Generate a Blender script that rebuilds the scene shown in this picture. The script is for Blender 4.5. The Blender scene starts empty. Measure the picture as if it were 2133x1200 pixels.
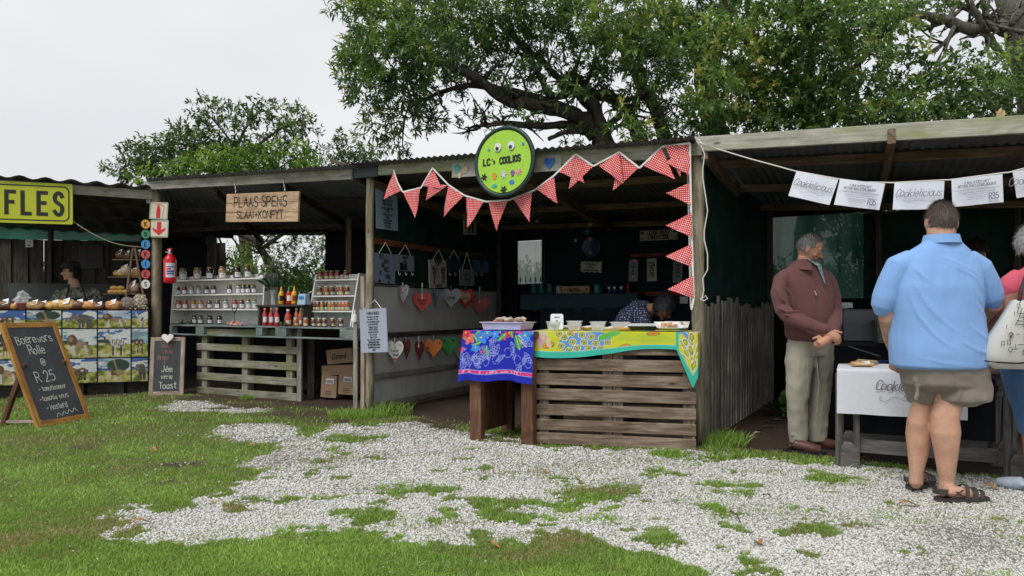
import bpy, bmesh, math, random
import numpy as np
from mathutils import Vector, Matrix, Euler, noise as mnoise
random.seed(7)
rng = np.random.default_rng(11)
R = math.radians
S = bpy.context.scene
COL = S.collection
# ---------------------------------------------------------------- camera
FP, CX, HY, CH = 1500.0, 1066.5, 645.0, 1.17      # focal length in photo pixels, image centre, horizon row, eye height
cam_d = bpy.data.cameras.new('camera')
cam = bpy.data.objects.new('camera', cam_d)
COL.objects.link(cam)
cam.location = (0, 0, CH)
cam.rotation_euler = (R(90), 0, 0)
cam_d.sensor_width = 36
cam_d.lens = 36 * FP / 2133
cam_d.shift_y = (HY - 600) / 2133
cam_d.clip_start = 0.1
cam_d.clip_end = 800
S.camera = cam
# ---------------------------------------------------------------- sky and light (overcast)
W = bpy.data.worlds.new("World")
S.world = W
W.use_nodes = True
nt = W.node_tree
nt.nodes.clear()
out = nt.nodes.new('ShaderNodeOutputWorld')
bg = nt.nodes.new('ShaderNodeBackground')
sky = nt.nodes.new('ShaderNodeTexSky')
sky.sky_type = 'NISHITA'
sky.sun_disc = False
sky.sun_elevation = R(52)
sky.sun_rotation = R(-35)
sky.dust_density = 6
sky.air_density = 1.0
bright = nt.nodes.new('ShaderNodeVectorMath'); bright.operation = 'SCALE'; bright.inputs['Scale'].default_value = 0.07
nt.links.new(sky.outputs[0], bright.inputs[0])
tc = nt.nodes.new('ShaderNodeTexCoord')
mp = nt.nodes.new('ShaderNodeMapping'); mp.inputs['Scale'].default_value = (1, 1, 2.6)
nz = nt.nodes.new('ShaderNodeTexNoise'); nz.inputs['Scale'].default_value = 1.3; nz.inputs['Detail'].default_value = 3
rp = nt.nodes.new('ShaderNodeValToRGB')
rp.color_ramp.elements[0].position = 0.3; rp.color_ramp.elements[0].color = (0.49, 0.51, 0.545, 1)
rp.color_ramp.elements[1].position = 0.68; rp.color_ramp.elements[1].color = (0.64, 0.65, 0.665, 1)
nt.links.new(tc.outputs['Generated'], mp.inputs[0]); nt.links.new(mp.outputs[0], nz.inputs[0]); nt.links.new(nz.outputs[0], rp.inputs[0])
mx = nt.nodes.new('ShaderNodeMix'); mx.data_type = 'RGBA'; mx.inputs[0].default_value = 0.9
nt.links.new(bright.outputs[0], mx.inputs[6]); nt.links.new(rp.outputs[0], mx.inputs[7])
nt.links.new(mx.outputs[2], bg.inputs[0])
bg.inputs[1].default_value = 1.0
nt.links.new(bg.outputs[0], out.inputs[0])
sun_d = bpy.data.lights.new('sun', 'SUN')
sun = bpy.data.objects.new('sun', sun_d)
COL.objects.link(sun)
sun_d.energy = 1.45
sun_d.angle = R(25)
sun_d.color = (1.0, 0.97, 0.92)
sun.rotation_euler = (R(38), 0, R(-35))
S.view_settings.view_transform = 'Standard'
S.view_settings.look = 'None'
S.view_settings.exposure = 0.5
S.view_settings.gamma = 1.0
S.cycles.max_bounces = 8
S.cycles.transparent_max_bounces = 16
S.cycles.use_denoising = True
# ---------------------------------------------------------------- geometry of the place
def pt(px, py, Y):
 """world point seen at a photo pixel, Y metres in front of the camera"""
 return Vector(((px - CX) / FP * Y, Y, CH - (py - HY) / FP * Y))
def gnd(px, py, z=0.0):
 return pt(px, py, (CH - z) * FP / (py - HY))
def V(*a): return Vector(a)
class Plane:
 def __init__(s, a, b):                        # vertical plane through two ground points
  s.a = V(a[0], a[1], 0); s.u = (V(b[0], b[1], 0) - s.a).normalized()
  s.n = V(s.u.y, -s.u.x, 0)
  if s.n.dot(V(0, 0, 0) - s.a) < 0: s.n = -s.n    # towards the viewer's side
 def hit(s, px, py, off=0.0):
  r = V((px - CX) / FP, 1, -(py - HY) / FP)
  o = V(0, 0, CH)
  t = (s.a + s.n * off - o).dot(s.n) / r.dot(s.n)
  return o + r * t
 def at(s, u, z, off=0.0): return s.a + s.u * u + V(0, 0, z) + s.n * off
PM = (-1.611, 8.15); PR = (1.598, 6.18); PL = (-5.11, 10.34); PW = (-6.95, 9.68)
FR = Plane(PM, PR)                 # front of the two right-hand stalls
FL = Plane(PL, PM)                 # front of the preserves stall
FW = Plane(PW, PL)                 # front of the leftmost stall
fr = (V(PR[0] - PM[0], PR[1] - PM[1], 0)).normalized()
DL = V(.43, .903, 0).normalized()
BM = (PM[0] + DL.x * 3.5, PM[1] + DL.y * 3.5)       # back corner of middle stall
BR = (3.353, 9.34)
SW = Plane(PM, BM)                 # side wall of middle stall
SR = Plane(PR, BR)                 # divider on the right
BK = Plane(BM, BR)                 # back of middle stall
# ---------------------------------------------------------------- mesh builder
def basis(d, up=V(0, 0, 1)):
 d = d.normalized()
 if abs(d.dot(up)) > .98: up = V(1, 0, 0)
 x = d.cross(up).normalized(); y = x.cross(d).normalized()
 return x, y, d
def wmat(o):
 m = o.matrix_basis.copy()
 while o.parent is not None: o = o.parent; m = o.matrix_basis @ m
 return m
class MB:
 def __init__(s): s.v = []; s.f = []; s.uv = []; s.m = []; s.mi = 0
 def face(s, idx, uvs=None):
  s.f.append(idx); s.m.append(s.mi)
  s.uv.extend(uvs if uvs else [(0, 0)] * len(idx))
 def poly(s, pts, uvs=None):
  b = len(s.v); s.v.extend([Vector(p) for p in pts]); s.face(list(range(b, b + len(pts))), uvs)
 def obox(s, c, ax, ay, az, bev=0.0):
  """box from centre and three half-axis vectors; uv runs along the longest one, in metres"""
  c = Vector(c); A = [Vector(ax), Vector(ay), Vector(az)]
  L = [a.length for a in A]; k = L.index(max(L))
  ou, ov = random.random() * 9, random.random() * 9
  bv = min(bev, min(L) * .45)
  e = [a.normalized() if l > 0 else a for a, l in zip(A, L)]
  b0 = len(s.v)
  if bv <= 0:
   sg = [(-1, -1, -1), (1, -1, -1), (1, 1, -1), (-1, 1, -1), (-1, -1, 1), (1, -1, 1), (1, 1, 1), (-1, 1, 1)]
   for q in sg: s.v.append(c + A[0] * q[0] + A[1] * q[1] + A[2] * q[2])
   fs = [(0, 3, 2, 1), (4, 5, 6, 7), (0, 1, 5, 4), (1, 2, 6, 5), (2, 3, 7, 6), (3, 0, 4, 7)]
  else:
   o = [i for i in range(3) if i != k]; p, q = o
   prof = []
   for sx, sy in ((1, 1), (-1, 1), (-1, -1), (1, -1)):
    a = (sx * L[p], sy * (L[q] - bv)); b = (sx * (L[p] - bv), sy * L[q])
    prof += [a, b] if sx * sy > 0 else [b, a]
   n = 8
   for t in (-1, 1):
    for (x, y) in prof: s.v.append(c + A[k] * t + e[p] * x + e[q] * y)
   flip = (e[p].cross(e[q])).dot(e[k]) < 0
   fs = [tuple(range(n - 1, -1, -1)), tuple(range(n, 2 * n))]
   for i in range(n):
    j = (i + 1) % n; fs.append((i, j, n + j, n + i))
   if flip: fs = [tuple(reversed(f)) for f in fs]
  o = [i for i in range(3) if i != k]
  for f in fs:
   us = []
   for i in f:
    d = s.v[b0 + i] - c
    us.append((d.dot(e[k]) + ou, d.dot(e[o[0]]) + d.dot(e[o[1]]) + ov))
   s.face([b0 + i for i in f], us)
 def box(s, c, size, rz=0.0, bev=0.0):
  m = Matrix.Rotation(rz, 3, 'Z')
  s.obox(c, m @ V(size[0] / 2, 0, 0), m @ V(0, size[1] / 2, 0), V(0, 0, size[2] / 2), bev)
 def beam(s, p0, p1, w, h, up=V(0, 0, 1), bev=0.0):
  p0, p1 = Vector(p0), Vector(p1); x, y, d = basis(p1 - p0, up)
  s.obox((p0 + p1) / 2, x * w / 2, y * h / 2, (p1 - p0) / 2, bev)
 def tube(s, pts, rad, seg=10, caps=True, wob=0.0, ell=None):
  pts = [Vector(p) for p in pts]
  if not hasattr(rad, '__len__'): rad = [rad] * len(pts)
  b0 = len(s.v); n = len(pts); ou = random.random() * 9; acc = 0; px = None
  accs = []
  for i, p in enumerate(pts):
   d = (pts[min(i + 1, n - 1)] - pts[max(i - 1, 0)])
   if d.length < 1e-9: d = V(0, 0, 1)
   if px is None: x, y, _ = basis(d)
   else:
    dn = d.normalized(); x = (px - dn * px.dot(dn))
    x = x.normalized() if x.length > 1e-6 else basis(d)[0]
    y = dn.cross(x)
   px = x
   if i: acc += (p - pts[i - 1]).length
   accs.append(acc)
   for k in range(seg):
    a = 2 * math.pi * k / seg
    r = rad[i] * (1 + wob * (random.random() - .5))
    ex, ey = ell if ell else (1, 1)
    s.v.append(p + x * math.cos(a) * r * ex + y * math.sin(a) * r * ey)
  for i in range(n - 1):
   for k in range(seg):
    k2 = (k + 1) % seg
    c = 2 * math.pi * max(rad[i], 1e-4) / seg
    s.face([b0 + i * seg + k, b0 + i * seg + k2, b0 + (i + 1) * seg + k2, b0 + (i + 1) * seg + k],
 [(accs[i] + ou, k * c), (accs[i] + ou, (k + 1) * c), (accs[i + 1] + ou, (k + 1) * c), (accs[i + 1] + ou, k * c)])
  if caps:
   s.face([b0 + k for k in range(seg - 1, -1, -1)]); s.face([b0 + (n - 1) * seg + k for k in range(seg)])
 def lathe(s, c, prof, seg=14, ax=None, sx=1.0, sy=1.0, rz=0.0, closed=True):
  """prof: (radius, height) list; optional frame ax=(x,y,z)"""
  c = Vector(c); X, Y, Z = ax if ax else (V(math.cos(rz), math.sin(rz), 0), V(-math.sin(rz), math.cos(rz), 0), V(0, 0, 1))
  b0 = len(s.v); n = len(prof)
  for (r, h) in prof:
   for k in range(seg):
    a = 2 * math.pi * k / seg
    s.v.append(c + X * math.cos(a) * r * sx + Y * math.sin(a) * r * sy + Z * h)
  for i in range(n - 1):
   for k in range(seg):
    k2 = (k + 1) % seg
    s.face([b0 + i * seg + k, b0 + i * seg + k2, b0 + (i + 1) * seg + k2, b0 + (i + 1) * seg + k],
 [(k / seg, prof[i][1]), ((k + 1) / seg, prof[i][1]), ((k + 1) / seg, prof[i + 1][1]), (k / seg, prof[i + 1][1])])
  if closed:
   s.face([b0 + k for k in range(seg - 1, -1, -1)]); s.face([b0 + (n - 1) * seg + k for k in range(seg)])
 def ball(s, c, rx, ry=None, rz=None, seg=12, rings=8, rot=None, nz=0.0, fn=None):
  ry = rx if ry is None else ry; rz = rx if rz is None else rz
  c = Vector(c); b0 = len(s.v); sd = random.random() * 50
  for i in range(rings + 1):
   t = math.pi * i / rings
   for k in range(seg):
    a = 2 * math.pi * k / seg
    u = V(math.sin(t) * math.cos(a), math.sin(t) * math.sin(a), -math.cos(t))
    if fn: u = fn(u)
    p = V(u.x * rx, u.y * ry, u.z * rz)
    if nz: p *= 1 + nz * mnoise.noise(u * 1.7 + V(sd, sd, 0))
    if rot: p = rot @ p
    s.v.append(c + p)
  for i in range(rings):
   for k in range(seg):
    k2 = (k + 1) % seg
    s.face([b0 + i * seg + k, b0 + i * seg + k2, b0 + (i + 1) * seg + k2, b0 + (i + 1) * seg + k],
 [(k / seg, i / rings), ((k + 1) / seg, i / rings), ((k + 1) / seg, (i + 1) / rings), (k / seg, (i + 1) / rings)])
 def prism(s, outline, fr_, th):
  """outline of 2D points extruded by th along the frame's normal; fr_=(O,ux,uy,n)"""
  O, ux, uy, n = fr_
  b0 = len(s.v); k = len(outline)
  for off in (0, th):
   for (x, y) in outline: s.v.append(O + ux * x + uy * y + n * off)
  a = sum(outline[i][0] * outline[(i + 1) % k][1] - outline[(i + 1) % k][0] * outline[i][1] for i in range(k))
  top = [b0 + k + i for i in range(k)]; bot = [b0 + i for i in range(k)]
  uvt = [(x, y) for x, y in outline]
  if a > 0: s.face(top, uvt); s.face(bot[::-1], uvt[::-1])
  else: s.face(top[::-1], uvt[::-1]); s.face(bot, uvt)
  for i in range(k):
   j = (i + 1) % k
   q = [b0 + i, b0 + j, b0 + k + j, b0 + k + i]
   uq = [outline[i], outline[j], outline[j], outline[i]]
   s.face(q if a > 0 else q[::-1], uq)
 def grid(s, fn, nu, nv, close=False):
  b0 = len(s.v)
  for j in range(nv + 1):
   for i in range(nu + 1): s.v.append(Vector(fn(i / nu, j / nv)))
  w = nu + 1
  for j in range(nv):
   for i in range(nu):
    s.face([b0 + j * w + i, b0 + j * w + i + 1, b0 + (j + 1) * w + i + 1, b0 + (j + 1) * w + i],
 [(i / nu, j / nv), ((i + 1) / nu, j / nv), ((i + 1) / nu, (j + 1) / nv), (i / nu, (j + 1) / nv)])
 def build(s, name, mats, parent=None, smooth=False, local=False):
  if not isinstance(mats, (list, tuple)): mats = [mats]
  me = bpy.data.meshes.new(name)
  inv = wmat(parent).inverted() if (parent is not None and not local) else None
  vs = [inv @ v for v in s.v] if inv is not None else s.v
  me.from_pydata([tuple(v) for v in vs], [], s.f)
  uvl = me.uv_layers.new(name='UVMap')
  uvl.data.foreach_set('uv', np.array(s.uv, dtype=np.float32).ravel())
  for m in mats: me.materials.append(m)
  me.polygons.foreach_set('material_index', np.array(s.m, dtype=np.int32))
  if smooth: me.polygons.foreach_set('use_smooth', np.ones(len(s.f), dtype=bool))
  me.validate(clean_customdata=False); me.update()
  o = bpy.data.objects.new(name, me); COL.objects.link(o)
  if parent is not None: o.parent = parent
  return o
def tag(o, label=None, cat=None, group=None, kind=None):
 if label: o['label'] = label
 if cat: o['category'] = cat
 if group: o['group'] = group
 if kind: o['kind'] = kind
 return o
def thing(name, label, cat, loc=(0, 0, 0), rz=0.0, group=None):
 o = bpy.data.objects.new(name, None); COL.objects.link(o)
 o.empty_display_size = .1
 o.matrix_basis = Matrix.Translation(Vector(loc)) @ Matrix.Rotation(rz, 4, 'Z')
 return tag(o, label, cat, group)
def copy_thing(root, mat, label, group=None):
 r = root.copy(); COL.objects.link(r); r.matrix_basis = mat
 r['label'] = label
 if group: r['group'] = group
 def rec(a, b):
  for ch in list(a.children):
   c = ch.copy(); COL.objects.link(c); c.parent = b
   rec(ch, c)
 rec(root, r)
 return r
def shade_smooth_angle(o):
 return o
# ---------------------------------------------------------------- materials
def newmat(name):
 m = bpy.data.materials.new(name); m.use_nodes = True
 t = m.node_tree; b = t.nodes['Principled BSDF']
 return m, t, b
def N(t, typ, **kw):
 n = t.nodes.new(typ)
 for k, v in kw.items():
  if k in n.inputs: n.inputs[k].default_value = v
  else: setattr(n, k, v)
 return n
def ramp(t, fac, stops):
 r = t.nodes.new('ShaderNodeValToRGB')
 e = r.color_ramp.elements
 while len(e) < len(stops): e.new(0.5)
 for i, (p, c) in enumerate(stops):
  e[i].position = p; e[i].color = (c[0], c[1], c[2], 1)
 t.links.new(fac, r.inputs[0]); return r.outputs[0]
def mix(t, fac, a, b, mode='MIX'):
 m = t.nodes.new('ShaderNodeMix'); m.data_type = 'RGBA'; m.blend_type = mode
 for inp, v in ((m.inputs[0], fac), (m.inputs[6], a), (m.inputs[7], b)):
  if hasattr(v, 'is_linked') or hasattr(v, 'links'): t.links.new(v, inp)
  elif hasattr(v, '__len__'): inp.default_value = (*v[:3], 1)
  else: inp.default_value = v
 return m.outputs[2]
def coords(t, kind='UV', scale=(1, 1, 1)):
 c = t.nodes.new('ShaderNodeTexCoord'); m = t.nodes.new('ShaderNodeMapping')
 m.inputs['Scale'].default_value = scale
 t.links.new(c.outputs[kind], m.inputs[0]); return m.outputs[0]
def noise(t, vec, scale, detail=4, rough=.55, dist=0.0):
 n = N(t, 'ShaderNodeTexNoise', Scale=scale, Detail=detail, Roughness=rough, Distortion=dist)
 t.links.new(vec, n.inputs[0]); return n.outputs[0]
def bump(t, b, h, strength=.3, dist=.01):
 n = N(t, 'ShaderNodeBump', Strength=strength, Distance=dist)
 t.links.new(h, n.inputs['Height']); t.links.new(n.outputs[0], b.inputs['Normal'])
def M(name, col, rough=.6, var=.18, scale=14, bmp=.0, metal=0.0, spec=.5, kind='Object', trans=0.0):
 m, t, b = newmat(name)
 v = coords(t, kind); n = noise(t, v, scale, 5)
 lo = [max(0, c * (1 - var)) for c in col]; hi = [min(1, c * (1 + var)) for c in col]
 t.links.new(ramp(t, n, [(.3, lo), (.7, hi)]), b.inputs['Base Color'])
 b.inputs['Roughness'].default_value = rough; b.inputs['Metallic'].default_value = metal
 b.inputs['Specular IOR Level'].default_value = spec
 if bmp: bump(t, b, noise(t, v, scale * 6, 4), bmp, .004)
 return m
def wood(name, lo, mid, hi, rough=.8, moss=0.0, stretch=14, knots=True, mosscol=(.16, .19, .05)):
 """weathered board: grain runs along uv.x"""
 m, t, b = newmat(name)
 v = coords(t, 'UV', (1.0, stretch, 1)); v2 = coords(t, 'UV', (.9, 2.2, 1))
 g = noise(t, v, 3.2, 8, .62, .6); st = noise(t, v2, 2.0, 4, .6, 1.2)
 c = ramp(t, g, [(.28, lo), (.5, mid), (.74, hi)])
 c = mix(t, ramp(t, st, [(.34, (.55,) * 3), (.6, (1, 1, 1))]), (0, 0, 0), c, 'MIX') if False else mix(t, 1.0, c, ramp(t, st, [(.3, (.55, .52, .5)), (.6, (1, 1, 1))]), 'MULTIPLY')
 if knots:
  vo = N(t, 'ShaderNodeTexVoronoi', Scale=1.0, Randomness=1.0); kv = coords(t, 'UV', (2.3, 7.0, 1)); t.links.new(kv, vo.inputs[0])
  kn = ramp(t, vo.outputs['Distance'], [(.045, (.25, .2, .16)), (.1, (1, 1, 1))])
  c = mix(t, .9, c, kn, 'MULTIPLY')
 if moss:
  mo = noise(t, coords(t, 'UV', (1.1, 3.5, 1)), 1.6, 5, .65)
  c = mix(t, ramp(t, mo, [(.62 - moss * .3, (0, 0, 0)), (.78 - moss * .25, (.85,) * 3)]), c, mosscol)
 t.links.new(c, b.inputs['Base Color']); b.inputs['Roughness'].default_value = rough
 b.inputs['Specular IOR Level'].default_value = .25
 bump(t, b, g, .5, .004)
 return m
MT = {}
MT['grey_wood'] = wood('weathered_grey_wood', (.15, .14, .12), (.34, .325, .29), (.52, .50, .45), moss=.12)
MT['fascia'] = wood('fascia_wood', (.24, .23, .21), (.44, .425, .38), (.58, .56, .51), moss=.1)
MT['fascia_green'] = wood('mossy_fascia_wood', (.27, .27, .22), (.45, .45, .38), (.60, .60, .53), moss=.42, mosscol=(.28, .32, .13))
MT['post'] = wood('gum_pole', (.16, .135, .09), (.31, .27, .19), (.47, .42, .32), moss=.15, stretch=8)
MT['pallet'] = wood('pallet_wood', (.085, .06, .042), (.24, .18, .13), (.42, .345, .27), stretch=11)
MT['pallet_grey'] = wood('pallet_wood_mossy', (.12, .115, .09), (.27, .26, .205), (.42, .40, .33), moss=.42, mosscol=(.19, .23, .06))
MT['dark_wood'] = wood('dark_old_wood', (.03, .026, .022), (.075, .065, .055), (.13, .115, .10))
MT['rafter'] = wood('rafter_wood', (.09, .065, .045), (.21, .15, .105), (.32, .24, .17))
MT['table_wood'] = wood('stained_table_wood', (.07, .036, .024), (.165, .082, .05), (.27, .145, .09), rough=.65)
MT['pine'] = wood('varnished_pine', (.30, .14, .035), (.50, .25, .065), (.62, .34, .11), rough=.5, stretch=8)
MT['rail_red'] = wood('red_brown_rail', (.10, .035, .02), (.22, .07, .035), (.32, .12, .06))
MT['fence'] = wood('fence_picket', (.10, .088, .075), (.27, .245, .215), (.46, .43, .39), stretch=16)
MT['blue_pallet'] = wood('faded_blue_green_wood', (.08, .10, .09), (.19, .235, .225), (.31, .36, .35))
MT['driftwood'] = wood('pale_frame_wood', (.22, .16, .11), (.42, .34, .27), (.6, .53, .46))
MT['sign_wood'] = wood('sign_board_wood', (.30, .16, .08), (.55, .38, .24), (.68, .54, .39), stretch=6)
MT['white'] = M('white_paint', (.80, .79, .77), .6, .1, 9, .1)
MT['white_card'] = M('white_card', (.78, .79, .82), .6, .03, 20)
MT['paper'] = M('paper', (.74, .77, .86), .8, .03, 12)
MT['black'] = M('black_paint', (.012, .012, .014), .45, .2, 12)
MT['ink'] = M('black_ink', (.018, .016, .02), .7, .1, 12)
MT['greyink'] = M('grey_ink', (.19, .18, .21), .8, .1, 12)
MT['chalk'] = M('chalk', (.66, .66, .62), .95, .25, 120)
MT['chalk_red'] = M('faded_red_chalk', (.36, .16, .15), .95, .35, 120)
MT['rope'] = M('white_cord', (.70, .69, .64), .9, .1, 90, .3)
MT['green_net'] = None
# ---------------------------------------------------------------- hand lettering: every glyph is a set of strokes on an 8 x 12 grid ('~' = curved)
_G = {
 'A': "0,0 4,12 8,0|1.6,4.5 6.4,4.5", 'B': "0,0 0,12|~0,12 5,11.8 6.5,9 5,6.6 0,6.4|~0,6.4 6,6 8,3.2 6,.3 0,0", 'C': "~8,10 6,11.8 3,12 .6,9.5 0,6 .6,2.5 3,0 6,.2 8,2",
 'D': "0,0 0,12|~0,12 4,11.6 7.2,9 8,6 7.2,3 4,.4 0,0", 'E': "7.5,12 0,12 0,0 7.5,0|0,6.3 6.2,6.3", 'F': "7.5,12 0,12 0,0|0,6.3 6,6.3",
 'G': "~8,10 6,11.8 3,12 .6,9.5 0,6 .6,2.5 3,0 6,.2 7.8,2|8,0 8,5.2 4.8,5.2", 'H': "0,0 0,12|8,0 8,12|0,6.3 8,6.3", 'I': "4,0 4,12", 'J': "~6.5,12 6.5,5 6.2,1.5 4,0 1.5,.6 .6,2.5",
 'K': "0,0 0,12|7.5,12 0,5|2.3,7 8,0", 'L': "0,12 0,0 7,0", 'M': "0,0 0,12 4,4 8,12 8,0", 'N': "0,0 0,12 8,0 8,12", 'O': "~4,12 1,10.4 0,6 1,1.6 4,0 7,1.6 8,6 7,10.4 4,12",
 'P': "0,0 0,12|~0,12 5.5,11.8 7.6,9 5.5,6 0,5.8", 'Q': "~4,12 1,10.4 0,6 1,1.6 4,0 7,1.6 8,6 7,10.4 4,12|5,3 8.4,-1", 'R': "0,0 0,12|~0,12 5.5,11.8 7.4,9 5.5,6.2 0,6|3.5,6 8,0",
 'S': "~7.6,10.2 6,11.9 3,12 .6,10.2 1.1,7.6 4,6.3 7,5 7.8,2.6 6,.2 3,0 .2,1.8", 'T': "0,12 8,12|4,12 4,0", 'U': "~0,12 0,4 1.4,.8 4,0 6.6,.8 8,4 8,12", 'V': "0,12 4,0 8,12",
 'W': "0,12 2,0 4,8 6,0 8,12", 'X': "0,0 8,12|0,12 8,0", 'Y': "0,12 4,6.4 8,12|4,6.4 4,0", 'Z': "0,12 8,12 0,0 8,0",
 'a': "~7,7 4,8 1,6.6 .4,3.6 1.6,.6 4.4,0 7,2|7,8 7,0", 'b': "0,12 0,0|~0,6 3,8 6.6,6.6 7,3.6 5.6,.4 2.6,0 0,1.6", 'c': "~7,6.6 4.6,8 1.6,7 .3,4 1.6,.8 4.6,0 7,1.4",
 'd': "7,12 7,0|~7,6 4,8 1,6.6 .4,3.6 1.6,.6 4.4,0 7,1.6", 'e': "~.5,4.2 7,4.4 6,7.2 3.8,8 1.2,6.8 .4,3.8 1.6,.8 4.4,0 7,1.4", 'f': "~6,11.4 4,12 3,10 3,4 3,0|.6,7.6 5.6,7.6",
 'g': "~7,6 4,8 1,6.6 .4,3.6 1.6,.8 4.4,.2 7,2|~7,8 7,1 6.6,-2.6 4,-4 .8,-3", 'h': "0,12 0,0|~0,5.4 3,8 6.2,7 6.8,4 6.8,0", 'i': "3,8 3,0|3,11 3,10.4", 'j': "~3.4,8 3.4,0 2.8,-3 0,-3.6|3.4,11 3.4,10.4",
 'k': "0,12 0,0|6.4,8 0,3|2.2,4.7 7,0", 'l': "3,12 3,0", 'm': "0,8 0,0|~0,5.6 2,8 3.8,6.6 4,0|~4,5.6 6,8 7.8,6.6 8,0", 'n': "0,8 0,0|~0,5.4 3,8 6,7 6.8,4 6.8,0",
 'o': "~3.8,8 1,6.8 .2,4 1,1 3.8,0 6.4,1 7.2,4 6.4,6.8 3.8,8", 'p': "0,8 0,-4|~0,6 3,8 6.4,6.6 7,3.8 5.6,.6 2.8,0 0,1.6", 'q': "7,8 7,-4|~7,6 4,8 1,6.6 .4,3.8 1.6,.6 4.4,0 7,1.6",
 'r': "0,8 0,0|~0,4.8 1.6,7.2 4,8 5.8,7.4", 's': "~6.4,6.8 4,8 1.4,7.4 1,5.6 3.6,4.2 6.4,2.8 6.2,.8 3.6,0 .4,1", 't': "~3,11.4 3,3 3.8,.4 6.6,.6|.4,8 6.2,8", 'u': "~0,8 0,3 1.2,.4 4,0 6.8,2.6|6.8,8 6.8,0",
 'v': "0,8 3.4,0 6.8,8", 'w': "0,8 2,0 4,6 6,0 8,8", 'x': "0,8 6.6,0|6.6,8 0,0", 'y': "0,8 3.4,.6|6.8,8 1.6,-4", 'z': "0,8 6.6,8 0,0 6.6,0",
 '0': "~4,12 1,10 .4,6 1,2 4,0 7,2 7.6,6 7,10 4,12", '1': "1.5,9.5 4,12 4,0", '2': "~.6,9.4 2,11.7 5,12 7.4,9.6 6,6 0.2,0|0.2,0 8,0", '3': "~.6,10.8 4,12 7,9.6 5.6,7 3,6.4 6.4,5.4 7.6,2.6 5,0 .4,1", '4': "6,0 6,12 0,4 8,4",
 '5': "7.2,12 1.4,12 .8,6.8|~.8,6.8 4,7.6 7.4,6 7.6,2.4 4.6,0 .4,1", '6': "~6.4,11.6 3,9.6 .6,5 1,1.4 4,0 7,1.6 7.2,4.8 4,6.6 1,4.6", '7': "0,12 8,12 3,0", '8': "~4,6.4 1,8.6 1.6,11.4 4,12 6.6,11.4 7,8.6 4,6.4 .6,4 1,.8 4,0 7,.8 7.4,4 4,6.4", '9': "~7,7 4,5.4 1,7.4 1.4,10.8 4.4,12 7,10.4 7.2,6 5.6,1.6 2.6,0",
 '@': "~5.6,7.6 3.6,7.8 2.4,5.6 3.4,3.6 5.2,4.2 5.8,7.8|~5.8,7.8 5.8,4 7.4,3.8 8.6,6.6 7.6,10.4 4.4,12 1,10.4 -.4,6 1,1.6 4.6,0 7.6,1", '&': "~8,0 2,8.4 2.4,11.4 4.4,11.8 5.4,9.8 1,5 .4,2 2.6,0 5.6,.8 7.8,4.8",
 '+': "4,3 4,9|1,6 7,6", "'": "3,12 2.4,9", '-': "1,5 7,5", '.': "3,.6 3,0", ',': "3,.8 2.2,-1.6", '^': "1.5,9.5 4,12 6.5,9.5", '~': "~-1,1 1,3 3,1 5,3 7,1 9,3", ':': "3,2 3,1.4|3,7 3,6.4", '!': "4,12 4,4|4,.6 4,0", '/': "0,0 6,12", '*': "~0,10 4,12 8,10|~1,8.6 4,10 7,8.6",
 }
_NARROW = {'I': (4, 3), 'i': (3, 3), 'l': (3, 3), "'": (3, 3), '.': (3, 3), ',': (3, 3), '1': (3, 5), ':': (3, 3), '!': (4, 3), 'j': (2, 4), 't': (3, 6.4), 'f': (3, 6), 'r': (3, 6), '~': (4, 10)}
def _cr(pts, k=5):
 o = []; n = len(pts)
 for i in range(n - 1):
  p0 = pts[max(i - 1, 0)]; p1 = pts[i]; p2 = pts[i + 1]; p3 = pts[min(i + 2, n - 1)]
  for j in range(k):
   t = j / k
   o.append(tuple(.5 * ((2 * p1[a]) + (-p0[a] + p2[a]) * t + (2 * p0[a] - 5 * p1[a] + 4 * p2[a] - p3[a]) * t * t + (-p0[a] + 3 * p1[a] - 3 * p2[a] + p3[a]) * t ** 3) for a in (0, 1)))
 o.append(pts[-1]); return o
def ribbon(mb, pts, fr_, w, off):
 """flat mitred stroke of width w laid `off` above the frame"""
 O, ux, uy, n = fr_
 P = [Vector((p[0], p[1])) for p in pts]
 Q = [P[0]]
 for p in P[1:]:
  if (p - Q[-1]).length > w * .12: Q.append(p)
 if len(Q) < 2: Q = [P[0], P[0] + Vector((w, 0))]
 L = []
 for i, p in enumerate(Q):
  a = (p - Q[i - 1]).normalized() if i else None
  b = (Q[i + 1] - p).normalized() if i < len(Q) - 1 else None
  if a is None: q = p - b * w * .4; nn = Vector((-b.y, b.x)); m = 1
  elif b is None: q = p + a * w * .4; nn = Vector((-a.y, a.x)); m = 1
  else:
   q = p; t = (a + b)
   t = t.normalized() if t.length > .15 else a
   nn = Vector((-t.y, t.x)); m = 1 / max(.5, nn.dot(Vector((-a.y, a.x))))
  L.append((q + nn * w / 2 * m, q - nn * w / 2 * m))
 b0 = len(mb.v)
 for (l, r) in L:
  mb.v.append(O + ux * l.x + uy * l.y + n * off); mb.v.append(O + ux * r.x + uy * r.y + n * off)
 flip = ux.cross(uy).dot(n) < 0
 for i in range(len(L) - 1):
  q = [b0 + 2 * i, b0 + 2 * i + 1, b0 + 2 * i + 3, b0 + 2 * i + 2]
  mb.face(q[::-1] if flip else q)
def text_width(s, h, wf=1.0, sp=.28):
 u = h / 12; x = 0
 for ch in s:
  if ch == ' ': x += 5 * u * wf; continue
  w = _NARROW[ch][1] if ch in _NARROW else 8
  x += (w + 12 * sp * .6) * u * wf
 return x
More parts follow.
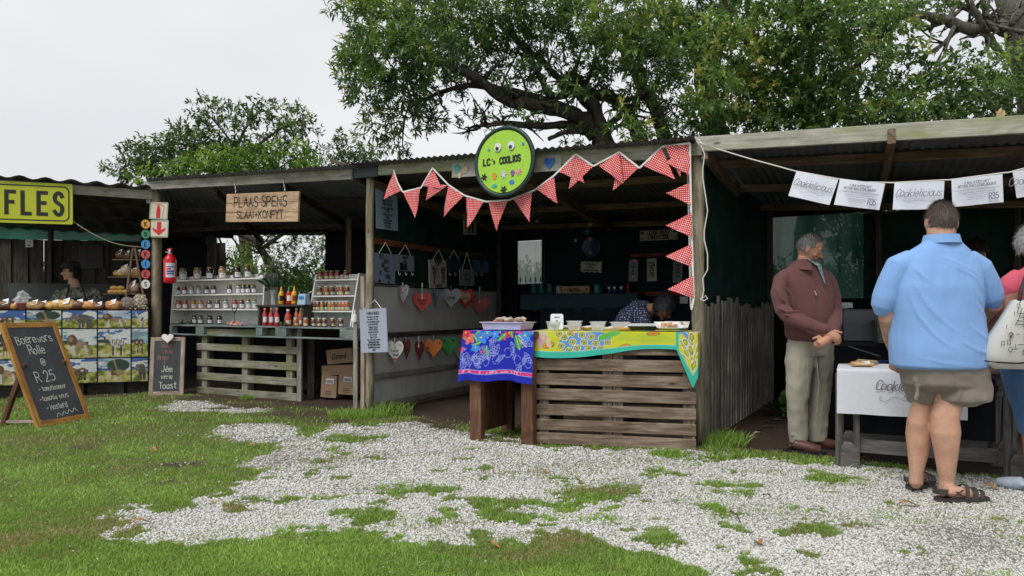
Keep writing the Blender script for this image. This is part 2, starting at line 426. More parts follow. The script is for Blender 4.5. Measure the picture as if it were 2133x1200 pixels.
def text(mb, s, fr_, x, y, h, th=.012, wf=.8, sp=.28, align='c', slant=0.0, jit=0.0, off=.002, rot=0.0):
 """write s with its baseline at (x, y), cap height h"""
 W_ = text_width(s, h, wf, sp)
 u = h / 12
 cx = -W_ / 2 if align == 'c' else (0 if align == 'l' else -W_)
 ca, sa = math.cos(rot), math.sin(rot)
 rr = random.Random(len(s) * 17 + int(h * 1e4)); k = 0
 for ch in s:
  if ch == ' ': cx += 5 * u * wf; continue
  if ch not in _G: continue
  w = _NARROW[ch][1] if ch in _NARROW else 8
  x0 = (_NARROW[ch][0] - w / 2) if ch in _NARROW else 0
  jy = (rr.random() - .5) * jit * h; js = 1 + (rr.random() - .5) * jit; jr = (rr.random() - .5) * jit * .6
  for st in _G[ch].split('|'):
   cur = st[0] == '~' and ',' in st
   pts = [tuple(float(q) for q in p.split(',')) for p in st.lstrip('~').split()]
   if cur: pts = _cr(pts, 4)
   res = []
   for (a, b) in pts:
    a -= x0; gx = (a * js + b * jr) * u * wf + slant * b * u; gy = b * u * js + jy
    X = cx + gx + .3 * u; Y = gy
    res.append((x + X * ca - Y * sa, y + X * sa + Y * ca))
   ribbon(mb, res, fr_, th, off + (k % 5) * .00025); k += 1
  cx += (w + 12 * sp * .6) * u * wf
def frame3(TL, TR, BL):
 """frame at the lower-left corner of a board from three of its corners; returns frame, width, height"""
 ux = (TR - TL); w = ux.length; ux = ux.normalized()
 dn = (TL - BL); uy = (dn - ux * dn.dot(ux)); h = uy.length; uy = uy.normalized()
 n = ux.cross(uy)
 if n.dot(V(0, 0, CH) - TL) < 0: n = -n
 return (BL, ux, uy, n), w, h
def board(mb, fr_, x, y, w, h, th, bev=.0):
 O, ux, uy, n = fr_
 c = O + ux * (x + w / 2) + uy * (y + h / 2) - n * th / 2
 mb.obox(c, ux * w / 2, uy * h / 2, n * th / 2, bev)
def heart_outline(w, h, k=26):
 o = []
 for i in range(k):
  t = 2 * math.pi * i / k
  x = 16 * math.sin(t) ** 3; y = 13 * math.cos(t) - 5 * math.cos(2 * t) - 2 * math.cos(3 * t) - math.cos(4 * t)
  o.append((x / 32 * w, (y + 2.5) / 29 * h))
 return o
def circ(cx, cy, r, k=20, ry=None): return [(cx + r * math.cos(2 * math.pi * i / k), cy + (ry or r) * math.sin(2 * math.pi * i / k)) for i in range(k)]
# ---------------------------------------------------------------- ground: one sheet, with grass, stone chips and bare earth
def _hash(ix, iy, sd):
 h = (ix * 374761393 + iy * 668265263 + sd * 974711) & 0xffffffff
 h = ((h ^ (h >> 13)) * 1274126177) & 0xffffffff
 return ((h ^ (h >> 16)) & 0xffff) / 65535.0
def vnoise(x, y, sd=0):
 ix = np.floor(x).astype(np.int64); iy = np.floor(y).astype(np.int64)
 fx = x - ix; fy = y - iy; fx = fx * fx * (3 - 2 * fx); fy = fy * fy * (3 - 2 * fy)
 a = _hash(ix, iy, sd); b = _hash(ix + 1, iy, sd); c = _hash(ix, iy + 1, sd); d = _hash(ix + 1, iy + 1, sd)
 return (a * (1 - fx) + b * fx) * (1 - fy) + (c * (1 - fx) + d * fx) * fy
def fbm(x, y, sd=0, o=4):
 s = 0; a = .5
 for k in range(o):
  s = s + a * vnoise(x * 2 ** k, y * 2 ** k, sd + k); a *= .5
 return s / (1 - .5 ** o)
def gpoly(pts): return np.array([(gnd(px, py).x, gnd(px, py).y) for px, py in pts])
def inside(x, y, P):
 r = np.zeros(x.shape, bool); n = len(P)
 for i in range(n):
  x1, y1 = P[i]; x2, y2 = P[(i + 1) % n]
  c = ((y1 > y) != (y2 > y)) & (x < (x2 - x1) * (y - y1) / (y2 - y1 + 1e-12) + x1)
  r ^= c
 return r
GRAVEL = gpoly([(455, 897), (500, 881), (560, 880), (600, 892), (625, 915), (670, 900), (690, 885), (760, 890), (830, 882), (970, 900), (1120, 922), (1300, 938), (1460, 938), (1560, 952), (1740, 966), (1860, 972), (2200, 1005), (3200, 1060),
 (3600, 1400), (1560, 1400), (1440, 1200), (1390, 1165), (1290, 1138), (1150, 1118), (1040, 1108), (985, 1118), (930, 1134), (850, 1132), (805, 1110), (760, 1092), (690, 1098), (600, 1108), (520, 1122), (430, 1140), (360, 1152), (290, 1153), (225, 1140),
 (250, 1112), (300, 1082), (210, 1082), (205, 1072), (290, 1064), (370, 1056), (455, 1032), (480, 1010), (545, 985), (500, 975), (515, 958), (590, 935), (560, 918), (500, 915)])
GR2 = gpoly([(325, 845), (370, 836), (440, 838), (500, 852), (560, 858), (500, 864), (400, 858), (340, 856)])
def ell(px, py, rx, ry):
 g = gnd(px, py); return (g.x, g.y, rx * g.y / FP, ry * g.y * g.y / (CH * FP))
TUFTS = [ell(*a) for a in [(1217, 1028, 75, 20), (1117, 1045, 100, 12), (1085, 1078, 60, 14), (1387, 980, 45, 6), (1405, 951, 45, 7), (1517, 1010, 70, 8), (1545, 1030, 30, 6), (1732, 1003, 60, 11), (1862, 1052, 16, 6),
 (1700, 1118, 85, 17), (1530, 1098, 45, 9), (1477, 1066, 22, 16), (1390, 1140, 28, 6), (1560, 1185, 65, 14), (1350, 1120, 45, 10), (1560, 953, 110, 8), (1680, 962, 110, 7), (1497, 925, 38, 16), (765, 1075, 62, 11), (625, 1106, 70, 12),
 (635, 985, 28, 7), (750, 915, 70, 8), (875, 1020, 110, 8), (985, 1042, 65, 9), (1030, 1065, 45, 22), (475, 1050, 22, 7), (670, 965, 22, 7), (1300, 1020, 40, 9), (1640, 1060, 20, 5), (1780, 1100, 25, 5), (560, 1040, 60, 5), (700, 1035, 50, 5),
 (1180, 1000, 40, 4), (1950, 1160, 30, 4), (1250, 1085, 40, 5), (930, 1090, 45, 6)]]
DIRTS = [ell(*a) for a in [(640, 865, 110, 13), (560, 848, 160, 10), (480, 832, 150, 9), (905, 880, 70, 18), (180, 930, 50, 8), (390, 965, 60, 8), (350, 1005, 60, 6), (120, 822, 180, 8), (700, 880, 60, 8)]]
def masks(x, y):
 """gravel and bare-earth cover, 0..1, of ground points"""
 wx = x + (fbm(x * 3.1, y * 3.1, 3) - .5) * .34 + (vnoise(x * 14, y * 14, 9) - .5) * .11 + (vnoise(x * 40, y * 40, 19) - .5) * .07
 wy = y + (fbm(x * 3.1, y * 3.1, 8) - .5) * .50 + (vnoise(x * 14, y * 14, 4) - .5) * .16 + (vnoise(x * 40, y * 40, 14) - .5) * .10
 g = inside(wx, wy, GRAVEL) | inside(wx, wy, GR2)
 gr = g.astype(float)
 tn = fbm(x * 5, y * 5, 21)
 for (ex, ey, rx, ry) in TUFTS:
  d = ((wx - ex) / rx) ** 2 + ((wy - ey) / ry) ** 2
  gr = np.where(d < .25 + tn * 1.2 + (vnoise(x * 34, y * 34, 66) - .5) * .9, 0.0, gr)
 gr = np.where((tn + (vnoise(x * 30, y * 30, 5) - .5) * .14 > .74) & (x < 3), 0.0, gr)
 di = np.zeros(x.shape)
 for (A, B, P) in (((-9, 9.0), PL, FW), (PL, PM, FL), (PM, (9.0, PR[1] - (9 - PR[0]) * .6204), FR)):
  s_ = -((x - P.a.x) * P.n.x + (y - P.a.y) * P.n.y)
  lo, hi = A[0], B[0]
  xx = x + s_ * 0
  di = np.where((s_ > .02 + (tn - .5) * .35) & (x >= lo - .8 * np.maximum(s_, 0) * 0) & (x < hi + .45 * np.maximum(s_, 0)), 1.0, di)
 di = np.where(y > 11.2, 1.0, di)
 under = di.copy()
 for (ex, ey, rx, ry) in DIRTS:
  d = ((wx - ex) / rx) ** 2 + ((wy - ey) / ry) ** 2
  di = np.maximum(di, np.clip(1.3 - d, 0, 1) * (.55 + .45 * tn))
 gr = np.where(under > .5, 0, gr)
 return gr, di
xs = np.concatenate([np.linspace(-260, -12, 16), np.linspace(-11, 7, 301), np.linspace(8, 260, 16)])
ys = np.concatenate([np.linspace(-60, 1.8, 10), np.linspace(2, 14, 221), np.linspace(15, 400, 20)])
GX, GY = np.meshgrid(xs, ys)
def zg(x, y): return (fbm(x * .9, y * .9, 40) - .5) * .035 * np.clip((x + 14) / 3, 0, 1)
GZ = zg(GX, GY)
gr_, di_ = masks(GX, GY)
nx, ny = len(xs), len(ys)
vv = np.stack([GX, GY, GZ], -1).reshape(-1, 3)
ii = np.arange(nx * ny).reshape(ny, nx)
ff = np.stack([ii[:-1, :-1], ii[:-1, 1:], ii[1:, 1:], ii[1:, :-1]], -1).reshape(-1, 4)
def npmesh(name, verts, faces, mats, smooth=False, attrs=None):
 """mesh from arrays; faces (n,k)"""
 me = bpy.data.meshes.new(name)
 me.vertices.add(len(verts)); me.vertices.foreach_set('co', np.asarray(verts, np.float32).ravel())
 k = faces.shape[1]; n = len(faces)
 me.loops.add(n * k); me.loops.foreach_set('vertex_index', faces.astype(np.int32).ravel())
 me.polygons.add(n)
 me.polygons.foreach_set('loop_start', np.arange(0, n * k, k, dtype=np.int32))
 me.polygons.foreach_set('loop_total', np.full(n, k, np.int32))
 if smooth: me.polygons.foreach_set('use_smooth', np.ones(n, bool))
 me.update(calc_edges=True)
 for m in (mats if isinstance(mats, (list, tuple)) else [mats]): me.materials.append(m)
 for nm, arr in (attrs or {}).items():
  a = me.attributes.new(nm, 'FLOAT', 'POINT'); a.data.foreach_set('value', np.asarray(arr, np.float32).ravel())
 o = bpy.data.objects.new(name, me); COL.objects.link(o); return o
def attr(t, nm):
 a = t.nodes.new('ShaderNodeAttribute'); a.attribute_name = nm; return a.outputs['Fac']
m, t, b = newmat('ground')
v = coords(t, 'Object')
n1 = noise(t, v, 1.3, 6, .6); n2 = noise(t, v, 30, 5, .7); n3 = noise(t, v, 9, 4)
grassc = mix(t, n2, ramp(t, n1, [(.35, (.075, .095, .03)), (.65, (.12, .16, .045))]), (.15, .125, .07))
earth = mix(t, n2, ramp(t, n3, [(.3, (.06, .04, .03)), (.7, (.115, .078, .058))]), (.045, .032, .026))
vo = N(t, 'ShaderNodeTexVoronoi', Scale=55.0); t.links.new(v, vo.inputs[0])
sep = t.nodes.new('ShaderNodeSeparateColor'); t.links.new(vo.outputs['Color'], sep.inputs[0])
peb = ramp(t, sep.outputs[0], [(.0, (.42, .40, .36)), (.35, (.58, .57, .53)), (1, (.70, .69, .66))])
edge = ramp(t, vo.outputs['Distance'], [(.35, (1, 1, 1)), (.62, (.5, .48, .45))])
peb = mix(t, 1.0, peb, edge, 'MULTIPLY')
c = mix(t, attr(t, 'earth'), grassc, earth)
c = mix(t, attr(t, 'gravel'), c, peb)
t.links.new(c, b.inputs['Base Color']); b.inputs['Roughness'].default_value = .95; b.inputs['Specular IOR Level'].default_value = .15
bump(t, b, n2, .7, .02)
MT['ground'] = m
g = npmesh('ground', vv, ff, m, True, {'gravel': gr_.ravel(), 'earth': di_.ravel()})
tag(g, kind='structure')
def in_view(x, y, mg=.4): return (np.abs(x) < y * (1066.5 / FP) + mg) & (y > 2.9)
# --- stone chips
ico_v = []; ph = (1 + 5 ** .5) / 2
for a_ in (-1, 1):
 for b_ in (-ph, ph): ico_v += [(0, a_, b_), (a_, b_, 0), (b_, 0, a_)]
ico_v = np.array(ico_v) / math.sqrt(1 + ph * ph)
bmx = bmesh.new()
for p in ico_v: bmx.verts.new(p)
bmesh.ops.convex_hull(bmx, input=bmx.verts); bmx.verts.index_update()
ico_f = np.array([[v_.index for v_ in f_.verts] for f_ in bmx.faces]); ico_v = np.array([v_.co[:] for v_ in bmx.verts]); bmx.free()
oct_v = np.array([(1, 0, 0), (-1, 0, 0), (0, 1, 0), (0, -1, 0), (0, 0, 1), (.2, .1, -1)], float)
oct_f = np.array([(0, 2, 4), (2, 1, 4), (1, 3, 4), (3, 0, 4), (2, 0, 5), (1, 2, 5), (3, 1, 5), (0, 3, 5)])
def scatter_rocks(name, x, y, size, mat, base=(ico_v, ico_f), sink=.25):
 n = len(x); bv, bf = base; k = len(bv)
 sc = size[:, None, None] * rng.uniform(.55, 1.35, (n, 1, 3)); sc[:, :, 2] *= .62
 p = bv[None] * (1 + rng.uniform(-.22, .22, (n, k, 3))) * sc
 a = rng.uniform(0, 2 * np.pi, n); tl = rng.normal(0, .35, n)
 ca, sa, ct, st = np.cos(a), np.sin(a), np.cos(tl), np.sin(tl)
 X = p[..., 0]; Y = p[..., 1] * ct[:, None] - p[..., 2] * st[:, None]; Z = p[..., 1] * st[:, None] + p[..., 2] * ct[:, None]
 X, Y = X * ca[:, None] - Y * sa[:, None], X * sa[:, None] + Y * ca[:, None]
 z = zg(x, y) + size * sink
 P = np.stack([X + x[:, None], Y + y[:, None], Z + z[:, None]], -1).reshape(-1, 3)
 Fc = (bf[None] + (np.arange(n) * k)[:, None, None]).reshape(-1, 3)
 return npmesh(name, P, Fc, mat, False, {'tone': np.repeat(np.clip(rng.random(n) - 1.6 * np.clip(fbm(x * 1.3, y * 1.9, 55) - .56, 0, 1), 0, 1), k)})
m, t, b = newmat('stone_chip')
t.links.new(ramp(t, attr(t, 'tone'), [(0, (.26, .24, .21)), (.08, (.46, .44, .40)), (.4, (.60, .59, .56)), (.92, (.72, .715, .70)), (.965, (.76, .755, .74)), (1, (.52, .40, .24))]), b.inputs['Base Color'])
b.inputs['Roughness'].default_value = .85; b.inputs['Specular IOR Level'].default_value = .2
MT['chip'] = m
n = 400000
y = 1 / np.sqrt(rng.uniform(1 / 9.2 ** 2, 1 / 2.95 ** 2, n)); x = rng.uniform(-1, 1, n) * (y * .72 + 2.0)
keepd = rng.random(n) < np.clip(y / 5.2, .5, 1.0)
gm, dm = masks(x, y)
edge_s = (rng.random(n) < .004) & (y < 8.8) & (x > -3.5)
ok = ((gm > .5) | (edge_s & (dm < .99)) | ((rng.random(n) < .02) & (dm > .5) & (x > -3) & (x < 1) & (y < 7.5))) & keepd
x, y = x[ok], y[ok]
o = scatter_rocks('white_gravel', x, y, rng.uniform(.004, .0105, len(x)) * np.clip(y / 4.2, 1, 1.6), m, (oct_v, oct_f), .3)
tag(o, 'loose white stone chips spread in front of the stalls', 'gravel', kind='stuff')
print('chips', len(x))
# --- grass
def blades(n, x, y, h, w, lean=.5, segs=2):
 a = rng.uniform(0, 2 * np.pi, n); la = rng.uniform(0, 2 * np.pi, n); L = rng.uniform(.1, 1, n) * lean * h
 z0 = zg(x, y) - .003
 dx, dy = np.cos(a) * w / 2, np.sin(a) * w / 2
 lx, ly = np.cos(la) * L, np.sin(la) * L
 rows = []
 for (t_, wf) in ((0, 1), (.55, .8), (1.0, .0)):
  cx_, cy_, cz_ = x + lx * t_ ** 1.6, y + ly * t_ ** 1.6, z0 + h * t_ * (1 - .25 * t_ * lean)
  if wf: rows += [np.stack([cx_ - dx * wf, cy_ - dy * wf, cz_], -1), np.stack([cx_ + dx * wf, cy_ + dy * wf, cz_], -1)]
  else: rows += [np.stack([cx_, cy_, cz_], -1)]
 P = np.stack(rows, 1)
 base = np.array([(0, 1, 3), (0, 3, 2), (2, 3, 4)])
 Fc = (base[None] + (np.arange(n) * 5)[:, None, None]).reshape(-1, 3)
 return P.reshape(-1, 3), Fc
def leafmat(name, stops, trans=.35, rough=.5, spec=.35):
 m, t, b = newmat(name)
 c = ramp(t, attr(t, 'tone'), stops)
 t.links.new(c, b.inputs['Base Color']); b.inputs['Roughness'].default_value = rough; b.inputs['Specular IOR Level'].default_value = spec
 tr = t.nodes.new('ShaderNodeBsdfTranslucent')
 c2 = mix(t, 1.0, c, (1.2, 1.2, .65), 'MULTIPLY'); t.links.new(c2, tr.inputs[0])
 ms = t.nodes.new('ShaderNodeMixShader'); ms.inputs[0].default_value = trans
 t.links.new(b.outputs[0], ms.inputs[1]); t.links.new(tr.outputs[0], ms.inputs[2])
 t.links.new(ms.outputs[0], t.nodes['Material Output'].inputs[0]); return m
MT['grass'] = leafmat('grass_blade', [(0, (.40, .34, .16)), (.10, (.28, .33, .10)), (.3, (.20, .335, .06)), (.65, (.265, .435, .08)), (1, (.38, .56, .13))], .3, .6)
n = 500000
y = 1 / np.sqrt(rng.uniform(1 / 10.6 ** 2, 1 / 2.95 ** 2, n)); x = rng.uniform(-1, 1, n) * (y * .72 + 2.0)
gm, dm = masks(x, y)
pn = fbm(x * 1.7, y * 1.7, 60); clump = fbm(x * 9, y * 9, 77)
prob = np.where(gm > .5, .012 + .22 * np.clip((fbm(x * 2.3, y * 3.5, 91) - .50) * 5, 0, 1) ** 2, 1.0) * np.clip(1 - dm * 1.15, .0, 1) * np.clip(.45 + clump * 1.4 - np.clip(.38 - pn, 0, 1) * 2.0, .2, 1)
ok = rng.random(n) < prob
x, y, pn, clump, gm = x[ok], y[ok], pn[ok], clump[ok], gm[ok]
intuft = np.zeros(len(x), bool)
for (ex, ey, rx, ry) in TUFTS: intuft |= ((x - ex) / rx) ** 2 + ((y - ey) / ry) ** 2 < 1.3
h = rng.uniform(.012, .034, len(x)) * (.7 + clump * .8) * np.where(intuft, 1.35, 1) * np.clip(y / 5.5, .85, 1.4)
big = rng.random(len(x)) < .006; h = np.where(big, h * 1.9, h)
P, Fc = blades(len(x), x, y, h, rng.uniform(.0028, .006, len(x)) * np.clip(y / 3.6, 1, 2.4), .95)
tone = np.clip(.5 + (pn - .5) * 1.3 + (clump - .5) * .5 + rng.normal(0, .2, len(x)) - np.clip(fbm(x * .8, y * 1.4, 130) - .58, 0, 1) * 1.6, 0, 1)
o = npmesh('grass', P, Fc, MT['grass'], False, {'tone': np.repeat(tone, 5)})
tag(o, 'short green lawn grass around and between the gravel', 'grass', kind='stuff')
print('blades', len(x))
def tuft(px, py, r, n, h, label):
 g = gnd(px, py); rr = np.sqrt(rng.random(n)) * r; a = rng.uniform(0, 6.28, n)
 x = g.x + rr * np.cos(a); y = g.y + rr * np.sin(a) * .8
 P, Fc = blades(n, x, y, rng.uniform(.4, 1, n) * h, rng.uniform(.005, .009, n), 1.1)
 o = npmesh('grass_tuft', P, Fc, MT['grass'], False, {'tone': np.repeat(np.clip(rng.normal(.55, .2, n), 0, 1), 5)})
 tag(o, label, 'grass tuft')
tuft(745, 868, .32, 900, .14, 'bright green grass tuft at the foot of the middle wooden post')
tuft(812, 862, .26, 260, .24, 'taller dark weed tuft just right of the middle post against the grey wall')
tuft(1498, 925, .26, 700, .17, 'bright grass tuft under the front end of the picket divider')
tuft(515, 832, .10, 120, .13, 'small weed growing in front of the leaning grey pallet')
tuft(1392, 950, .16, 260, .09, 'small grass tuft in front of the brown pallet counter')
lm = M('dead_leaf', (.36, .19, .07), .8, .35, 40)
for k, (px, py, lab) in enumerate([(1030, 1143, 'curled brown dead leaf on the gravel right of centre'), (290, 1097, 'reddish brown dead leaf at the left end of the gravel'), (530, 933, 'pale dead leaf on the lawn near the gravel tongue'), (1135, 988, 'brown dead leaf on the gravel in front of the pallet counter'), (2065, 1020, 'dead leaf right of the sandalled foot'), (1895, 1058, 'small dead leaf left of the sandalled foot'), (1580, 1143, 'orange dead leaf on the gravel at lower right'), (320, 940, 'small pale leaf lying on the lawn at left')]):
 g = gnd(px, py); mb = MB(); a = rng.uniform(0, 6); s_ = .035 + .012 * (k % 3)
 g.z = float(zg(np.array([g.x]), np.array([g.y]))[0]) + .022
 def fn(u, v_, a=a, s_=s_, g=g):
  w_ = math.sin(math.pi * min(max(u, .02), .98)) * .45; X = (u - .5) * 2 * s_; Y = (v_ - .5) * 2 * s_ * w_
  return g + V(X * math.cos(a) - Y * math.sin(a), X * math.sin(a) + Y * math.cos(a), .012 * math.cos(u * 5 + a) + abs(v_ - .5) * .014)
 mb.grid(fn, 6, 2); tag(mb.build('dead_leaf', lm), lab, 'leaf')
for (p, q, lab) in [((1522, 1075), (1543, 1100), 'dark twig lying on the gravel at right'), ((1590, 1040), (1606, 1045), 'short thin twig lying near the right grass patch')]:
 a, c_ = gnd(*p), gnd(*q); a.z = c_.z = .03
 mb = MB(); mb.tube([a, (a + c_) / 2 + V(.01, .01, .008), c_], [.006, .005, .003], 6); tag(mb.build('twig', MT['dark_wood']), lab, 'twig')
# ---------------------------------------------------------------- the market stalls
def corr(mb, A, B, depth_dir, depth, z0a, z0b, drop, pitch=.076, amp=.009, th=.003, over=.12, left_dir=None):
 """corrugated sheet from A to B (front edge, at heights z0a..z0b), running back"""
 A, B = Vector((A[0], A[1], 0)), Vector((B[0], B[1], 0)); L = (B - A).length; n = int(L / pitch * 6)
 d1 = Vector((depth_dir[0], depth_dir[1], 0)).normalized()
 d0 = Vector((left_dir[0], left_dir[1], 0)).normalized() if left_dir else d1
 def fn(u, v):
  d = d0.lerp(d1, u)
  p = A.lerp(B, u) + d * (v * (depth + over) - over)
  z = z0a * (1 - u) + z0b * u - drop * v + amp * math.sin(u * L / pitch * 2 * math.pi)
  return V(p.x, p.y, z)
 mb.grid(fn, n, 3)
 mb.grid(lambda u, v: fn(1 - u, v) + V(0, 0, th), n, 3)
 b0 = len(mb.v)
def sheetmat(name, c1, c2, rust=(.14, .07, .04), rough=.55, metal=.3):
 m, t, b = newmat(name); v = coords(t, 'Object')
 c = ramp(t, noise(t, v, 3, 5, .6), [(.3, c1), (.7, c2)])
 c = mix(t, ramp(t, noise(t, v, 6, 6, .7), [(.55, (0, 0, 0)), (.75, (.7,) * 3)]), c, rust)
 t.links.new(c, b.inputs['Base Color']); b.inputs['Roughness'].default_value = rough; b.inputs['Metallic'].default_value = metal
 return m
MT['tin'] = sheetmat('corrugated_tin', (.13, .145, .165), (.25, .265, .29))
MT['tin_dark'] = sheetmat('old_corrugated_tin', (.085, .09, .10), (.16, .168, .175))
def clothmat(name, c1, c2, op=1.0, trans=.4, scv=(1, 1, 1)):
 m, t, b = newmat(name); v = coords(t, 'Object', scv)
 c = ramp(t, noise(t, v, 2.2, 4), [(.3, c1), (.7, c2)])
 t.links.new(c, b.inputs['Base Color']); b.inputs['Roughness'].default_value = .9; b.inputs['Specular IOR Level'].default_value = .1
 tr = t.nodes.new('ShaderNodeBsdfTranslucent'); t.links.new(c, tr.inputs[0])
 ms = t.nodes.new('ShaderNodeMixShader'); ms.inputs[0].default_value = trans
 t.links.new(b.outputs[0], ms.inputs[1]); t.links.new(tr.outputs[0], ms.inputs[2]); o = ms.outputs[0]
 if op < 1:
  tp = t.nodes.new('ShaderNodeBsdfTransparent'); m2 = t.nodes.new('ShaderNodeMixShader'); m2.inputs[0].default_value = op
  t.links.new(tp.outputs[0], m2.inputs[1]); t.links.new(o, m2.inputs[2]); o = m2.outputs[0]
 t.links.new(o, t.nodes['Material Output'].inputs[0]); return m
MT['net'] = clothmat('green_shade_net', (.012, .16, .11), (.03, .34, .22), .975, .75)
MT['net_pale'] = clothmat('pale_green_shade_net', (.012, .075, .055), (.14, .30, .25), .955, .5, scv=(2.6, 2.6, .35))
MT['net_dark'] = M('dark_green_board', (.018, .045, .038), .9, .35, 3, .1, spec=.1)
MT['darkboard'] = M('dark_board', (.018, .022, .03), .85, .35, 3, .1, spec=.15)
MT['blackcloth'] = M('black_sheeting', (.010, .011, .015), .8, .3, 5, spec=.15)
m, t, b = newmat('grey_fibre_board'); v = coords(t, 'Object')
c = ramp(t, noise(t, v, 2.0, 6, .6), [(.3, (.52, .525, .52)), (.7, (.68, .68, .67))])
c = mix(t, ramp(t, noise(t, coords(t, 'Object', (1, 1, .3)), 5, 5, .7), [(.5, (1, 1, 1)), (.8, (.72, .70, .66))]), (0, 0, 0), c, 'MULTIPLY') if False else mix(t, .6, c, ramp(t, noise(t, coords(t, 'Object', (3, 3, .6)), 3, 5, .7), [(.35, (.75, .74, .7)), (.65, (1, 1, 1))]), 'MULTIPLY')
t.links.new(c, b.inputs['Base Color']); b.inputs['Roughness'].default_value = .8; MT['fibre'] = m
def pole(st, x, y, z0, z1, r, name='post'):
 mb = MB(); n = 12; lx, ly = rng.normal(0, .008, 2)
 pts = [V(x + lx * i / n + .004 * math.sin(i * 1.3 + x), y + ly * i / n, z0 + (z1 - z0) * i / n) for i in range(n + 1)]
 mb.tube(pts, [r * (1.06 - .08 * i / n) for i in range(n + 1)], 14, wob=.05)
 return mb.build(name, MT['post'], st, True)
def plank(st, name, mat, p0, p1, w, h, up=V(0, 0, 1), bev=.004):
 mb = MB(); mb.beam(p0, p1, w, h, up, bev); return mb.build(name, mat, st)
def panel(st, name, mat, P, u0, u1, z0, z1, off=0, th=.02):
 mb = MB(); c = P.at((u0 + u1) / 2, (z0 + z1) / 2, off)
 mb.obox(c, P.u * (u1 - u0) / 2, V(0, 0, (z1 - z0) / 2), P.n * th / 2); return mb.build(name, mat, st)
def fascia(st, P, pa, pb, h, mat, off=.075, th=.038):
 """pa, pb: photo pixels of the two ends of its top edge"""
 a = P.hit(*pa, off); c = P.hit(*pb, off)
 a.z -= h / 2; c.z -= h / 2
 return plank(st, 'fascia', mat, a, c, th, h), a, c
# ===== 1 the sweets stall (middle)
st = thing('market_stall', 'open-fronted timber stall under the round lime green sign, grey panelled side wall', 'market stall', (PM[0], PM[1], 0), group='row of roofed market stalls')
pole(st, PM[0], PM[1], -.1, 2.72, .047)
pole(st, PR[0], PR[1], -.1, 2.56, .055)
f_, fa, fb = fascia(st, FR, (790, 341), (1428, 297), .13, MT['fascia_green'])
plank(st, 'fascia', MT['fascia_green'], FR.hit(1428, 312, .077), FR.hit(1464, 312, .077), .05, .10)
plank(st, 'beam', MT['fascia_green'], FR.hit(1425, 317, .02), FR.hit(1461, 315, .02), .07, .07)
plank(st, 'gable_end', M('dark_blue_tin_end', (.06, .07, .09), .5), FR.hit(732, 358, .05) + V(0, 0, -.01), FR.hit(789, 353, .05) + V(0, 0, -.01), .05, .14)
W_R = (2.9, 9.6); back_dir = DL
mb = MB(); A_ = FR.hit(735, 352, .12); B_ = FR.hit(1452, 300, .12)
corr(mb, (A_.x, A_.y), (B_.x, B_.y), DL, 4.0, 2.795, 2.600, .27)
mb.build('roof_sheet', MT['tin_dark'], st, True)
for v_ in (.9, 2.1, 3.3):
 a = V(PM[0], PM[1], 2.665 - v_ * .07) + DL * v_; c = V(PR[0], PR[1], 2.53 - v_ * .07) + DL * v_
 plank(st, 'purlin', MT['rafter'], a, c, .05, .07)
for u_ in (.02, 1.9, 3.72):
 a = V(PM[0], PM[1], 2.60 - u_ * .03) + FR.u * u_; c = a + DL * 3.5 - V(0, 0, .24)
 plank(st, 'rafter', MT['rafter'], a, c, .05, .10)
panel(st, 'wall_panel', MT['fibre'], SW, .04, 3.5, .06, 1.44, -.02, .012)
panel(st, 'wall_panel', MT['net_dark'], SW, .03, 3.5, 1.47, 2.60, -.02, .012)
mb = MB(); mb.poly([SW.at(.03, 2.598, -.02), SW.at(3.5, 2.598, -.02), SW.at(3.5, 2.62, -.02), SW.at(.03, 2.80, -.02)]); mb.build('wall_panel', MT['net_dark'], st)
SWz = lambda px, py, off=.012: SW.hit(px, py, off)
for z_, mt in ((.87, 'dark_wood'), (.40, 'dark_wood'), (.07, 'dark_wood')):
 plank(st, 'rail', MT[mt] if z_ > .5 else MT['grey_wood'], SW.at(.04, z_, .02), SW.at(3.4, z_, .02), .035, .06)
plank(st, 'rail', MT['rail_red'], SW.at(.04, 1.95, .03), SW.at(1.35, 1.95, .03), .03, .07)
plank(st, 'rail', MT['dark_wood'], SW.at(1.36, 1.95, .03), SW.at(3.2, 1.95, .03), .03, .07)
plank(st, 'rail', MT['white'], SW.at(.04, 1.458, .015), SW.at(.85, 1.458, .015), .015, .015)
plank(st, 'panel_frame', MT['net_dark'], SW.at(.04, 1.48, .03), SW.at(2.9, 1.48, .03), .03, .05)
plank(st, 'stud', MT['dark_wood'], SW.at(3.2, 0, .04), SW.at(3.2, 2.4, .04), .08, .08, up=V(0, 1, 0))
w0 = BK.hit(1076, 592); w1 = BK.hit(1131, 500)
ua, ub = (w0 - BK.a).dot(BK.u), (w1 - BK.a).dot(BK.u); za, zb = w0.z, w1.z
Lb = 3.98
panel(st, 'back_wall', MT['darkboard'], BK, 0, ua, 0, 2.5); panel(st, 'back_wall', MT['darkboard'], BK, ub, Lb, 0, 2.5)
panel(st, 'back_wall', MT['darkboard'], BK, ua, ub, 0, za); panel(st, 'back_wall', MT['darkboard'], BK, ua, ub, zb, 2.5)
plank(st, 'window_frame', MT['dark_wood'], BK.at(ub + .02, za - .05, .03), BK.at(ub + .02, zb + .05, .03), .05, .04, up=V(0, 1, 0))
mb = MB()
def cur(u, v):
 p = BK.at(ua + (ub - ua) * u, za + (zb - za) * v, -.05 + .02 * math.sin(u * 19) * (1.2 - v)); return p
mb.grid(cur, 40, 10)
o = mb.build('curtain', clothmat('thin_pale_curtain', (.46, .55, .48), (.6, .68, .6), .85, .75), None, True)
tag(o, 'thin pale green net curtain in the small back window of the middle stall', 'curtain')
hm = M('curtain_green', (.08, .26, .14), .9)
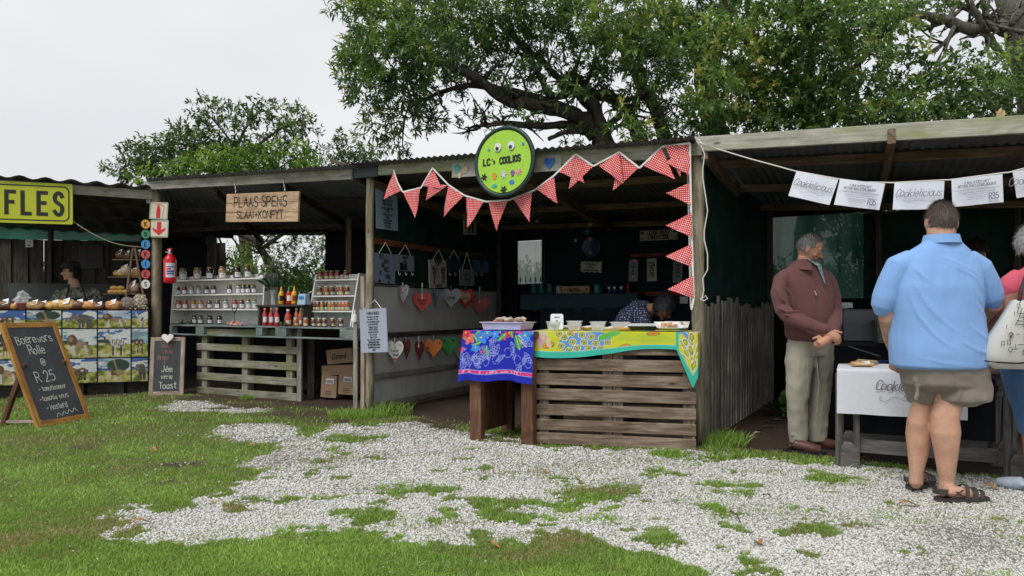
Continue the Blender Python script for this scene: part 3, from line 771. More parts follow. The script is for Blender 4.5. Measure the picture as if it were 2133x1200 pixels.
for k in range(5):
 mb = MB(); u_ = ua + (ub - ua) * (.12 + .19 * k)
 p = BK.at(u_, za + .03, -.03); mb.prism([(-.012, 0), (.012, 0), (.012, .05), (0, .085), (-.012, .05)], (p, BK.u, V(0, 0, 1), BK.n), .002); mb.build('hem_point', hm, o)
panel(st, 'wall_panel', MT['net_dark'], SR, .08, 3.6, 1.02, 2.50, -.02, .012)
plank(st, 'stud', MT['white'], FR.hit(1434, 330, -.16) , FR.hit(1441, 640, -.16), .028, .028, up=V(0, 1, 0))
# ===== 2 the preserves stall
LDIR = V(-1.34, 3.06, 0).normalized()
st2 = thing('market_stall', 'open-fronted timber stall with the hanging wooden board, white jar racks on its counter', 'market stall', (PL[0], PL[1], 0), group='row of roofed market stalls')
pole(st2, PL[0], PL[1], -.1, 2.86, .067)
fascia(st2, FL, (303, 378), (735, 351), .125, MT['fascia'])
mb = MB(); A_ = FL.hit(305, 374, .12); B_ = FL.hit(745, 347, .12)
corr(mb, (A_.x, A_.y), (B_.x, B_.y), DL, 3.9, A_.z, B_.z, .42, pitch=.095, left_dir=LDIR)
mb.build('roof_sheet', MT['tin'], st2, True)
LB = V(-6.45, 13.4, 0); MBk = V(PM[0], PM[1], 0) + DL * 3.3
BL2 = Plane((LB.x, LB.y), (MBk.x, MBk.y)); LL = (MBk - LB).length
for v_ in (1.1, 2.3):
 plank(st2, 'purlin', MT['dark_wood'], V(PL[0], PL[1], 2.84 - v_ * .13) + LDIR * v_, V(PM[0], PM[1], 2.70 - v_ * .12) + DL * v_, .05, .07)
for k in range(4):
 a = V(PL[0], PL[1], 2.80 - k * .04) + FL.u * (k * 1.3 + .05); plank(st2, 'rafter', MT['dark_wood'], a, a + LDIR.lerp(DL, k / 3) * 3.3 - V(0, 0, .4), .05, .09)
def uo(px, py=560): return (BL2.hit(px, py) - BL2.a).dot(BL2.u)
def bz(py, px=550): return BL2.hit(px, py).z
u1, u2, u3 = uo(448), uo(678), uo(430)
zt, zb2 = bz(473), bz(622)
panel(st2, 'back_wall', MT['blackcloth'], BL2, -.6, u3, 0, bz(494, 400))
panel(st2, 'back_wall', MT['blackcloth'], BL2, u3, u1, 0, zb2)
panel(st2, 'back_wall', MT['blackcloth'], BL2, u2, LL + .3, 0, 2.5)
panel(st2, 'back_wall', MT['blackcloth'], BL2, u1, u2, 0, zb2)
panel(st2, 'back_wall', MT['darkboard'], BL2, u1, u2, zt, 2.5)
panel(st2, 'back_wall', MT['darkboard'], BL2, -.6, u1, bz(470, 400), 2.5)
plank(st2, 'stud', MT['dark_wood'], BL2.at(u1 - .05, 0, .03), BL2.at(u1 - .05, 2.5, .03), .13, .1, up=V(0, 1, 0))
p = FL.hit(727, 640, -1.6); plank(st2, 'stud', MT['rafter'], V(p.x, p.y, .9), V(p.x, p.y, 2.5), .08, .07, up=V(0, 1, 0))
for (px, z1_) in ((741, 1.0), ):
 a = FL.hit(px, 700, -.02); plank(st2, 'stud', MT['grey_wood'], V(a.x, a.y, 0), V(a.x, a.y, z1_), .05, .05, up=V(0, 1, 0))
a = FL.hit(756, 700, .01); plank(st2, 'stud', MT['driftwood'], V(a.x, a.y, 0), V(a.x, a.y, 1.55), .045, .045, up=V(0, 1, 0))
# ===== 3 the leftmost stall
st3 = thing('market_stall', 'leftmost timber stall behind the yellow road-sign style board, plank back wall', 'market stall', (PW[0], PW[1], 0), group='row of roofed market stalls')
WL = V(PW[0], PW[1], 0) - FW.u * 2.2
dW = V(-.38, 1, 0).normalized()
a = FW.hit(-20, 373, .02); c = FW.hit(318, 397, .02); a = a + (a - c) * .6
plank(st3, 'fascia', MT['fascia'], a - V(0, 0, .065), c - V(0, 0, .065), .04, .13)
mb = MB(); corr(mb, (a.x, a.y - .05), (c.x, c.y - .05), dW, 3.8, a.z + .035, c.z + .03, .35, pitch=.30, amp=.022, left_dir=(-.3, 1))
mb.build('roof_sheet', MT['tin_dark'], st3, True)
pole(st3, WL.x, WL.y, -.1, a.z - .1, .06)
plank(st3, 'bracket', MT['grey_wood'], FW.hit(312, 404, -.02), FW.hit(312, 424, -.02), .07, .07, up=V(0, 1, 0))
for v_ in (.8, 1.9, 3.0):
 plank(st3, 'purlin', MT['dark_wood'], V(a.x, a.y + v_, a.z - .1 - v_ * .09), V(c.x, c.y + v_, c.z - .08 - v_ * .09), .06, .08)
q = V(-6.45, 13.45, 0); q0 = V(WL.x - 1.2, WL.y + 3.6, 0)
BW = Plane((q0.x, q0.y), (q.x, q.y)); LW = (q - q0).length
zr = BW.hit(150, 499).z; mb = MB(); k = 0; x_ = -.2
while x_ < LW + 1.0:
 w_ = .11 + .04 * random.random(); mb.obox(BW.at(x_ + w_ / 2, zr / 2, (.014 if k % 2 else -.014)), BW.u * (w_ / 2 - (.009 if k in (7, 15) else -.003)), V(0, 0, zr / 2 - random.random() * .02), BW.n * .012); x_ += w_; k += 1
 if False and abs(x_ - (BW.hit(62, 600) - BW.a).dot(BW.u)) < .08: x_ += .02
mb.build('plank_wall', MT['dark_wood'], st3)
z2 = BW.hit(150, 462).z
mb = MB()
def nf(u, v):
 uu = -.3 + (LW + 1.2) * u; return BW.at(uu, zr - .02 + (z2 - zr + .16) * v, .06 + .012 * math.sin(uu * 7) + .02 * v)
mb.grid(nf, 60, 5); mb.build('shade_net', MT['net'], st3, True)
panel(st3, 'back_wall', MT['darkboard'], BW, -.3, LW + 1.0, z2 + .08, 2.75, .0)
plank(st3, 'back_post', MT['dark_wood'], BW.at((BW.hit(110, 480) - BW.a).dot(BW.u), 0, .1), BW.at((BW.hit(110, 480) - BW.a).dot(BW.u), 2.7, .1), .07, .07, up=V(0, 1, 0))
u_a, u_b = [(BW.hit(px, 600) - BW.a).dot(BW.u) for px in (35, 262)]
panel(st3, 'low_panel', M('dark_grey_board', (.07, .075, .08), .8), BW, u_a, u_b, 0, BW.hit(120, 592).z, .35, .02)
# ===== 4 the biscuit stall (right)
st4 = thing('market_stall', 'rightmost timber stall with the white paper banner, green shade net at its back', 'market stall', (PR[0], PR[1], 0), group='row of roofed market stalls')
a = FR.hit(1448, 288, .08); c = FR.hit(2133, 243, .08); c = c + (c - a) * .9
plank(st4, 'fascia', MT['fascia_green'], a - V(0, 0, .055), c - V(0, 0, .055), .04, .125)
mb = MB(); corr(mb, (a.x, a.y), (c.x, c.y), DL, 3.9, a.z - .02, c.z - .02, .10, over=-.03)
mb.build('roof_sheet', MT['tin'], st4, True)
R4 = Plane((PR[0], PR[1]), (c.x, c.y)); LR = (c - a).length
for v_, mt in ((.75, 'rafter'), (1.9, 'rafter'), (3.1, 'rafter')):
 plank(st4, 'purlin', MT[mt], V(a.x, a.y, a.z - .06 - v_ * .045) + DL * v_, V(c.x, c.y, c.z - .06 - v_ * .045) + DL * v_, .05, .075)
for u_ in (.08, 1.48, 3.0, 4.5):
 p = V(a.x, a.y, a.z - .13 - u_ * .03) + R4.u * u_; plank(st4, 'rafter', MT['rafter'], p, p + DL * 3.5 - V(0, 0, .15), .055, .11)
pole(st4, c.x - .2, c.y + .15, -.1, 2.3, .055)
B4b = (BR[0] + FR.u.x * 4.2, BR[1] + FR.u.y * 4.2); BK4 = Plane(BR, B4b)
zn0, zn1 = BK4.hit(1700, 622).z, BK4.hit(1700, 448).z
mb = MB()
mb.grid(lambda u, v: BK4.at(4.2 * u, zn0 + (zn1 - zn0) * v, .03 * math.sin(u * 40) * (1 - .4 * v) + .03 * math.sin(u * 13)), 120, 8)
mb.build('shade_net', MT['net_pale'], st4, True)
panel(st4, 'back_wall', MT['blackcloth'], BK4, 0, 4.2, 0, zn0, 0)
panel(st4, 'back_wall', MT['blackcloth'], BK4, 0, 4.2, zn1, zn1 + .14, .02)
for u_ in (.0, 1.25, 2.6): plank(st4, 'back_post', MT['dark_wood'], BK4.at(u_, 0, .1), BK4.at(u_, zn1 + .2, .1), .08, .08, up=V(0, 1, 0))
u_a = (BK4.hit(1800, 560) - BK4.a).dot(BK4.u)
panel(st4, 'back_wall', MT['net_dark'], BK4, u_a, 4.2, zn0, zn1 - .03, .08, .01)
plank(st4, 'door_post', MT['blackcloth'], SR.at(3.3, 0, -.1), SR.at(3.3, 2.4, -.1), .2, .06, up=V(0, 1, 0))
pf = thing('picket_fence', 'low weathered grey picket divider running back from the white-corded post', 'fence', (PR[0], PR[1], 0))
x_ = .14; k = 0
while x_ < 3.5:
 w_ = .062 + .02 * random.random(); top = 1.17 + .09 * random.random() + .03 * math.sin(x_ * 2)
 mb = MB(); o_ = .045 + random.uniform(-.004, .004)
 mb.obox(SR.at(x_ + w_ / 2, top / 2 + .02, o_) , SR.u * w_ / 2 + V(0, 0, random.uniform(-.001, .001)), V(0, 0, top / 2) + SR.u * random.uniform(-.008, .008), SR.n * .009, .003)
 mb.build('picket', MT['fence'], pf); x_ += w_ + .046 + .024 * random.random()
for z_ in (.55, 1.14): plank(pf, 'rail', MT['fence'], SR.at(.1, z_, .015), SR.at(3.5, z_, .015), .03, .09)
plank(pf, 'end_post', MT['fence'], SR.at(.1, -.05, .02), SR.at(.1, 1.22, .02), .045, .045, up=V(0, 1, 0))
# ---------------------------------------------------------------- trees
def tree_leaves(blobs, density, leaf=(.07, .12), wid=.26, per=11, tone_mu=.45, seed=1, twig=.16, droop=.35):
 """blobs: (px, py, rx_px, ry_px, Y, depth_radius, tone shift, fill). Returns verts, quads, tone"""
 r = np.random.default_rng(seed); Vs = []; Ts = []
 for (px, py, rx, ry, Y, rd, ts, fill) in blobs:
  c = pt(px, py, Y); ax, az = rx * Y / FP, ry * Y / FP
  vol = ax * az * rd
  nt_ = max(6, int(density * fill * (ax * az + ax * rd + az * rd) * 1.0))
  u = r.normal(size=(nt_, 3)); u /= np.linalg.norm(u, axis=1)[:, None]
  rad = r.uniform(.25, 1, nt_) ** .55 * (1 + r.normal(0, .07, nt_))
  P0 = np.array(c)[None] + u * rad[:, None] * np.array([ax, rd, az])[None]
  d = u * .9 + r.normal(0, .5, (nt_, 3)) + np.array([0, -.15, .25]); d /= np.linalg.norm(d, axis=1)[:, None]
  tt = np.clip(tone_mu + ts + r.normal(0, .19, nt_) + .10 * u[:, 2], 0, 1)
  k = per
  s_ = r.uniform(0, 1, (nt_, k))
  L = r.uniform(leaf[0], leaf[1], (nt_, k)) * r.uniform(.8, 1.15, (nt_, 1))
  org = P0[:, None] + d[:, None] * (s_ * twig)[..., None]
  ld = d[:, None] * .55 + r.normal(0, .62, (nt_, k, 3)); ld[..., 2] -= droop * r.uniform(0, 1, (nt_, k))
  ld /= np.linalg.norm(ld, axis=2)[..., None]
  sd = np.cross(ld, r.normal(0, .5, (nt_, k, 3)) + np.array([0, 0, 1])); sd /= np.linalg.norm(sd, axis=2)[..., None] + 1e-9
  nn = np.cross(sd, ld)
  w = (L * wid * .5)[..., None]; L_ = L[..., None]
  a = org; b_ = org + ld * L_ * .45 + sd * w + nn * L_ * .05; t_ = org + ld * L_ - nn * L_ * .08; c_ = org + ld * L_ * .45 - sd * w + nn * L_ * .05
  Q = np.stack([a, b_, t_, c_], 2).reshape(-1, 4, 3)
  Vs.append(Q); Ts.append(np.clip(np.repeat(tt, k) + r.normal(0, .05, nt_ * k), 0, 1))
 Q = np.concatenate(Vs); T = np.concatenate(Ts)
 return Q.reshape(-1, 3), np.arange(len(Q) * 4).reshape(-1, 4), np.repeat(T, 4)
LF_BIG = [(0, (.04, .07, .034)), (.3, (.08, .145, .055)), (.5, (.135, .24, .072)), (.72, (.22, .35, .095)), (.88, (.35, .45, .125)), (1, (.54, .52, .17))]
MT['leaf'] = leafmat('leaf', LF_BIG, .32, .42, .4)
MT['leaf_bright'] = leafmat('leaf_young', [(0, (.03, .07, .02)), (.4, (.07, .15, .03)), (.7, (.17, .31, .05)), (1, (.38, .52, .11))], .38, .5, .3)
MT['leaf_dull'] = leafmat('leaf_greyish', [(0, (.05, .08, .04)), (.4, (.09, .145, .06)), (.7, (.16, .24, .075)), (1, (.27, .38, .10))], .3, .55, .3)
def barkmat(name, c1, c2):
 m, t, b = newmat(name); v = coords(t, 'Object')
 t.links.new(ramp(t, noise(t, coords(t, 'Object', (9, 9, 2.5)), 2, 6, .65), [(.3, c1), (.7, c2)]), b.inputs['Base Color'])
 b.inputs['Roughness'].default_value = .95; b.inputs['Specular IOR Level'].default_value = .1
 bump(t, b, noise(t, coords(t, 'Object', (14, 14, 4)), 3, 6, .7), 1.0, .03); return m
MT['bark'] = barkmat('dark_bark', (.045, .038, .03), (.13, .115, .095))
MT['bark2'] = barkmat('pale_bark', (.12, .11, .095), (.30, .275, .235))
def limb(mb, pts, r0, r1, jit=.03, k=5):
 P = [pt(*p) if not isinstance(p, Vector) else p for p in pts]
 Q = []; n = len(P)
 for i in range(n - 1):
  p0, p1, p2, p3 = P[max(i - 1, 0)], P[i], P[i + 1], P[min(i + 2, n - 1)]
  for j in range(k):
   t = j / k
   Q.append(.5 * ((2 * p1) + (p2 - p0) * t + (2 * p0 - 5 * p1 + 4 * p2 - p3) * t * t + (3 * p1 - p0 - 3 * p2 + p3) * t ** 3))
 Q.append(P[-1])
 m = len(Q)
 Q = [q + V(*(rng.normal(0, jit * (.3 if i in (0, m - 1) else 1), 3))) * (r0 * 2.2) for i, q in enumerate(Q)]
 mb.tube(Q, [(r0 + (r1 - r0) * (i / (m - 1)) ** .8) * (1 + .1 * math.sin(i * 2.1)) for i in range(m)], 9, wob=.12)
 return Q
def twigs(mb, Q, n, L, r, up=.3, k=4):
 for _ in range(n):
  i = int(rng.integers(len(Q) // 4, len(Q))); d = V(*rng.normal(0, 1, 3)); d.z += up; d.normalize()
  p = [Q[i]]; l = L * rng.uniform(.4, 1.2)
  for j in range(k): d = (d + V(*rng.normal(0, .35, 3))).normalized(); p.append(p[-1] + d * l / k)
  mb.tube(p, [r * (1 - .8 * j / k) for j in range(k + 1)], 5)
  if l > L * .6:
   for _2 in range(2):
    d2 = (d + V(*rng.normal(0, .8, 3))).normalized(); b_ = p[2]; mb.tube([b_, b_ + d2 * l * .25, b_ + d2 * l * .45 + V(0, 0, l * .06)], [r * .5, r * .35, r * .12], 4)
def tree(name, label, base, trunkpts, limbs, blobs, density, lm, bark, ntw=6, twL=.8, group=None, cat='tree', **kw):
 st = thing(name, label, cat, (base[0], base[1], 0), group=group)
 mb = MB()
 if trunkpts: limb(mb, trunkpts[0], trunkpts[1], trunkpts[2], .02)
 mb.build('trunk', bark, st, True)
 for (p, r0, r1, nt_) in limbs:
  mb = MB(); Q = limb(mb, p, r0, r1); twigs(mb, Q, nt_, twL, r1 * .9 + .006); mb.build('branch', bark, st, True)
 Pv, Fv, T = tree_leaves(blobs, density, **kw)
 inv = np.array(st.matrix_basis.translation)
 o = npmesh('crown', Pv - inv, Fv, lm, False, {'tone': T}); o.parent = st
 print(name, len(Fv)); return st
def jb(lst, Y, dY, rd, seed):
 r = random.Random(seed); out = []
 for b_ in lst:
  px, py, rx, ry = b_[:4]; ts = b_[4] if len(b_) > 4 else 0; fill = b_[5] if len(b_) > 5 else 1
  out.append((px, py, rx, ry, Y + r.uniform(-dY, dY), rd * (rx / 60.0) ** .7, ts, fill))
 return out
T1Y = 12.6
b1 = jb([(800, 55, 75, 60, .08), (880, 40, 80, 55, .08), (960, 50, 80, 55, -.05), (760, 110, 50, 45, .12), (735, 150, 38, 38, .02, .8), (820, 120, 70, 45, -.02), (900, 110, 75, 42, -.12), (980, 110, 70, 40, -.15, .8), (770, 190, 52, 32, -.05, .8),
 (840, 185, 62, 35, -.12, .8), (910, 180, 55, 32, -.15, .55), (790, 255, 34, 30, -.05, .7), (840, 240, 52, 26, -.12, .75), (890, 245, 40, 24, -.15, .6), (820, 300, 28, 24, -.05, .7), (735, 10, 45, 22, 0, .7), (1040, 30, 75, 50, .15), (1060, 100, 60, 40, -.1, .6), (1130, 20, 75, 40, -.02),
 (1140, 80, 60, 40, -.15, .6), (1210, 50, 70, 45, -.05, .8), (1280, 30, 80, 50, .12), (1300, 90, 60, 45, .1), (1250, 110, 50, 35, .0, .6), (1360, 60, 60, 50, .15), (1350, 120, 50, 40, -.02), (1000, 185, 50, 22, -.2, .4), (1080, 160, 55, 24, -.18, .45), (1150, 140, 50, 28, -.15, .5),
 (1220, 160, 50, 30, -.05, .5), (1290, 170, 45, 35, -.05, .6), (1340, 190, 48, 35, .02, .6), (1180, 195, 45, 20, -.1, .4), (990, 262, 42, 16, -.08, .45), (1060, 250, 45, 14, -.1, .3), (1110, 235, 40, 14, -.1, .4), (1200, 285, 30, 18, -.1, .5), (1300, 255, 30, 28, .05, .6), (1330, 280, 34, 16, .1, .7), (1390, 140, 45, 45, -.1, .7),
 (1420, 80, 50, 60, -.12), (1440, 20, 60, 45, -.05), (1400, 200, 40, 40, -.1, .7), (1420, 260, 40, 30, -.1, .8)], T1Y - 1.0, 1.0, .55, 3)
for (px, py) in [(900, -60), (1050, -70), (1200, -60), (1350, -70), (800, -30)]: b1.append((px, py, 90, 50, T1Y - .5, .8, 0, .6))
tree('spreading_tree', 'big spreading dark-limbed tree arching left over the middle stalls', (1.55, T1Y + .4), ([V(1.6, T1Y + .4, 0), V(1.55, T1Y + .2, 1.4), (1262, 350, T1Y), (1252, 305, T1Y)], .27, .18), [
 ([(1275, 330, T1Y), (1235, 262, T1Y), (1190, 236, T1Y - .2), (1120, 222, T1Y - .5), (1050, 205, T1Y - .8), (985, 160, T1Y - 1), (900, 125, T1Y - 1.2), (850, 95, T1Y - 1.3)], .17, .05, 16),
 ([(1225, 250, T1Y), (1150, 215, T1Y - .3), (1060, 190, T1Y - .5), (975, 178, T1Y - .7), (900, 200, T1Y - .8), (850, 225, T1Y - .9)], .10, .02, 18),
 ([(1240, 290, T1Y), (1200, 262, T1Y), (1120, 262, T1Y - .4), (1045, 256, T1Y - .8), (1000, 262, T1Y - 1)], .10, .03, 10),
 ([(1220, 275, T1Y), (1180, 275, T1Y - .2), (1143, 290, T1Y - .3)], .06, .035, 0),
 ([(1262, 300, T1Y), (1248, 240, T1Y - .2), (1215, 190, T1Y - .3), (1150, 200, T1Y - .4), (1120, 150, T1Y - .5), (1090, 100, T1Y - .6), (1060, 60, T1Y - .7)], .11, .03, 10),
 ([(1275, 320, T1Y + .1), (1250, 260, T1Y + .1), (1215, 205, T1Y), (1180, 180, T1Y), (1125, 125, T1Y - .2), (1070, 80, T1Y - .3)], .13, .04, 10),
 ([(1345, 340, T1Y + .3), (1325, 270, T1Y + .3), (1290, 215, T1Y + .2), (1240, 195, T1Y), (1190, 150, T1Y)], .17, .05, 10),
 ([(1262, 265, T1Y), (1300, 235, T1Y), (1350, 190, T1Y), (1385, 150, T1Y)], .07, .03, 6),
 ([(1392, 340, T1Y + .4), (1380, 270, T1Y + .4), (1350, 200, T1Y + .3), (1320, 150, T1Y + .2), (1290, 90, T1Y)], .16, .06, 8),
 ([(1262, 280, T1Y), (1290, 262, T1Y), (1335, 255, T1Y)], .05, .02, 4),
 ([(1500, 340, T1Y + .8), (1480, 240, T1Y + .6), (1470, 150, T1Y + .6), (1500, 60, T1Y + .4), (1530, -30, T1Y)], .26, .14, 8),
 ([(1470, 160, T1Y + .6), (1440, 100, T1Y + .5), (1390, 60, T1Y + .3), (1360, 10, T1Y)], .12, .04, 8)],
 b1, 195, MT['leaf'], MT['bark'], leaf=(.07, .155), per=11, tone_mu=.47, seed=5, twL=.7)
T2Y = 10.6
b2 = jb([(1540, 120, 80, 55, .28), (1620, 60, 90, 50, .08), (1480, 90, 50, 55, .05), (1600, 150, 80, 50, .25), (1700, 60, 85, 60, -.02), (1700, 140, 80, 50, .12), (1780, 60, 80, 55, -.05, .8), (1790, 130, 75, 45, .0, .7), (1530, 200, 75, 45, .2), (1620, 215, 80, 45, .08), (1480, 190, 50, 45, .06), (1710, 210, 80, 45, .05),
 (1800, 200, 75, 45, -.05, .75), (1870, 80, 50, 50, .05, .6), (1870, 160, 60, 45, -.02, .6), (1890, 225, 65, 38, -.02, .7), (1960, 190, 55, 45, -.05, .7), (1990, 140, 55, 40, -.05, .6), (2040, 210, 50, 38, -.08, .7), (2000, 230, 60, 30, .0, .8), (1550, 262, 70, 28, .08), (1640, 265, 70, 25, .05), (1740, 258, 75, 22, .05), (1470, 262, 45, 30, .02), (1840, 252, 70, 20, .0),
 (1940, 245, 60, 18, 0), (2090, 150, 50, 50, -.02, .6), (2120, 220, 40, 40, -.05, .7), (1600, 5, 80, 30, .0), (1720, 0, 90, 30, -.05), (1850, 10, 60, 30, .1, .6)], T2Y, .8, .5, 9)
tree('leafy_tree', 'dense yellow-green leafy tree directly above the rightmost stall roof', (4.6, T2Y + 1), ([V(4.7, T2Y + 1, 0), V(4.65, T2Y + 1, 1.5), (1690, 300, T2Y + .6), (1680, 180, T2Y + .4)], .17, .1), [
 ([(1685, 240, T2Y + .5), (1640, 190, T2Y + .3), (1560, 150, T2Y), (1500, 110, T2Y - .2)], .07, .02, 10),
 ([(1690, 250, T2Y + .5), (1730, 180, T2Y + .3), (1800, 120, T2Y), (1850, 60, T2Y)], .08, .02, 10),
 ([(1690, 280, T2Y + .5), (1780, 230, T2Y + .3), (1880, 200, T2Y), (1990, 170, T2Y)], .07, .02, 12),
 ([(1680, 180, T2Y + .5), (1690, 100, T2Y + .3), (1660, 10, T2Y)], .09, .04, 8)],
 b2, 240, MT['leaf'], MT['bark'], leaf=(.055, .12), wid=.42, per=10, tone_mu=.50, seed=8, twL=.6)
T3Y = 13.0
b3 = jb([(1900, 15, 60, 35, .1, .5), (1960, -20, 80, 40, .0, .5), (2080, -30, 90, 30, -.05, .4), (1860, 50, 40, 35, .0, .6), (2110, 280, 50, 30, -.1, .6), (2050, 130, 40, 30, -.1, .3), (2110, 150, 45, 40, .05, 1), (2130, 215, 50, 45, 0, 1), (2080, 195, 40, 40, .05, .9)], T3Y - .5, .3, .5, 4)
tree('old_tree', 'thick-trunked old tree with bare crooked limbs at the top right edge', (9.7, T3Y + .4), ([V(9.9, T3Y + .3, 0), V(9.8, T3Y + .3, 1.6), (2160, 260, T3Y), (2140, 120, T3Y), (2105, 0, T3Y), (2080, -120, T3Y)], .34, .24), [
 ([(2150, 90, T3Y), (2075, 52, T3Y), (2020, 60, T3Y - .2), (1960, 40, T3Y - .4), (1890, 25, T3Y - .6)], .17, .06, 16),
 ([(2090, 120, T3Y - .1), (2055, 70, T3Y - .2), (2035, 30, T3Y - .3), (2005, -20, T3Y - .4)], .07, .05, 5),
 ([(2060, 60, T3Y), (2020, 20, T3Y), (1975, 5, T3Y), (1955, -40, T3Y)], .06, .04, 8),
 ([(2100, 75, T3Y - .2), (2060, 50, T3Y - .2), (2045, -10, T3Y - .2)], .06, .04, 6),
 ([(2150, 70, T3Y - .4), (2110, 62, T3Y - .5), (2060, 48, T3Y - .5)], .045, .02, 5),
 ([(2165, 330, T3Y), (2110, 250, T3Y - .1), (2070, 230, T3Y - .2), (2050, 180, T3Y - .2)], .08, .03, 14)],
 b3, 200, MT['leaf'], MT['bark2'], leaf=(.06, .10), wid=.38, per=10, tone_mu=.45, seed=12, twL=.9)
B1Y = 20.0
b4 = jb([(425, 225, 30, 24, -.02, .7), (440, 250, 26, 20, -.05, .5), (455, 262, 24, 18, -.05, .5), (475, 238, 26, 18, 0, .6), (500, 248, 26, 22, .05, .7), (530, 232, 26, 18, -.05, .6), (545, 225, 24, 18, 0, .6), (590, 240, 38, 20, .08, .9), (620, 255, 32, 20, .05, .9), (640, 275, 26, 20, -.02, .7), (600, 285, 30, 20, -.05, .6),
 (575, 300, 26, 20, -.05, .6), (390, 278, 36, 18, .08), (420, 290, 34, 24, 0), (380, 300, 34, 22, -.05), (330, 305, 32, 22, .05), (300, 320, 32, 22, 0, .9), (270, 320, 22, 20, -.05, .7), (330, 335, 40, 22, -.05), (255, 352, 30, 18, 0, .8), (290, 360, 42, 20, .0), (350, 350, 40, 20, -.05), (430, 320, 50, 22, -.05), (520, 270, 26, 18, 0, .4), (480, 290, 26, 22, -.05, .5),
 (550, 310, 36, 18, 0, .8), (620, 320, 34, 20, -.02, .7), (500, 320, 60, 18, -.05)], B1Y, .8, .5, 14)
tree('background_tree', 'loose-crowned tree rising behind the roof of the hanging board stall', (-7.2, B1Y), ([V(-7.2, B1Y, 0), V(-7.25, B1Y, 1.8), (490, 380, B1Y), (488, 320, B1Y)], .20, .10), [
 ([(490, 345, B1Y), (485, 310, B1Y), (470, 280, B1Y), (430, 235, B1Y)], .06, .015, 10), ([(488, 330, B1Y), (500, 290, B1Y), (520, 255, B1Y), (545, 228, B1Y)], .06, .015, 10),
 ([(490, 340, B1Y), (540, 300, B1Y), (590, 265, B1Y), (630, 250, B1Y)], .06, .015, 10), ([(488, 350, B1Y), (430, 320, B1Y), (370, 300, B1Y), (300, 320, B1Y)], .07, .015, 10)],
 b4, 120, MT['leaf_dull'], MT['bark'], leaf=(.10, .17), wid=.36, per=10, tone_mu=.45, seed=15, twL=.7, twig=.25, group='trees behind the left stalls')
B2Y = 17.5
b5 = jb([(380, 352, 34, 18, .1), (420, 340, 34, 20, .15), (460, 335, 34, 26, .2), (500, 345, 38, 24, .1), (545, 330, 36, 24, .05), (600, 325, 38, 26, .12), (640, 345, 34, 18, 0, .8), (520, 365, 90, 20, .02), (430, 368, 80, 18, .12), (320, 372, 50, 14, .12, .8), (640, 362, 40, 14, .1)], B2Y, .4, .5, 20)
tree('young_tree', 'bright lime-leaved bushy tree just above the tin roof at left', (-6.6, B2Y), ([V(-6.5, B2Y, 0), (505, 500, B2Y), (500, 400, B2Y), (500, 360, B2Y)], .1, .05), [([(500, 400, B2Y), (470, 370, B2Y), (440, 345, B2Y)], .03, .01, 6), ([(500, 400, B2Y), (560, 365, B2Y), (610, 330, B2Y)], .03, .01, 6)],
 b5, 150, MT['leaf_bright'], MT['bark'], leaf=(.09, .14), wid=.36, per=11, tone_mu=.5, seed=22, twL=.5, twig=.2, group='trees behind the left stalls')
B3Y = 19
b6 = jb([(725, 295, 26, 20, 0, .8), (700, 310, 24, 18, .0, .6), (745, 320, 28, 22, .05, .8), (720, 335, 40, 16, 0), (680, 340, 34, 14, .0, .7), (770, 325, 24, 14, -.02, .5), (650, 352, 30, 10, .1, .8), (760, 340, 40, 10, 0)], B3Y, .4, .4, 24)
tree('background_tree', 'small airy tree between the lime-leaved bush and the middle stall roof', (-4.4, B3Y), ([V(-4.3, B3Y, 0), (720, 450, B3Y), (722, 350, B3Y)], .10, .05), [([(722, 360, B3Y), (710, 330, B3Y), (700, 300, B3Y)], .03, .01, 6), ([(722, 350, B3Y), (735, 320, B3Y), (760, 315, B3Y)], .03, .01, 6)],
 b6, 170, MT['leaf_dull'], MT['bark'], leaf=(.09, .14), wid=.34, per=9, tone_mu=.45, seed=25, twL=.5, twig=.2, group='trees behind the left stalls')
B4Y = 14.6
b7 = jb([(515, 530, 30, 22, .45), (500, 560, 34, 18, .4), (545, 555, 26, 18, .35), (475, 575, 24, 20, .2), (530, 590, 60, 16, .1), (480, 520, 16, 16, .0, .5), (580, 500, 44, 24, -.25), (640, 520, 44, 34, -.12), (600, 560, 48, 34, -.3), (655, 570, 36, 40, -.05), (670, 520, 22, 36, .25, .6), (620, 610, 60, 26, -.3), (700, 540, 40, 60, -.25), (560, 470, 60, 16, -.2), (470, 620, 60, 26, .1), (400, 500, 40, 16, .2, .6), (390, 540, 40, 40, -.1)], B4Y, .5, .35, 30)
tree('shade_tree', 'dark-limbed tree seen through the open back of the preserves stall', (-3.6, B4Y), ([V(-4.1, B4Y, 0), (585, 600, B4Y), (560, 545, B4Y), (520, 495, B4Y), (440, 470, B4Y)], .10, .06), [
 ([(585, 600, B4Y), (560, 555, B4Y - .1), (535, 515, B4Y - .1), (500, 500, B4Y - .1)], .05, .03, 6), ([(545, 520, B4Y), (600, 480, B4Y), (640, 470, B4Y)], .05, .03, 8),
 ([(450, 480, B4Y), (470, 540, B4Y), (460, 600, B4Y)], .025, .02, 6), ([(480, 490, B4Y), (500, 530, B4Y), (470, 590, B4Y)], .02, .01, 4)],
 b7, 260, MT['leaf_bright'], MT['bark'], leaf=(.05, .09), wid=.3, per=10, tone_mu=.35, seed=33, twL=.5)
B5Y = 10.3
b8 = jb([(1760, 480, 50, 40, -.2), (1780, 530, 36, 44, -.2), (1750, 440, 70, 24, -.1), (1840, 470, 70, 60, -.25), (1900, 540, 60, 80, -.3), (1700, 430, 60, 16, -.1, .6), (1680, 520, 30, 50, -.2, .3)], B5Y, .3, .3, 40)
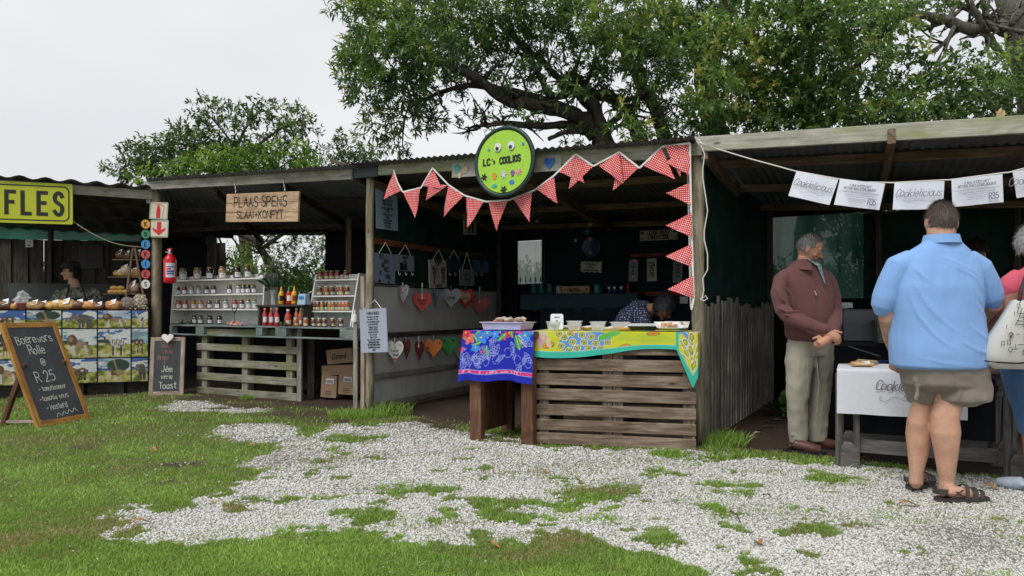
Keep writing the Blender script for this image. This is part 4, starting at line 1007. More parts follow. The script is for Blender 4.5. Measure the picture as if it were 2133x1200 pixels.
tree('bush', 'dark broad-leaved bush silhouetted behind the green net of the right stall', (5.3, B5Y), ([V(5.3, B5Y, 0), (1800, 640, B5Y), (1790, 520, B5Y)], .05, .03), [([(1790, 540, B5Y), (1760, 490, B5Y), (1740, 450, B5Y)], .02, .01, 5)],
 b8, 150, MT['leaf'], MT['bark'], leaf=(.10, .17), wid=.42, per=8, tone_mu=.35, seed=41, twL=.4, cat='bush')
def hedge(name, label, x0, x1, y, h, n, seed, tone):
 r = np.random.default_rng(seed); k = 9
 c = np.stack([r.uniform(x0, x1, n), y + r.uniform(-.5, .5, n), h * r.uniform(0, 1, n) ** .8], -1)
 Q = []
 L = r.uniform(.09, .17, (n, k)); org = c[:, None] + r.normal(0, .12, (n, k, 3)); ld = r.normal(0, 1, (n, k, 3)); ld /= np.linalg.norm(ld, axis=2)[..., None]
 sd = np.cross(ld, r.normal(0, 1, (n, k, 3))); sd /= np.linalg.norm(sd, axis=2)[..., None]
 w = (L * .2)[..., None]; L_ = L[..., None]
 Q = np.stack([org, org + ld * L_ * .5 + sd * w, org + ld * L_, org + ld * L_ * .5 - sd * w], 2).reshape(-1, 3)
 o = npmesh(name, Q, np.arange(len(Q)).reshape(-1, 4), MT['leaf_dull'], False, {'tone': np.repeat(np.clip(r.normal(tone, .15, n * k), 0, 1), 4)})
 tag(o, label, 'hedge'); return o
hedge('hedge', 'dull green hedge closing the view behind the stalls', -16, 12, 16.2, 2.1, 9000, 50, .35)
# ---------------------------------------------------------------- painted cloth patterns: colours stored on a fine grid of the cloth itself
class Paint:
 def __init__(s, w, h, res, col):
  s.nx, s.ny = int(w / res), int(h / res); s.w, s.h = w, h
  s.x, s.y = np.meshgrid(np.linspace(0, w, s.nx + 1), np.linspace(0, h, s.ny + 1)); s.c = np.ones(s.x.shape + (3,)) * np.array(col)
 def put(s, m, col, a=1.0): s.c[m] = s.c[m] * (1 - a) + np.array(col) * a
 def ell(s, x, y, rx, ry, col, rot=0, hollow=0):
  dx, dy = s.x - x, s.y - y; c, q = math.cos(rot), math.sin(rot); u, v = (dx * c + dy * q) / rx, (-dx * q + dy * c) / ry; d = u * u + v * v
  s.put((d < 1) & (d > hollow), col)
 def line(s, pts, w, col):
  for (x0, y0), (x1, y1) in zip(pts, pts[1:]):
   dx, dy = x1 - x0, y1 - y0; L = dx * dx + dy * dy + 1e-12; t = np.clip(((s.x - x0) * dx + (s.y - y0) * dy) / L, 0, 1)
   s.put(np.hypot(s.x - x0 - t * dx, s.y - y0 - t * dy) < w / 2, col)
 def poly(s, pts, col): s.put(inside(s.x, s.y, np.array(pts)), col)
 def band(s, y0, y1, col): s.put((s.y >= y0) & (s.y < y1), col)
def paintmat(name, rough=.85, trans=.0):
 m, t, b = newmat(name); a = t.nodes.new('ShaderNodeAttribute'); a.attribute_name = 'paint'
 t.links.new(a.outputs['Color'], b.inputs['Base Color']); b.inputs['Roughness'].default_value = rough; b.inputs['Specular IOR Level'].default_value = .2
 bump(t, b, noise(t, coords(t, 'Object'), 160, 3), .15, .002); return m
MT['print'] = paintmat('printed_cloth')
def painted(name, P, fn, parent=None, mat=None):
 """fn(u,v arrays)->(n,3) world points for the paint grid"""
 u = P.x / P.w; v = P.y / P.h; Q = fn(u, v).reshape(-1, 3)
 n, m_ = P.nx + 1, P.ny + 1; ii = np.arange(n * m_).reshape(m_, n)
 Fq = np.stack([ii[:-1, :-1], ii[:-1, 1:], ii[1:, 1:], ii[1:, :-1]], -1).reshape(-1, 4)
 if parent is not None:
  inv = np.array(wmat(parent).inverted()); Q = Q @ inv[:3, :3].T + inv[:3, 3]
 o = npmesh(name, Q, Fq, mat or MT['print'], True)
 a = o.data.attributes.new('paint', 'FLOAT_COLOR', 'POINT'); a.data.foreach_set('color', np.concatenate([P.c.reshape(-1, 3), np.ones((n * m_, 1))], 1).astype(np.float32).ravel())
 if parent is not None: o.parent = parent
 return o
def A3(v): return np.array([v.x, v.y, v.z])
Z = V(0, 0, 1)
NTH = ['first', 'second', 'third', 'fourth', 'fifth', 'sixth', 'seventh', 'eighth', 'ninth', 'tenth', 'eleventh', 'twelfth', 'thirteenth']
GL = {}
def glossy(name, col, rough=.25, var=.06):
 if name not in GL: GL[name] = M(name, col, rough, var, 20, spec=.5)
 return GL[name]
def quadboard(px4, P, off, th):
 """board whose top-left, top-right, bottom-left photo corners lie on a plane"""
 return frame3(P.hit(*px4[0], off), P.hit(*px4[1], off), P.hit(*px4[2], off))
def cord(mb, pts, r=.004, seg=6): mb.tube(pts, [r] * len(pts), seg)
# ===== round sign with its plaque
c0 = FR.hit(1051, 337, .27); sg = thing('round_sign', 'round lime green sign with googly eyes and black stencil name on the fascia', 'sign', c0)
fr_ = (c0, FR.u, Z, FR.n)
mb = MB(); mb.lathe(c0, [(.0, -.02), (.335, -.02), (.343, 0), (.335, .022), (.31, .022), (.305, .006), (0, .006)], 48, ax=(FR.u, Z, FR.n), closed=False)
mb.build('rim', M('dark_green_rim', (.015, .045, .035), .45), sg, True)
m, t, b = newmat('lime_paint'); v = coords(t, 'Object'); cc = ramp(t, noise(t, v, 16, 6, .7, 1), [(.25, (.16, .34, .03)), (.42, (.36, .66, .05)), (.8, (.44, .76, .08))]); t.links.new(cc, b.inputs[0]); b.inputs['Roughness'].default_value = .6
mb = MB(); mb.prism(circ(0, 0, .298, 48), (c0 + FR.n * .008, FR.u, Z, FR.n), .006); mb.build('face', m, sg)
def deco(name, mat, outline, x, y, off=.016, th=.004, par=sg, F_=None):
 F_ = F_ or fr_; mb = MB(); mb.prism([(x + a, y + b_) for a, b_ in outline], (F_[0] + F_[3] * off, F_[1], F_[2], F_[3]), th); return mb.build(name, mat, par)
def flower(r, n=6): return [(r * (1 if i % 4 in (0, 1) else .5) * math.cos(2 * math.pi * i / (4 * n)), r * (1 if i % 4 in (0, 1) else .5) * math.sin(2 * math.pi * i / (4 * n))) for i in range(4 * n)]
def hand(r): return [(-r * .4, -r), (r * .4, -r), (r * .55, -.3 * r), (r * .95, .1 * r), (r * .8, .3 * r), (r * .45, .05 * r), (r * .5, .8 * r), (r * .3, .85 * r), (r * .2, .15 * r), (r * .1, r), (-r * .1, r), (-r * .12, .15 * r), (-r * .35, .9 * r), (-r * .52, .8 * r), (-r * .38, .0), (-r * .75, .5 * r), (-r * .88, .35 * r), (-r * .5, -.4 * r)]
for x in (-.062, .088):
 deco('eye', MT['white_card'], circ(0, 0, .036, 20, .04), x, .14, .016, .012); deco('pupil', MT['black'], circ(0, 0, .017), x - .004, .128, .03, .004)
cols = {'teal': (.05, .42, .36), 'orange': (.85, .28, .03), 'pale': (.6, .62, .78), 'purple': (.28, .08, .36), 'pink': (.8, .28, .42), 'blue': (.03, .22, .6), 'black': (.015, .015, .018)}
for nm, ol, cl, x, y in [('flower', flower(.036), 'black', -.225, -.13), ('hand_cutout', hand(.034), 'orange', -.105, -.13), ('flower', flower(.038), 'pale', .0, -.125), ('hand_cutout', hand(.03), 'purple', .1, -.12), ('flower', flower(.034), 'pink', .17, -.115),
 ('moon_cutout', circ(0, 0, .03, 14, .018), 'teal', -.105, -.225), ('moon_cutout', circ(0, 0, .028, 8, .022), 'blue', .09, -.205), ('flower', flower(.038), 'black', .0, -.27), ('dot', circ(0, 0, .014), 'blue', .215, .142), ('dot', circ(0, 0, .013), 'teal', -.17, .13)]:
 deco(nm, glossy('paint_' + cl, cols[cl], .5), ol, x, y)
mb = MB(); text(mb, "LC", fr_, -.19, -.018, .058, .016, .8, .38, 'c', off=.017); text(mb, "'s", fr_, -.113, -.012, .045, .009, .8, off=.017); text(mb, "COOLIOS", fr_, .075, -.016, .058, .016, .70, .38, 'c', off=.017, rot=.035)
mb.build('lettering', MT['black'], sg)
mb = MB(); F_, w_, h_ = quadboard([(941, 340), (1168, 322), (941, 370)], FR, .10, .02); board(mb, F_, 0, 0, w_, h_, .02)
pq = mb.build('plaque', M('whitewashed_board', (.46, .45, .40), .7, .12, 6), sg)
for nm, ol, cl, x, y in [('hand_cutout', hand(.05), 'teal', .07, h_ * .6), ('hand_cutout', hand(.05), 'pinkpale', .17, h_ * .58), ('hand_cutout', hand(.04), 'cream', .1, h_ * .2), ('heart_cutout', heart_outline(.12, .12), 'hblue', w_ - .12, h_ * .45), ('moon_cutout', circ(0, 0, .03, 10, .045), 'cream', w_ - .23, h_ * .66)]:
 col_ = {'teal': (.08, .45, .38), 'pinkpale': (.62, .42, .36), 'cream': (.6, .55, .38), 'hblue': (.05, .2, .6)}[cl]
 deco(nm, glossy('cut_' + cl, col_, .5), ol, x, y, .002, .006, pq, F_)
# ===== red dotted bunting
def dotted(name, base, scale=88, dots=((.95, .86, .84), (.95, .66, .42), (.92, .6, .72))):
 m, t, b = newmat(name); v = coords(t, 'UV', (scale, scale, 1))
 vo = N(t, 'ShaderNodeTexVoronoi', Scale=1.0, Randomness=.05); t.links.new(v, vo.inputs[0])
 sp = t.nodes.new('ShaderNodeSeparateColor'); t.links.new(vo.outputs['Color'], sp.inputs[0])
 dc = ramp(t, noise(t, coords(t, 'UV', (1, 1, 1)), 14, 2), [(.42, dots[0]), (.52, dots[1]), (.6, dots[2])])
 t.links.new(mix(t, ramp(t, vo.outputs['Distance'], [(.24, (1, 1, 1)), (.32, (0, 0, 0))]), base, dc), b.inputs[0]); b.inputs['Roughness'].default_value = .85; return m
MT['bunting'] = dotted('red_dotted_cotton', (.62, .022, .045), 58)
bo = FR.hit(1114, 396, .16)
bn = thing('bunting', 'red dotted triangular bunting on white tape along the middle stall opening', 'bunting', bo)
sp_ = [(820, 355), (828, 380), (839, 400), (877, 391), (901, 350), (934, 385), (967, 407), (1012, 420), (1060, 417), (1114, 396), (1155, 365), (1199, 321), (1236, 346), (1290, 317), (1332, 350), (1379, 306), (1437, 298), (1438, 368), (1441, 494), (1445, 622), (1440, 645)]
mb = MB()
Pp = [FR.hit(x, y, .16 + .012 * math.sin(i * 2)) for i, (x, y) in enumerate(sp_)]
for a, c in zip(Pp, Pp[1:]): mb.beam(a, c, .004, .016)
mb.build('tape', MT['white'], bn)
flags = [[(820, 360), (837, 396), (799, 416)], [(840, 401), (876, 392), (864, 454)], [(901, 352), (880, 387), (922, 393)], [(895, 382), (933, 386), (886, 417)], [(934, 388), (966, 407), (924, 453)], [(971, 411), (1008, 421), (973, 475)], [(1018, 421), (1057, 418), (1034, 481)], [(1069, 415), (1108, 400), (1104, 463)],
 [(1117, 394), (1154, 368), (1162, 425)], [(1198, 324), (1165, 358), (1217, 381)], [(1199, 325), (1235, 348), (1184, 394)], [(1290, 318), (1247, 345), (1298, 383)], [(1291, 320), (1331, 350), (1276, 397)], [(1377, 308), (1341, 346), (1407, 374)], [(1386, 305), (1437, 299), (1416, 368)], [(1437, 310), (1438, 366), (1386, 338)],
 [(1438, 381), (1440, 428), (1387, 402)], [(1440, 443), (1441, 494), (1387, 470)], [(1441, 508), (1443, 557), (1387, 534)], [(1443, 574), (1445, 621), (1391, 603)]]
for i, tri in enumerate(flags):
 off = .155 + (.012 if i % 2 else 0) + .004 * (i % 3); a, b_, c_ = [FR.hit(x, y, off) for x, y in tri]
 mb = MB(); n_ = 8
 ux = FR.u; ph_ = random.random() * 6
 rot_ = random.random() * .6
 def P_(s_, t_, sd=0):
  p = a * (1 - s_ - t_) + b_ * s_ + c_ * t_
  return p + FR.n * (.014 * math.sin(t_ * 3.1 + ph_) * t_ + .006 * math.sin(s_ * 5 + ph_) + sd)
 for sd in (0, .0018):
  b0 = len(mb.v); idx = {}
  for j in range(n_ + 1):
   for k in range(n_ + 1 - j): idx[(k, j)] = len(mb.v); mb.v.append(P_(k / n_, j / n_, sd))
  def uv_(k): d = mb.v[k] - a; x_, y_ = d.dot(ux), d.z; return (x_ * math.cos(rot_) - y_ * math.sin(rot_), x_ * math.sin(rot_) + y_ * math.cos(rot_))
  for j in range(n_):
   for k in range(n_ - j):
    q = [idx[(k, j)], idx[(k + 1, j)], idx[(k, j + 1)]]; mb.face(q, [uv_(z_) for z_ in q])
    if k + j < n_ - 1: q = [idx[(k + 1, j)], idx[(k + 1, j + 1)], idx[(k, j + 1)]]; mb.face(q, [uv_(z_) for z_ in q])
 mb.build('pennant', MT['bunting'], bn, True)
# ===== white paper banner
pb = thing('paper_banner', 'white cord strung with printed white paper sheets across the rightmost stall', 'banner', R4.hit(1860, 380, .14))
cp = [(1452, 296), (1500, 312), (1560, 330), (1610, 344), (1656, 356), (1744, 373), (1800, 379), (1842, 381), (1862, 380), (1965, 376), (1978, 374), (2083, 362), (2103, 358), (2170, 342)]
mb = MB(); cord(mb, [R4.hit(x, y, .15) + V(0, 0, .003 * math.sin(i * 3)) for i, (x, y) in enumerate(cp)], .0055)
hp = [(1452, 296), (1461, 305), (1468, 322), (1464, 350), (1464, 372), (1470, 410), (1474, 440), (1467, 480), (1467, 500), (1474, 530), (1474, 562), (1464, 580), (1466, 605), (1462, 622)]
cord(mb, [R4.hit(x, y, .15) for x, y in hp], .005); cord(mb, [R4.hit(x, y, .15) for x, y in [(1462, 622), (1470, 616), (1474, 622), (1466, 627), (1458, 622)]], .005)
cord(mb, [R4.hit(x, y, .15) for x, y in [(1452, 296), (1449, 292), (1456, 291), (1460, 298), (1464, 300)]], .006); mb.build('cord', MT['rope'], pb)
for i, q in enumerate([[(1657, 356), (1744, 374), (1642, 408)], [(1746, 373), (1840, 382), (1738, 427)], [(1860, 381), (1964, 377), (1860, 437)], [(1976, 375), (2082, 363), (1984, 431)], [(2103, 359), (2186, 343), (2118, 412)]]):
 F_, w_, h_ = quadboard(q, R4, .156, 0); mb = MB(); O, ux, uy, n_ = F_
 for sd in (0, -.0015): mb.grid(lambda u, v: O + ux * (w_ * u) + uy * (h_ * v) + n_ * (.012 * math.sin(u * 3 + i) * (1 - v) + .01 * (1 - v) * math.sin(u * 7 + i) + sd), 12, 8)
 sh = mb.build('sheet', MT['paper'], pb, True); mb = MB()
 F2 = (O, ux, uy, n_)
 if i % 2 == 0:
  text(mb, "Cookielicious", F2, w_ * .5, h_ * .46, .052, .0045, .72, .1, 'c', .28, .1, .026)
  ribbon(mb, _cr([(w_ * .2, h_ * .32), (w_ * .32, h_ * .25), (w_ * .46, h_ * .31), (w_ * .6, h_ * .3), (w_ * .72, h_ * .25), (w_ * .8, h_ * .3)]), F2, .002, .026)
 else:
  text(mb, "A BALANCED DIET IS", F2, w_ * .5, h_ * .74, .016, .0028, .8, .25, 'c', .1, 0, .026) if False else text(mb, "'A BALANCED DIET'", F2, w_ * .5, h_ * .76, .016, .003, .8, .3, 'c', .15, 0, .026)
  text(mb, "BETTER THAN STORE BOUGHT", F2, w_ * .5, h_ * .64, .016, .003, .75, .25, 'c', .15, 0, .026)
  for k, (x0, x1, y_) in enumerate([(.05, .95, .54), (.2, .85, .44), (.22, .84, .38), (.3, .7, .30), (.3, .68, .25), (.3, .62, .19)]): ribbon(mb, [(w_ * x0, h_ * y_), (w_ * x1, h_ * y_)], F2, .0022, .026)
  text(mb, "R35", F2, w_ * .82, h_ * .14, .04, .0055, .6, .2, 'c', 0, 0, .027)
 mb.build('print', MT['greyink'], sh)
# ===== yellow road-type sign on the leftmost stall
FW2 = FW
F_, w_, h_ = quadboard([(-150, 370), (152, 384), (-150, 459)], FW2, .12, .01)
ys = thing('sign_board', 'yellow-green board with bold black capitals on the leftmost stall front', 'sign', F_[0])
ML_ = M('lime_yellow_sheet', (.50, .55, .02), .4, .04, 3)
def rrect(x0, y0, x1, y1, r, k=6):
 o = []
 for cx_, cy_, a0 in ((x1 - r, y1 - r, 0), (x0 + r, y1 - r, 90), (x0 + r, y0 + r, 180), (x1 - r, y0 + r, 270)):
  for j in range(k + 1): a = R(a0 + 90 * j / k); o.append((cx_ + r * math.cos(a), cy_ + r * math.sin(a)))
 return o
mb = MB(); mb.prism(rrect(0, 0, w_, h_, .02), F_, .01); mb.build('plate', ML_, ys)
mb = MB(); ro = rrect(.045, .045, w_ - .045, h_ - .045, .07, 8); ribbon(mb, ro + [ro[0]], F_, .016, .013); mb.build('border', MT['black'], ys)
mb = MB(); lw = w_ * 34 / 302; lx = w_ * (1 - 31 / 302)
for k, ch in enumerate("SELFFAW"): text(mb, ch, F_, lx - k * lw - (.0 if k < 5 else .03), h_ * .235, h_ * .52, .05, .50 if ch != 'W' else .7, .2, 'c', off=.013)
mb.build('lettering', MT['black'], ys)
r0, r1 = FW2.hit(150, 460, .13), FL.hit(300, 515, .05)
mb = MB(); cord(mb, [r0.lerp(r1, k / 12) - V(0, 0, .10 * math.sin(math.pi * k / 12)) for k in range(13)], .007); mb.tube([r0.lerp(r1, .08) - V(0, 0, .03), r0.lerp(r1, .14) - V(0, 0, .045)], .014, 8)
tag(mb.build('rope', M('sisal_rope', (.42, .37, .28), .9)), 'thin rope running from the yellow board down to the letter discs', 'rope')
kd = thing('letter_disc_hanger', 'vertical string of coloured letter discs left of the extinguisher post', 'sign', FW.hit(304, 467, .06))
mb = MB(); cord(mb, [FW.hit(304, 455, .055), FW.hit(302, 600, .055)], .004); mb.build('string', MT['black'], kd)
for k, (ch, py, cl) in enumerate([('K', 467, (.75, .38, .05)), ('O', 488, (.05, .28, .14)), ('E', 509, (.06, .30, .68)), ('K', 530, (.62, .10, .09)), ('I', 550, (.06, .30, .68)), ('E', 571, (.60, .07, .08)), ('S', 592, (.78, .78, .76))]):
 c_ = FW.hit(303.5, py, .07); F2 = (c_, FW.u, Z, FW.n); mb = MB(); mb.prism(circ(0, 0, .058, 24, .064), F2, .008)
 d_ = mb.build('disc', glossy('disc%d' % k, cl, .5), kd); mb = MB(); text(mb, ch, F2, 0, -.03, .06, .01, .62, off=.011); mb.build('letter', MT['black'], d_)
# ===== fire extinguisher and its signs on the left post
postc = V(PL[0], PL[1], 0)
for k, (q, lab) in enumerate([([(311, 421), (349, 422), (311, 456)], 'square white plate with a red extinguisher pictogram on the left post'), ([(313, 459), (350, 459), (313, 494)], 'square white plate with a red downward arrow below the pictogram plate')]):
 F_, w_, h_ = quadboard(q, FL, .085, 0); fs = thing('safety_sign', lab, 'sign', F_[0]); mb = MB(); mb.prism(rrect(0, 0, w_, h_, .015), F_, .004); mb.build('plate', M('cream_plate', (.66, .62, .50), .5, .04), fs)
 mb = MB(); rr_ = rrect(.012, .012, w_ - .012, h_ - .012, .01); ribbon(mb, rr_ + [rr_[0]], F_, .004, .006); mb.build('border', MT['black'], fs)
 mb = MB(); O = F_
 if k == 0:
  mb.prism([(x_ + w_ * .5, y_ + h_ * .08) for x_, y_ in rrect(-.048, 0, .048, h_ * .58, .02)], (O[0] + O[3] * .005, *O[1:]), .002); mb.prism([(w_ * .42, h_ * .665), (w_ * .58, h_ * .665), (w_ * .56, h_ * .80), (w_ * .44, h_ * .80)], (O[0] + O[3] * .005, *O[1:]), .002)
  ribbon(mb, [(w_ * .32, h_ * .84), (w_ * .60, h_ * .87)], O, .010, .007); ribbon(mb, _cr([(w_ * .6, h_ * .84), (w_ * .78, h_ * .8), (w_ * .8, h_ * .6), (w_ * .72, h_ * .3), (w_ * .78, h_ * .1)]), O, .007, .0075)
 else: mb.prism([(w_ * x_, h_ * y_) for x_, y_ in [(.5, .12), (.85, .42), (.85, .58), (.62, .42), (.62, .9), (.38, .9), (.38, .42), (.15, .58), (.15, .42)]], (O[0] + O[3] * .005, *O[1:]), .002)
 mb.build('pictogram', glossy('sign_red', (.62, .03, .04), .5), fs)
ec = FL.hit(354, 590, .02); ex = thing('fire_extinguisher', 'red dry powder fire extinguisher hanging on the left post', 'fire extinguisher', ec)
hh = .41; mb = MB(); mb.lathe(ec, [(.0, 0), (.072, 0), (.082, .015), (.085, .05), (.085, hh * .78), (.075, hh * .87), (.045, hh * .95), (.028, hh)], 20, closed=False); mb.build('cylinder', glossy('extinguisher_red', (.60, .012, .02), .22), ex, True)
mb = MB(); mb.lathe(ec + Z * hh, [(.028, 0), (.028, .04), (.018, .06)], 12); mb.beam(ec + Z * (hh + .03), ec + Z * (hh + .03) + FL.u * -.10 + Z * .0, .02, .012); mb.build('valve', M('steel', (.5, .5, .48), .35, metal=.8), ex)
mb = MB(); mb.beam(ec + Z * (hh + .075) + FL.u * .05, ec + Z * (hh + .068) - FL.u * .06, .022, .014); mb.beam(ec + Z * (hh + .055), ec + Z * (hh + .075), .03, .03); mb.build('lever', glossy('extinguisher_red', 0), ex)
mb = MB(); cyl = lambda u, v: ec + Z * (.08 + .2 * v) + V(math.cos(-.9 + u * 1.5 - .9), math.sin(-.9 + u * 1.5 - .9), 0) * .0865
mb.grid(cyl, 10, 1); lb_ = mb.build('instruction_label', M('label_white', (.7, .7, .72), .5, .05), ex)
mb = MB()
for k, (y0, y1, a0, a1) in enumerate([(.20, .215, .1, .9), (.165, .19, .1, .55), (.13, .155, .1, .9), (.10, .12, .1, .9)]):
 mb.mi = 1 if k == 1 else 0; mb.grid(lambda u, v: (lambda a_: ec + Z * (y0 + (y1 - y0) * v + .02) + V(math.cos(a_), math.sin(a_), 0) * .0875)(-1.8 + (a0 + (a1 - a0) * u) * 1.5), 6, 1)
mb.build('label_print', [glossy('print_blue', (.05, .08, .35)), glossy('sign_red', 0)], lb_)
# ===== hanging wooden name board of the preserves stall
F_, w_, h_ = quadboard([(470, 404), (620, 398), (470, 463)], FL, .10, 0)
ps = thing('hanging_sign', 'hanging wooden board with black hand-painted capitals over the jar counter', 'sign', F_[0])
mb = MB();
for k in range(3): board(mb, F_, 0, h_ * k / 3 + .0015, w_, h_ / 3 - .003, .025, .003)
mb.build('board', MT['sign_wood'], ps)
mb = MB(); text(mb, "PLAAS SPENS", F_, w_ * .49, h_ * .53, h_ * .33, .0135, .92, .34, 'c', 0, .08, .003); text(mb, "SLAAI+KONFYT", F_, w_ * .49, h_ * .13, h_ * .26, .0115, .93, .34, 'c', 0, .12, .003); mb.build('lettering', MT['black'], ps)
for fx in (.14, .82):
 mb = MB(); p0 = F_[0] + F_[1] * (w_ * fx) + F_[2] * h_; p1 = p0 + Z * .14 - F_[1] * .03
 for j in range(6):
  c_ = p0.lerp(p1, (j + .5) / 6); mb.tube([c_ + (p1 - p0).normalized() * .016 * math.cos(a_) + (F_[1] if j % 2 else F_[3]) * .008 * math.sin(a_) for a_ in [k * math.pi / 4 for k in range(9)]], .0028, 5, False)
 mb.build('chain', M('chain_steel', (.5, .5, .5), .4, metal=.7), ps)
# ===== chalkboards
def mk_board(name, label, BLc, ux, tilt_dir, tilt, w, h, fw, th, wood_, ):
 """framed chalkboard: BLc ground corner, ux along its foot, leaning back by tilt along tilt_dir"""
 uy = (Z * math.cos(tilt) + tilt_dir * math.sin(tilt)).normalized(); n = ux.cross(uy)
 if n.dot(V(0, 0, CH) - BLc) < 0: n = -n
 t_ = thing(name, label, 'chalkboard', BLc); F_ = (BLc, ux, uy, n)
 for (x, y, a, b_) in ((0, 0, fw, h), (w - fw, 0, fw, h), (fw + .0005, h - fw, w - 2 * fw - .001, fw), (fw + .0005, 0, w - 2 * fw - .001, fw)):
  mb = MB(); board(mb, F_, x, y, a, b_, th, .005); mb.build('frame_rail', wood_, t_)
 mb = MB(); board(mb, (F_[0] - n * .008, ux, uy, n), fw * .9, fw * .9, w - 1.8 * fw, h - 1.8 * fw, .008)
 m, t, b = newmat('blackboard'); v = coords(t, 'Object'); cc = ramp(t, noise(t, v, 5, 6, .7, 1.0), [(.3, (.045, .047, .052)), (.65, (.075, .078, .085)), (.85, (.13, .13, .135))]); t.links.new(cc, b.inputs[0]); b.inputs['Roughness'].default_value = .85
 mb.build('slate', m, t_); return t_, (F_[0] - n * .008, ux, uy, n)
al = R(76); ux = V(math.cos(al), math.sin(al), 0); BLc = V(-4.70, 7.14, 0)
td = -V(ux.y, -ux.x, 0)
bb, F_ = mk_board('chalkboard', 'large pine-framed A-board chalked with sausage roll prices, standing on the lawn', BLc, ux, td, R(24.5), .66, 1.14, .06, .035, MT['pine'])
mb = MB(); w_ = .66
text(mb, "Boerewors", F_, w_ * .5, .91, .092, .0075, .70, .22, 'c', 0, .16, .001, .07); text(mb, "Rolle", F_, w_ * .47, .785, .095, .0085, .66, .2, 'c', 0, .14, .001, .04)
text(mb, "@", F_, w_ * .5, .65, .075, .007, .9, off=.001); text(mb, "R 25", F_, w_ * .45, .475, .115, .0085, .7, .3, 'c', 0, .1, .001, .03)
text(mb, "- tomatiesmoor", F_, w_ * .5, .375, .052, .0055, .66, .22, 'c', 0, .14, .001, .04); text(mb, "-tomatie sous", F_, w_ * .47, .27, .052, .0055, .72, .24, 'c', 0, .14, .001, .04); text(mb, "- Mosterd", F_, w_ * .46, .165, .06, .0065, .66, .22, 'c', 0, .14, .001, .04)
ribbon(mb, _cr([(.26 + .033 * k, .095 + (.018 if k % 2 else -.018) + .004 * k) for k in range(9)]), F_, .006, .001); mb.build('chalk_writing', MT['chalk'], bb)
pl0 = BLc + ux * .10 + Z * .62 + td * .28; plank(bb, 'prop_leg', MT['table_wood'], V(BLc.x - .46, BLc.y + .16, 0), pl0, .045, .05, up=V(0, 1, 0)); pl1 = BLc + ux * .58 + Z * .62 + td * .28; plank(bb, 'prop_leg', MT['table_wood'], V(BLc.x - .46, BLc.y + .62, 0), pl1, .045, .05, up=V(0, 1, 0))
plank(bb, 'foot_rail', MT['driftwood'], V(BLc.x - .5, BLc.y + .17, .03), BLc + ux * .04 + V(-.02, .03, .05), .02, .03)
a = gnd(309, 825); c = gnd(382, 821); a.y = 9.75; a.x = (309 - CX) / FP * 9.75; c.y = 9.85; c.x = (382 - CX) / FP * 9.85; ux = (c - a).normalized(); td = V(-ux.y, ux.x, 0)
sb, F_ = mk_board('chalkboard', 'small grey-framed chalkboard with a white wooden heart, leaning on the left post', a, ux, td, R(9), (c - a).length, .80, .055, .03, MT['driftwood'])
mb = MB(); w_ = (c - a).length; text(mb, "Slaai", F_, w_ * .46, .66, .075, .006, .62, .25, 'c', 0, .1, .001); text(mb, "virrie", F_, w_ * .5, .575, .055, .005, .66, .25, 'c', 0, .1, .001); text(mb, "Braai", F_, w_ * .38, .49, .065, .006, .62, .25, 'c', 0, .1, .001); text(mb, "&", F_, w_ * .42, .43, .035, .004, .8, off=.001)
mb.build('red_chalk_writing', MT['chalk_red'], sb); mb = MB(); text(mb, "J^em" if False else "Jem", F_, w_ * .5, .325, .08, .007, .74, .25, 'c', 0, .1, .001); text(mb, "^", F_, w_ * .5, .335, .07, .004, .4, off=.001); text(mb, "virrie", F_, w_ * .5, .225, .06, .006, .66, .25, 'c', 0, .1, .001); text(mb, "Toast", F_, w_ * .54, .095, .085, .0075, .66, .25, 'c', 0, .1, .001); mb.build('chalk_writing', MT['chalk'], sb)
mb = MB(); mb.prism([(w_ * .5 + x_, .775 + y_) for x_, y_ in heart_outline(.15, .13)], F_, .05); mb.build('heart', MT['white'], sb)
# ===== signs hung on the side wall of the middle stall
def wall_sign(name, label, q, P, off, mat, th=.012, cordpt=None, cmat=None, outline=None):
 F_, w_, h_ = quadboard(q, P, off, 0); t_ = thing(name, label, 'sign', F_[0])
 mb = MB()
 if outline: mb.prism([(x_ * w_, y_ * h_) for x_, y_ in outline], (F_[0] - F_[3] * th, *F_[1:]), th)
 else: board(mb, F_, 0, 0, w_, h_, th)
 mb.build('board', mat, t_)
 if cordpt:
  c_ = P.hit(*cordpt, off); mb = MB(); top = F_[2] * h_
  cord(mb, [F_[0] + F_[1] * w_ * .18 + top, c_, F_[0] + F_[1] * w_ * .82 + top], .005); mb.build('hanging_cord', cmat or MT['rope'], t_)
 return t_, F_, w_, h_
MB1 = M('pale_blue_board', (.34, .47, .58), .7, .06, 4); MB2 = M('grey_blue_board', (.20, .25, .34), .7, .08, 4); MB3 = M('grey_board', (.27, .28, .32), .7, .06, 4); CR = M('cream_board', (.52, .50, .43), .6, .05, 6)
def lines(mb, F_, w_, h_, rows, th=.004, slant=.0):
 for (s_, x, y, hh_) in rows: text(mb, s_, F_, w_ * x, h_ * y, hh_, th, .7, .2, 'c', slant, .05, .002)
t_, F_, w_, h_ = wall_sign('wall_sign', 'tall pale blue hand-lettered poster behind the first pennant', [(787, 388), (831, 397), (785, 476)], SW, .04, MB1)
mb = MB(); lines(mb, F_, w_, h_, [("Rules", .5, .85, .06), ("of the day", .5, .76, .035), ("laugh and love", .5, .67, .032), ("Hope Dream", .5, .58, .035), ("to have and to hold", .5, .49, .026), ("faith", .5, .42, .035), ("to have our say", .5, .34, .028), ("hope", .5, .27, .035), ("we eat bread", .5, .20, .028), ("and thanks", .5, .13, .03), ("we pray", .5, .05, .035)], .006); mb.build('lettering', MT['ink'], t_)
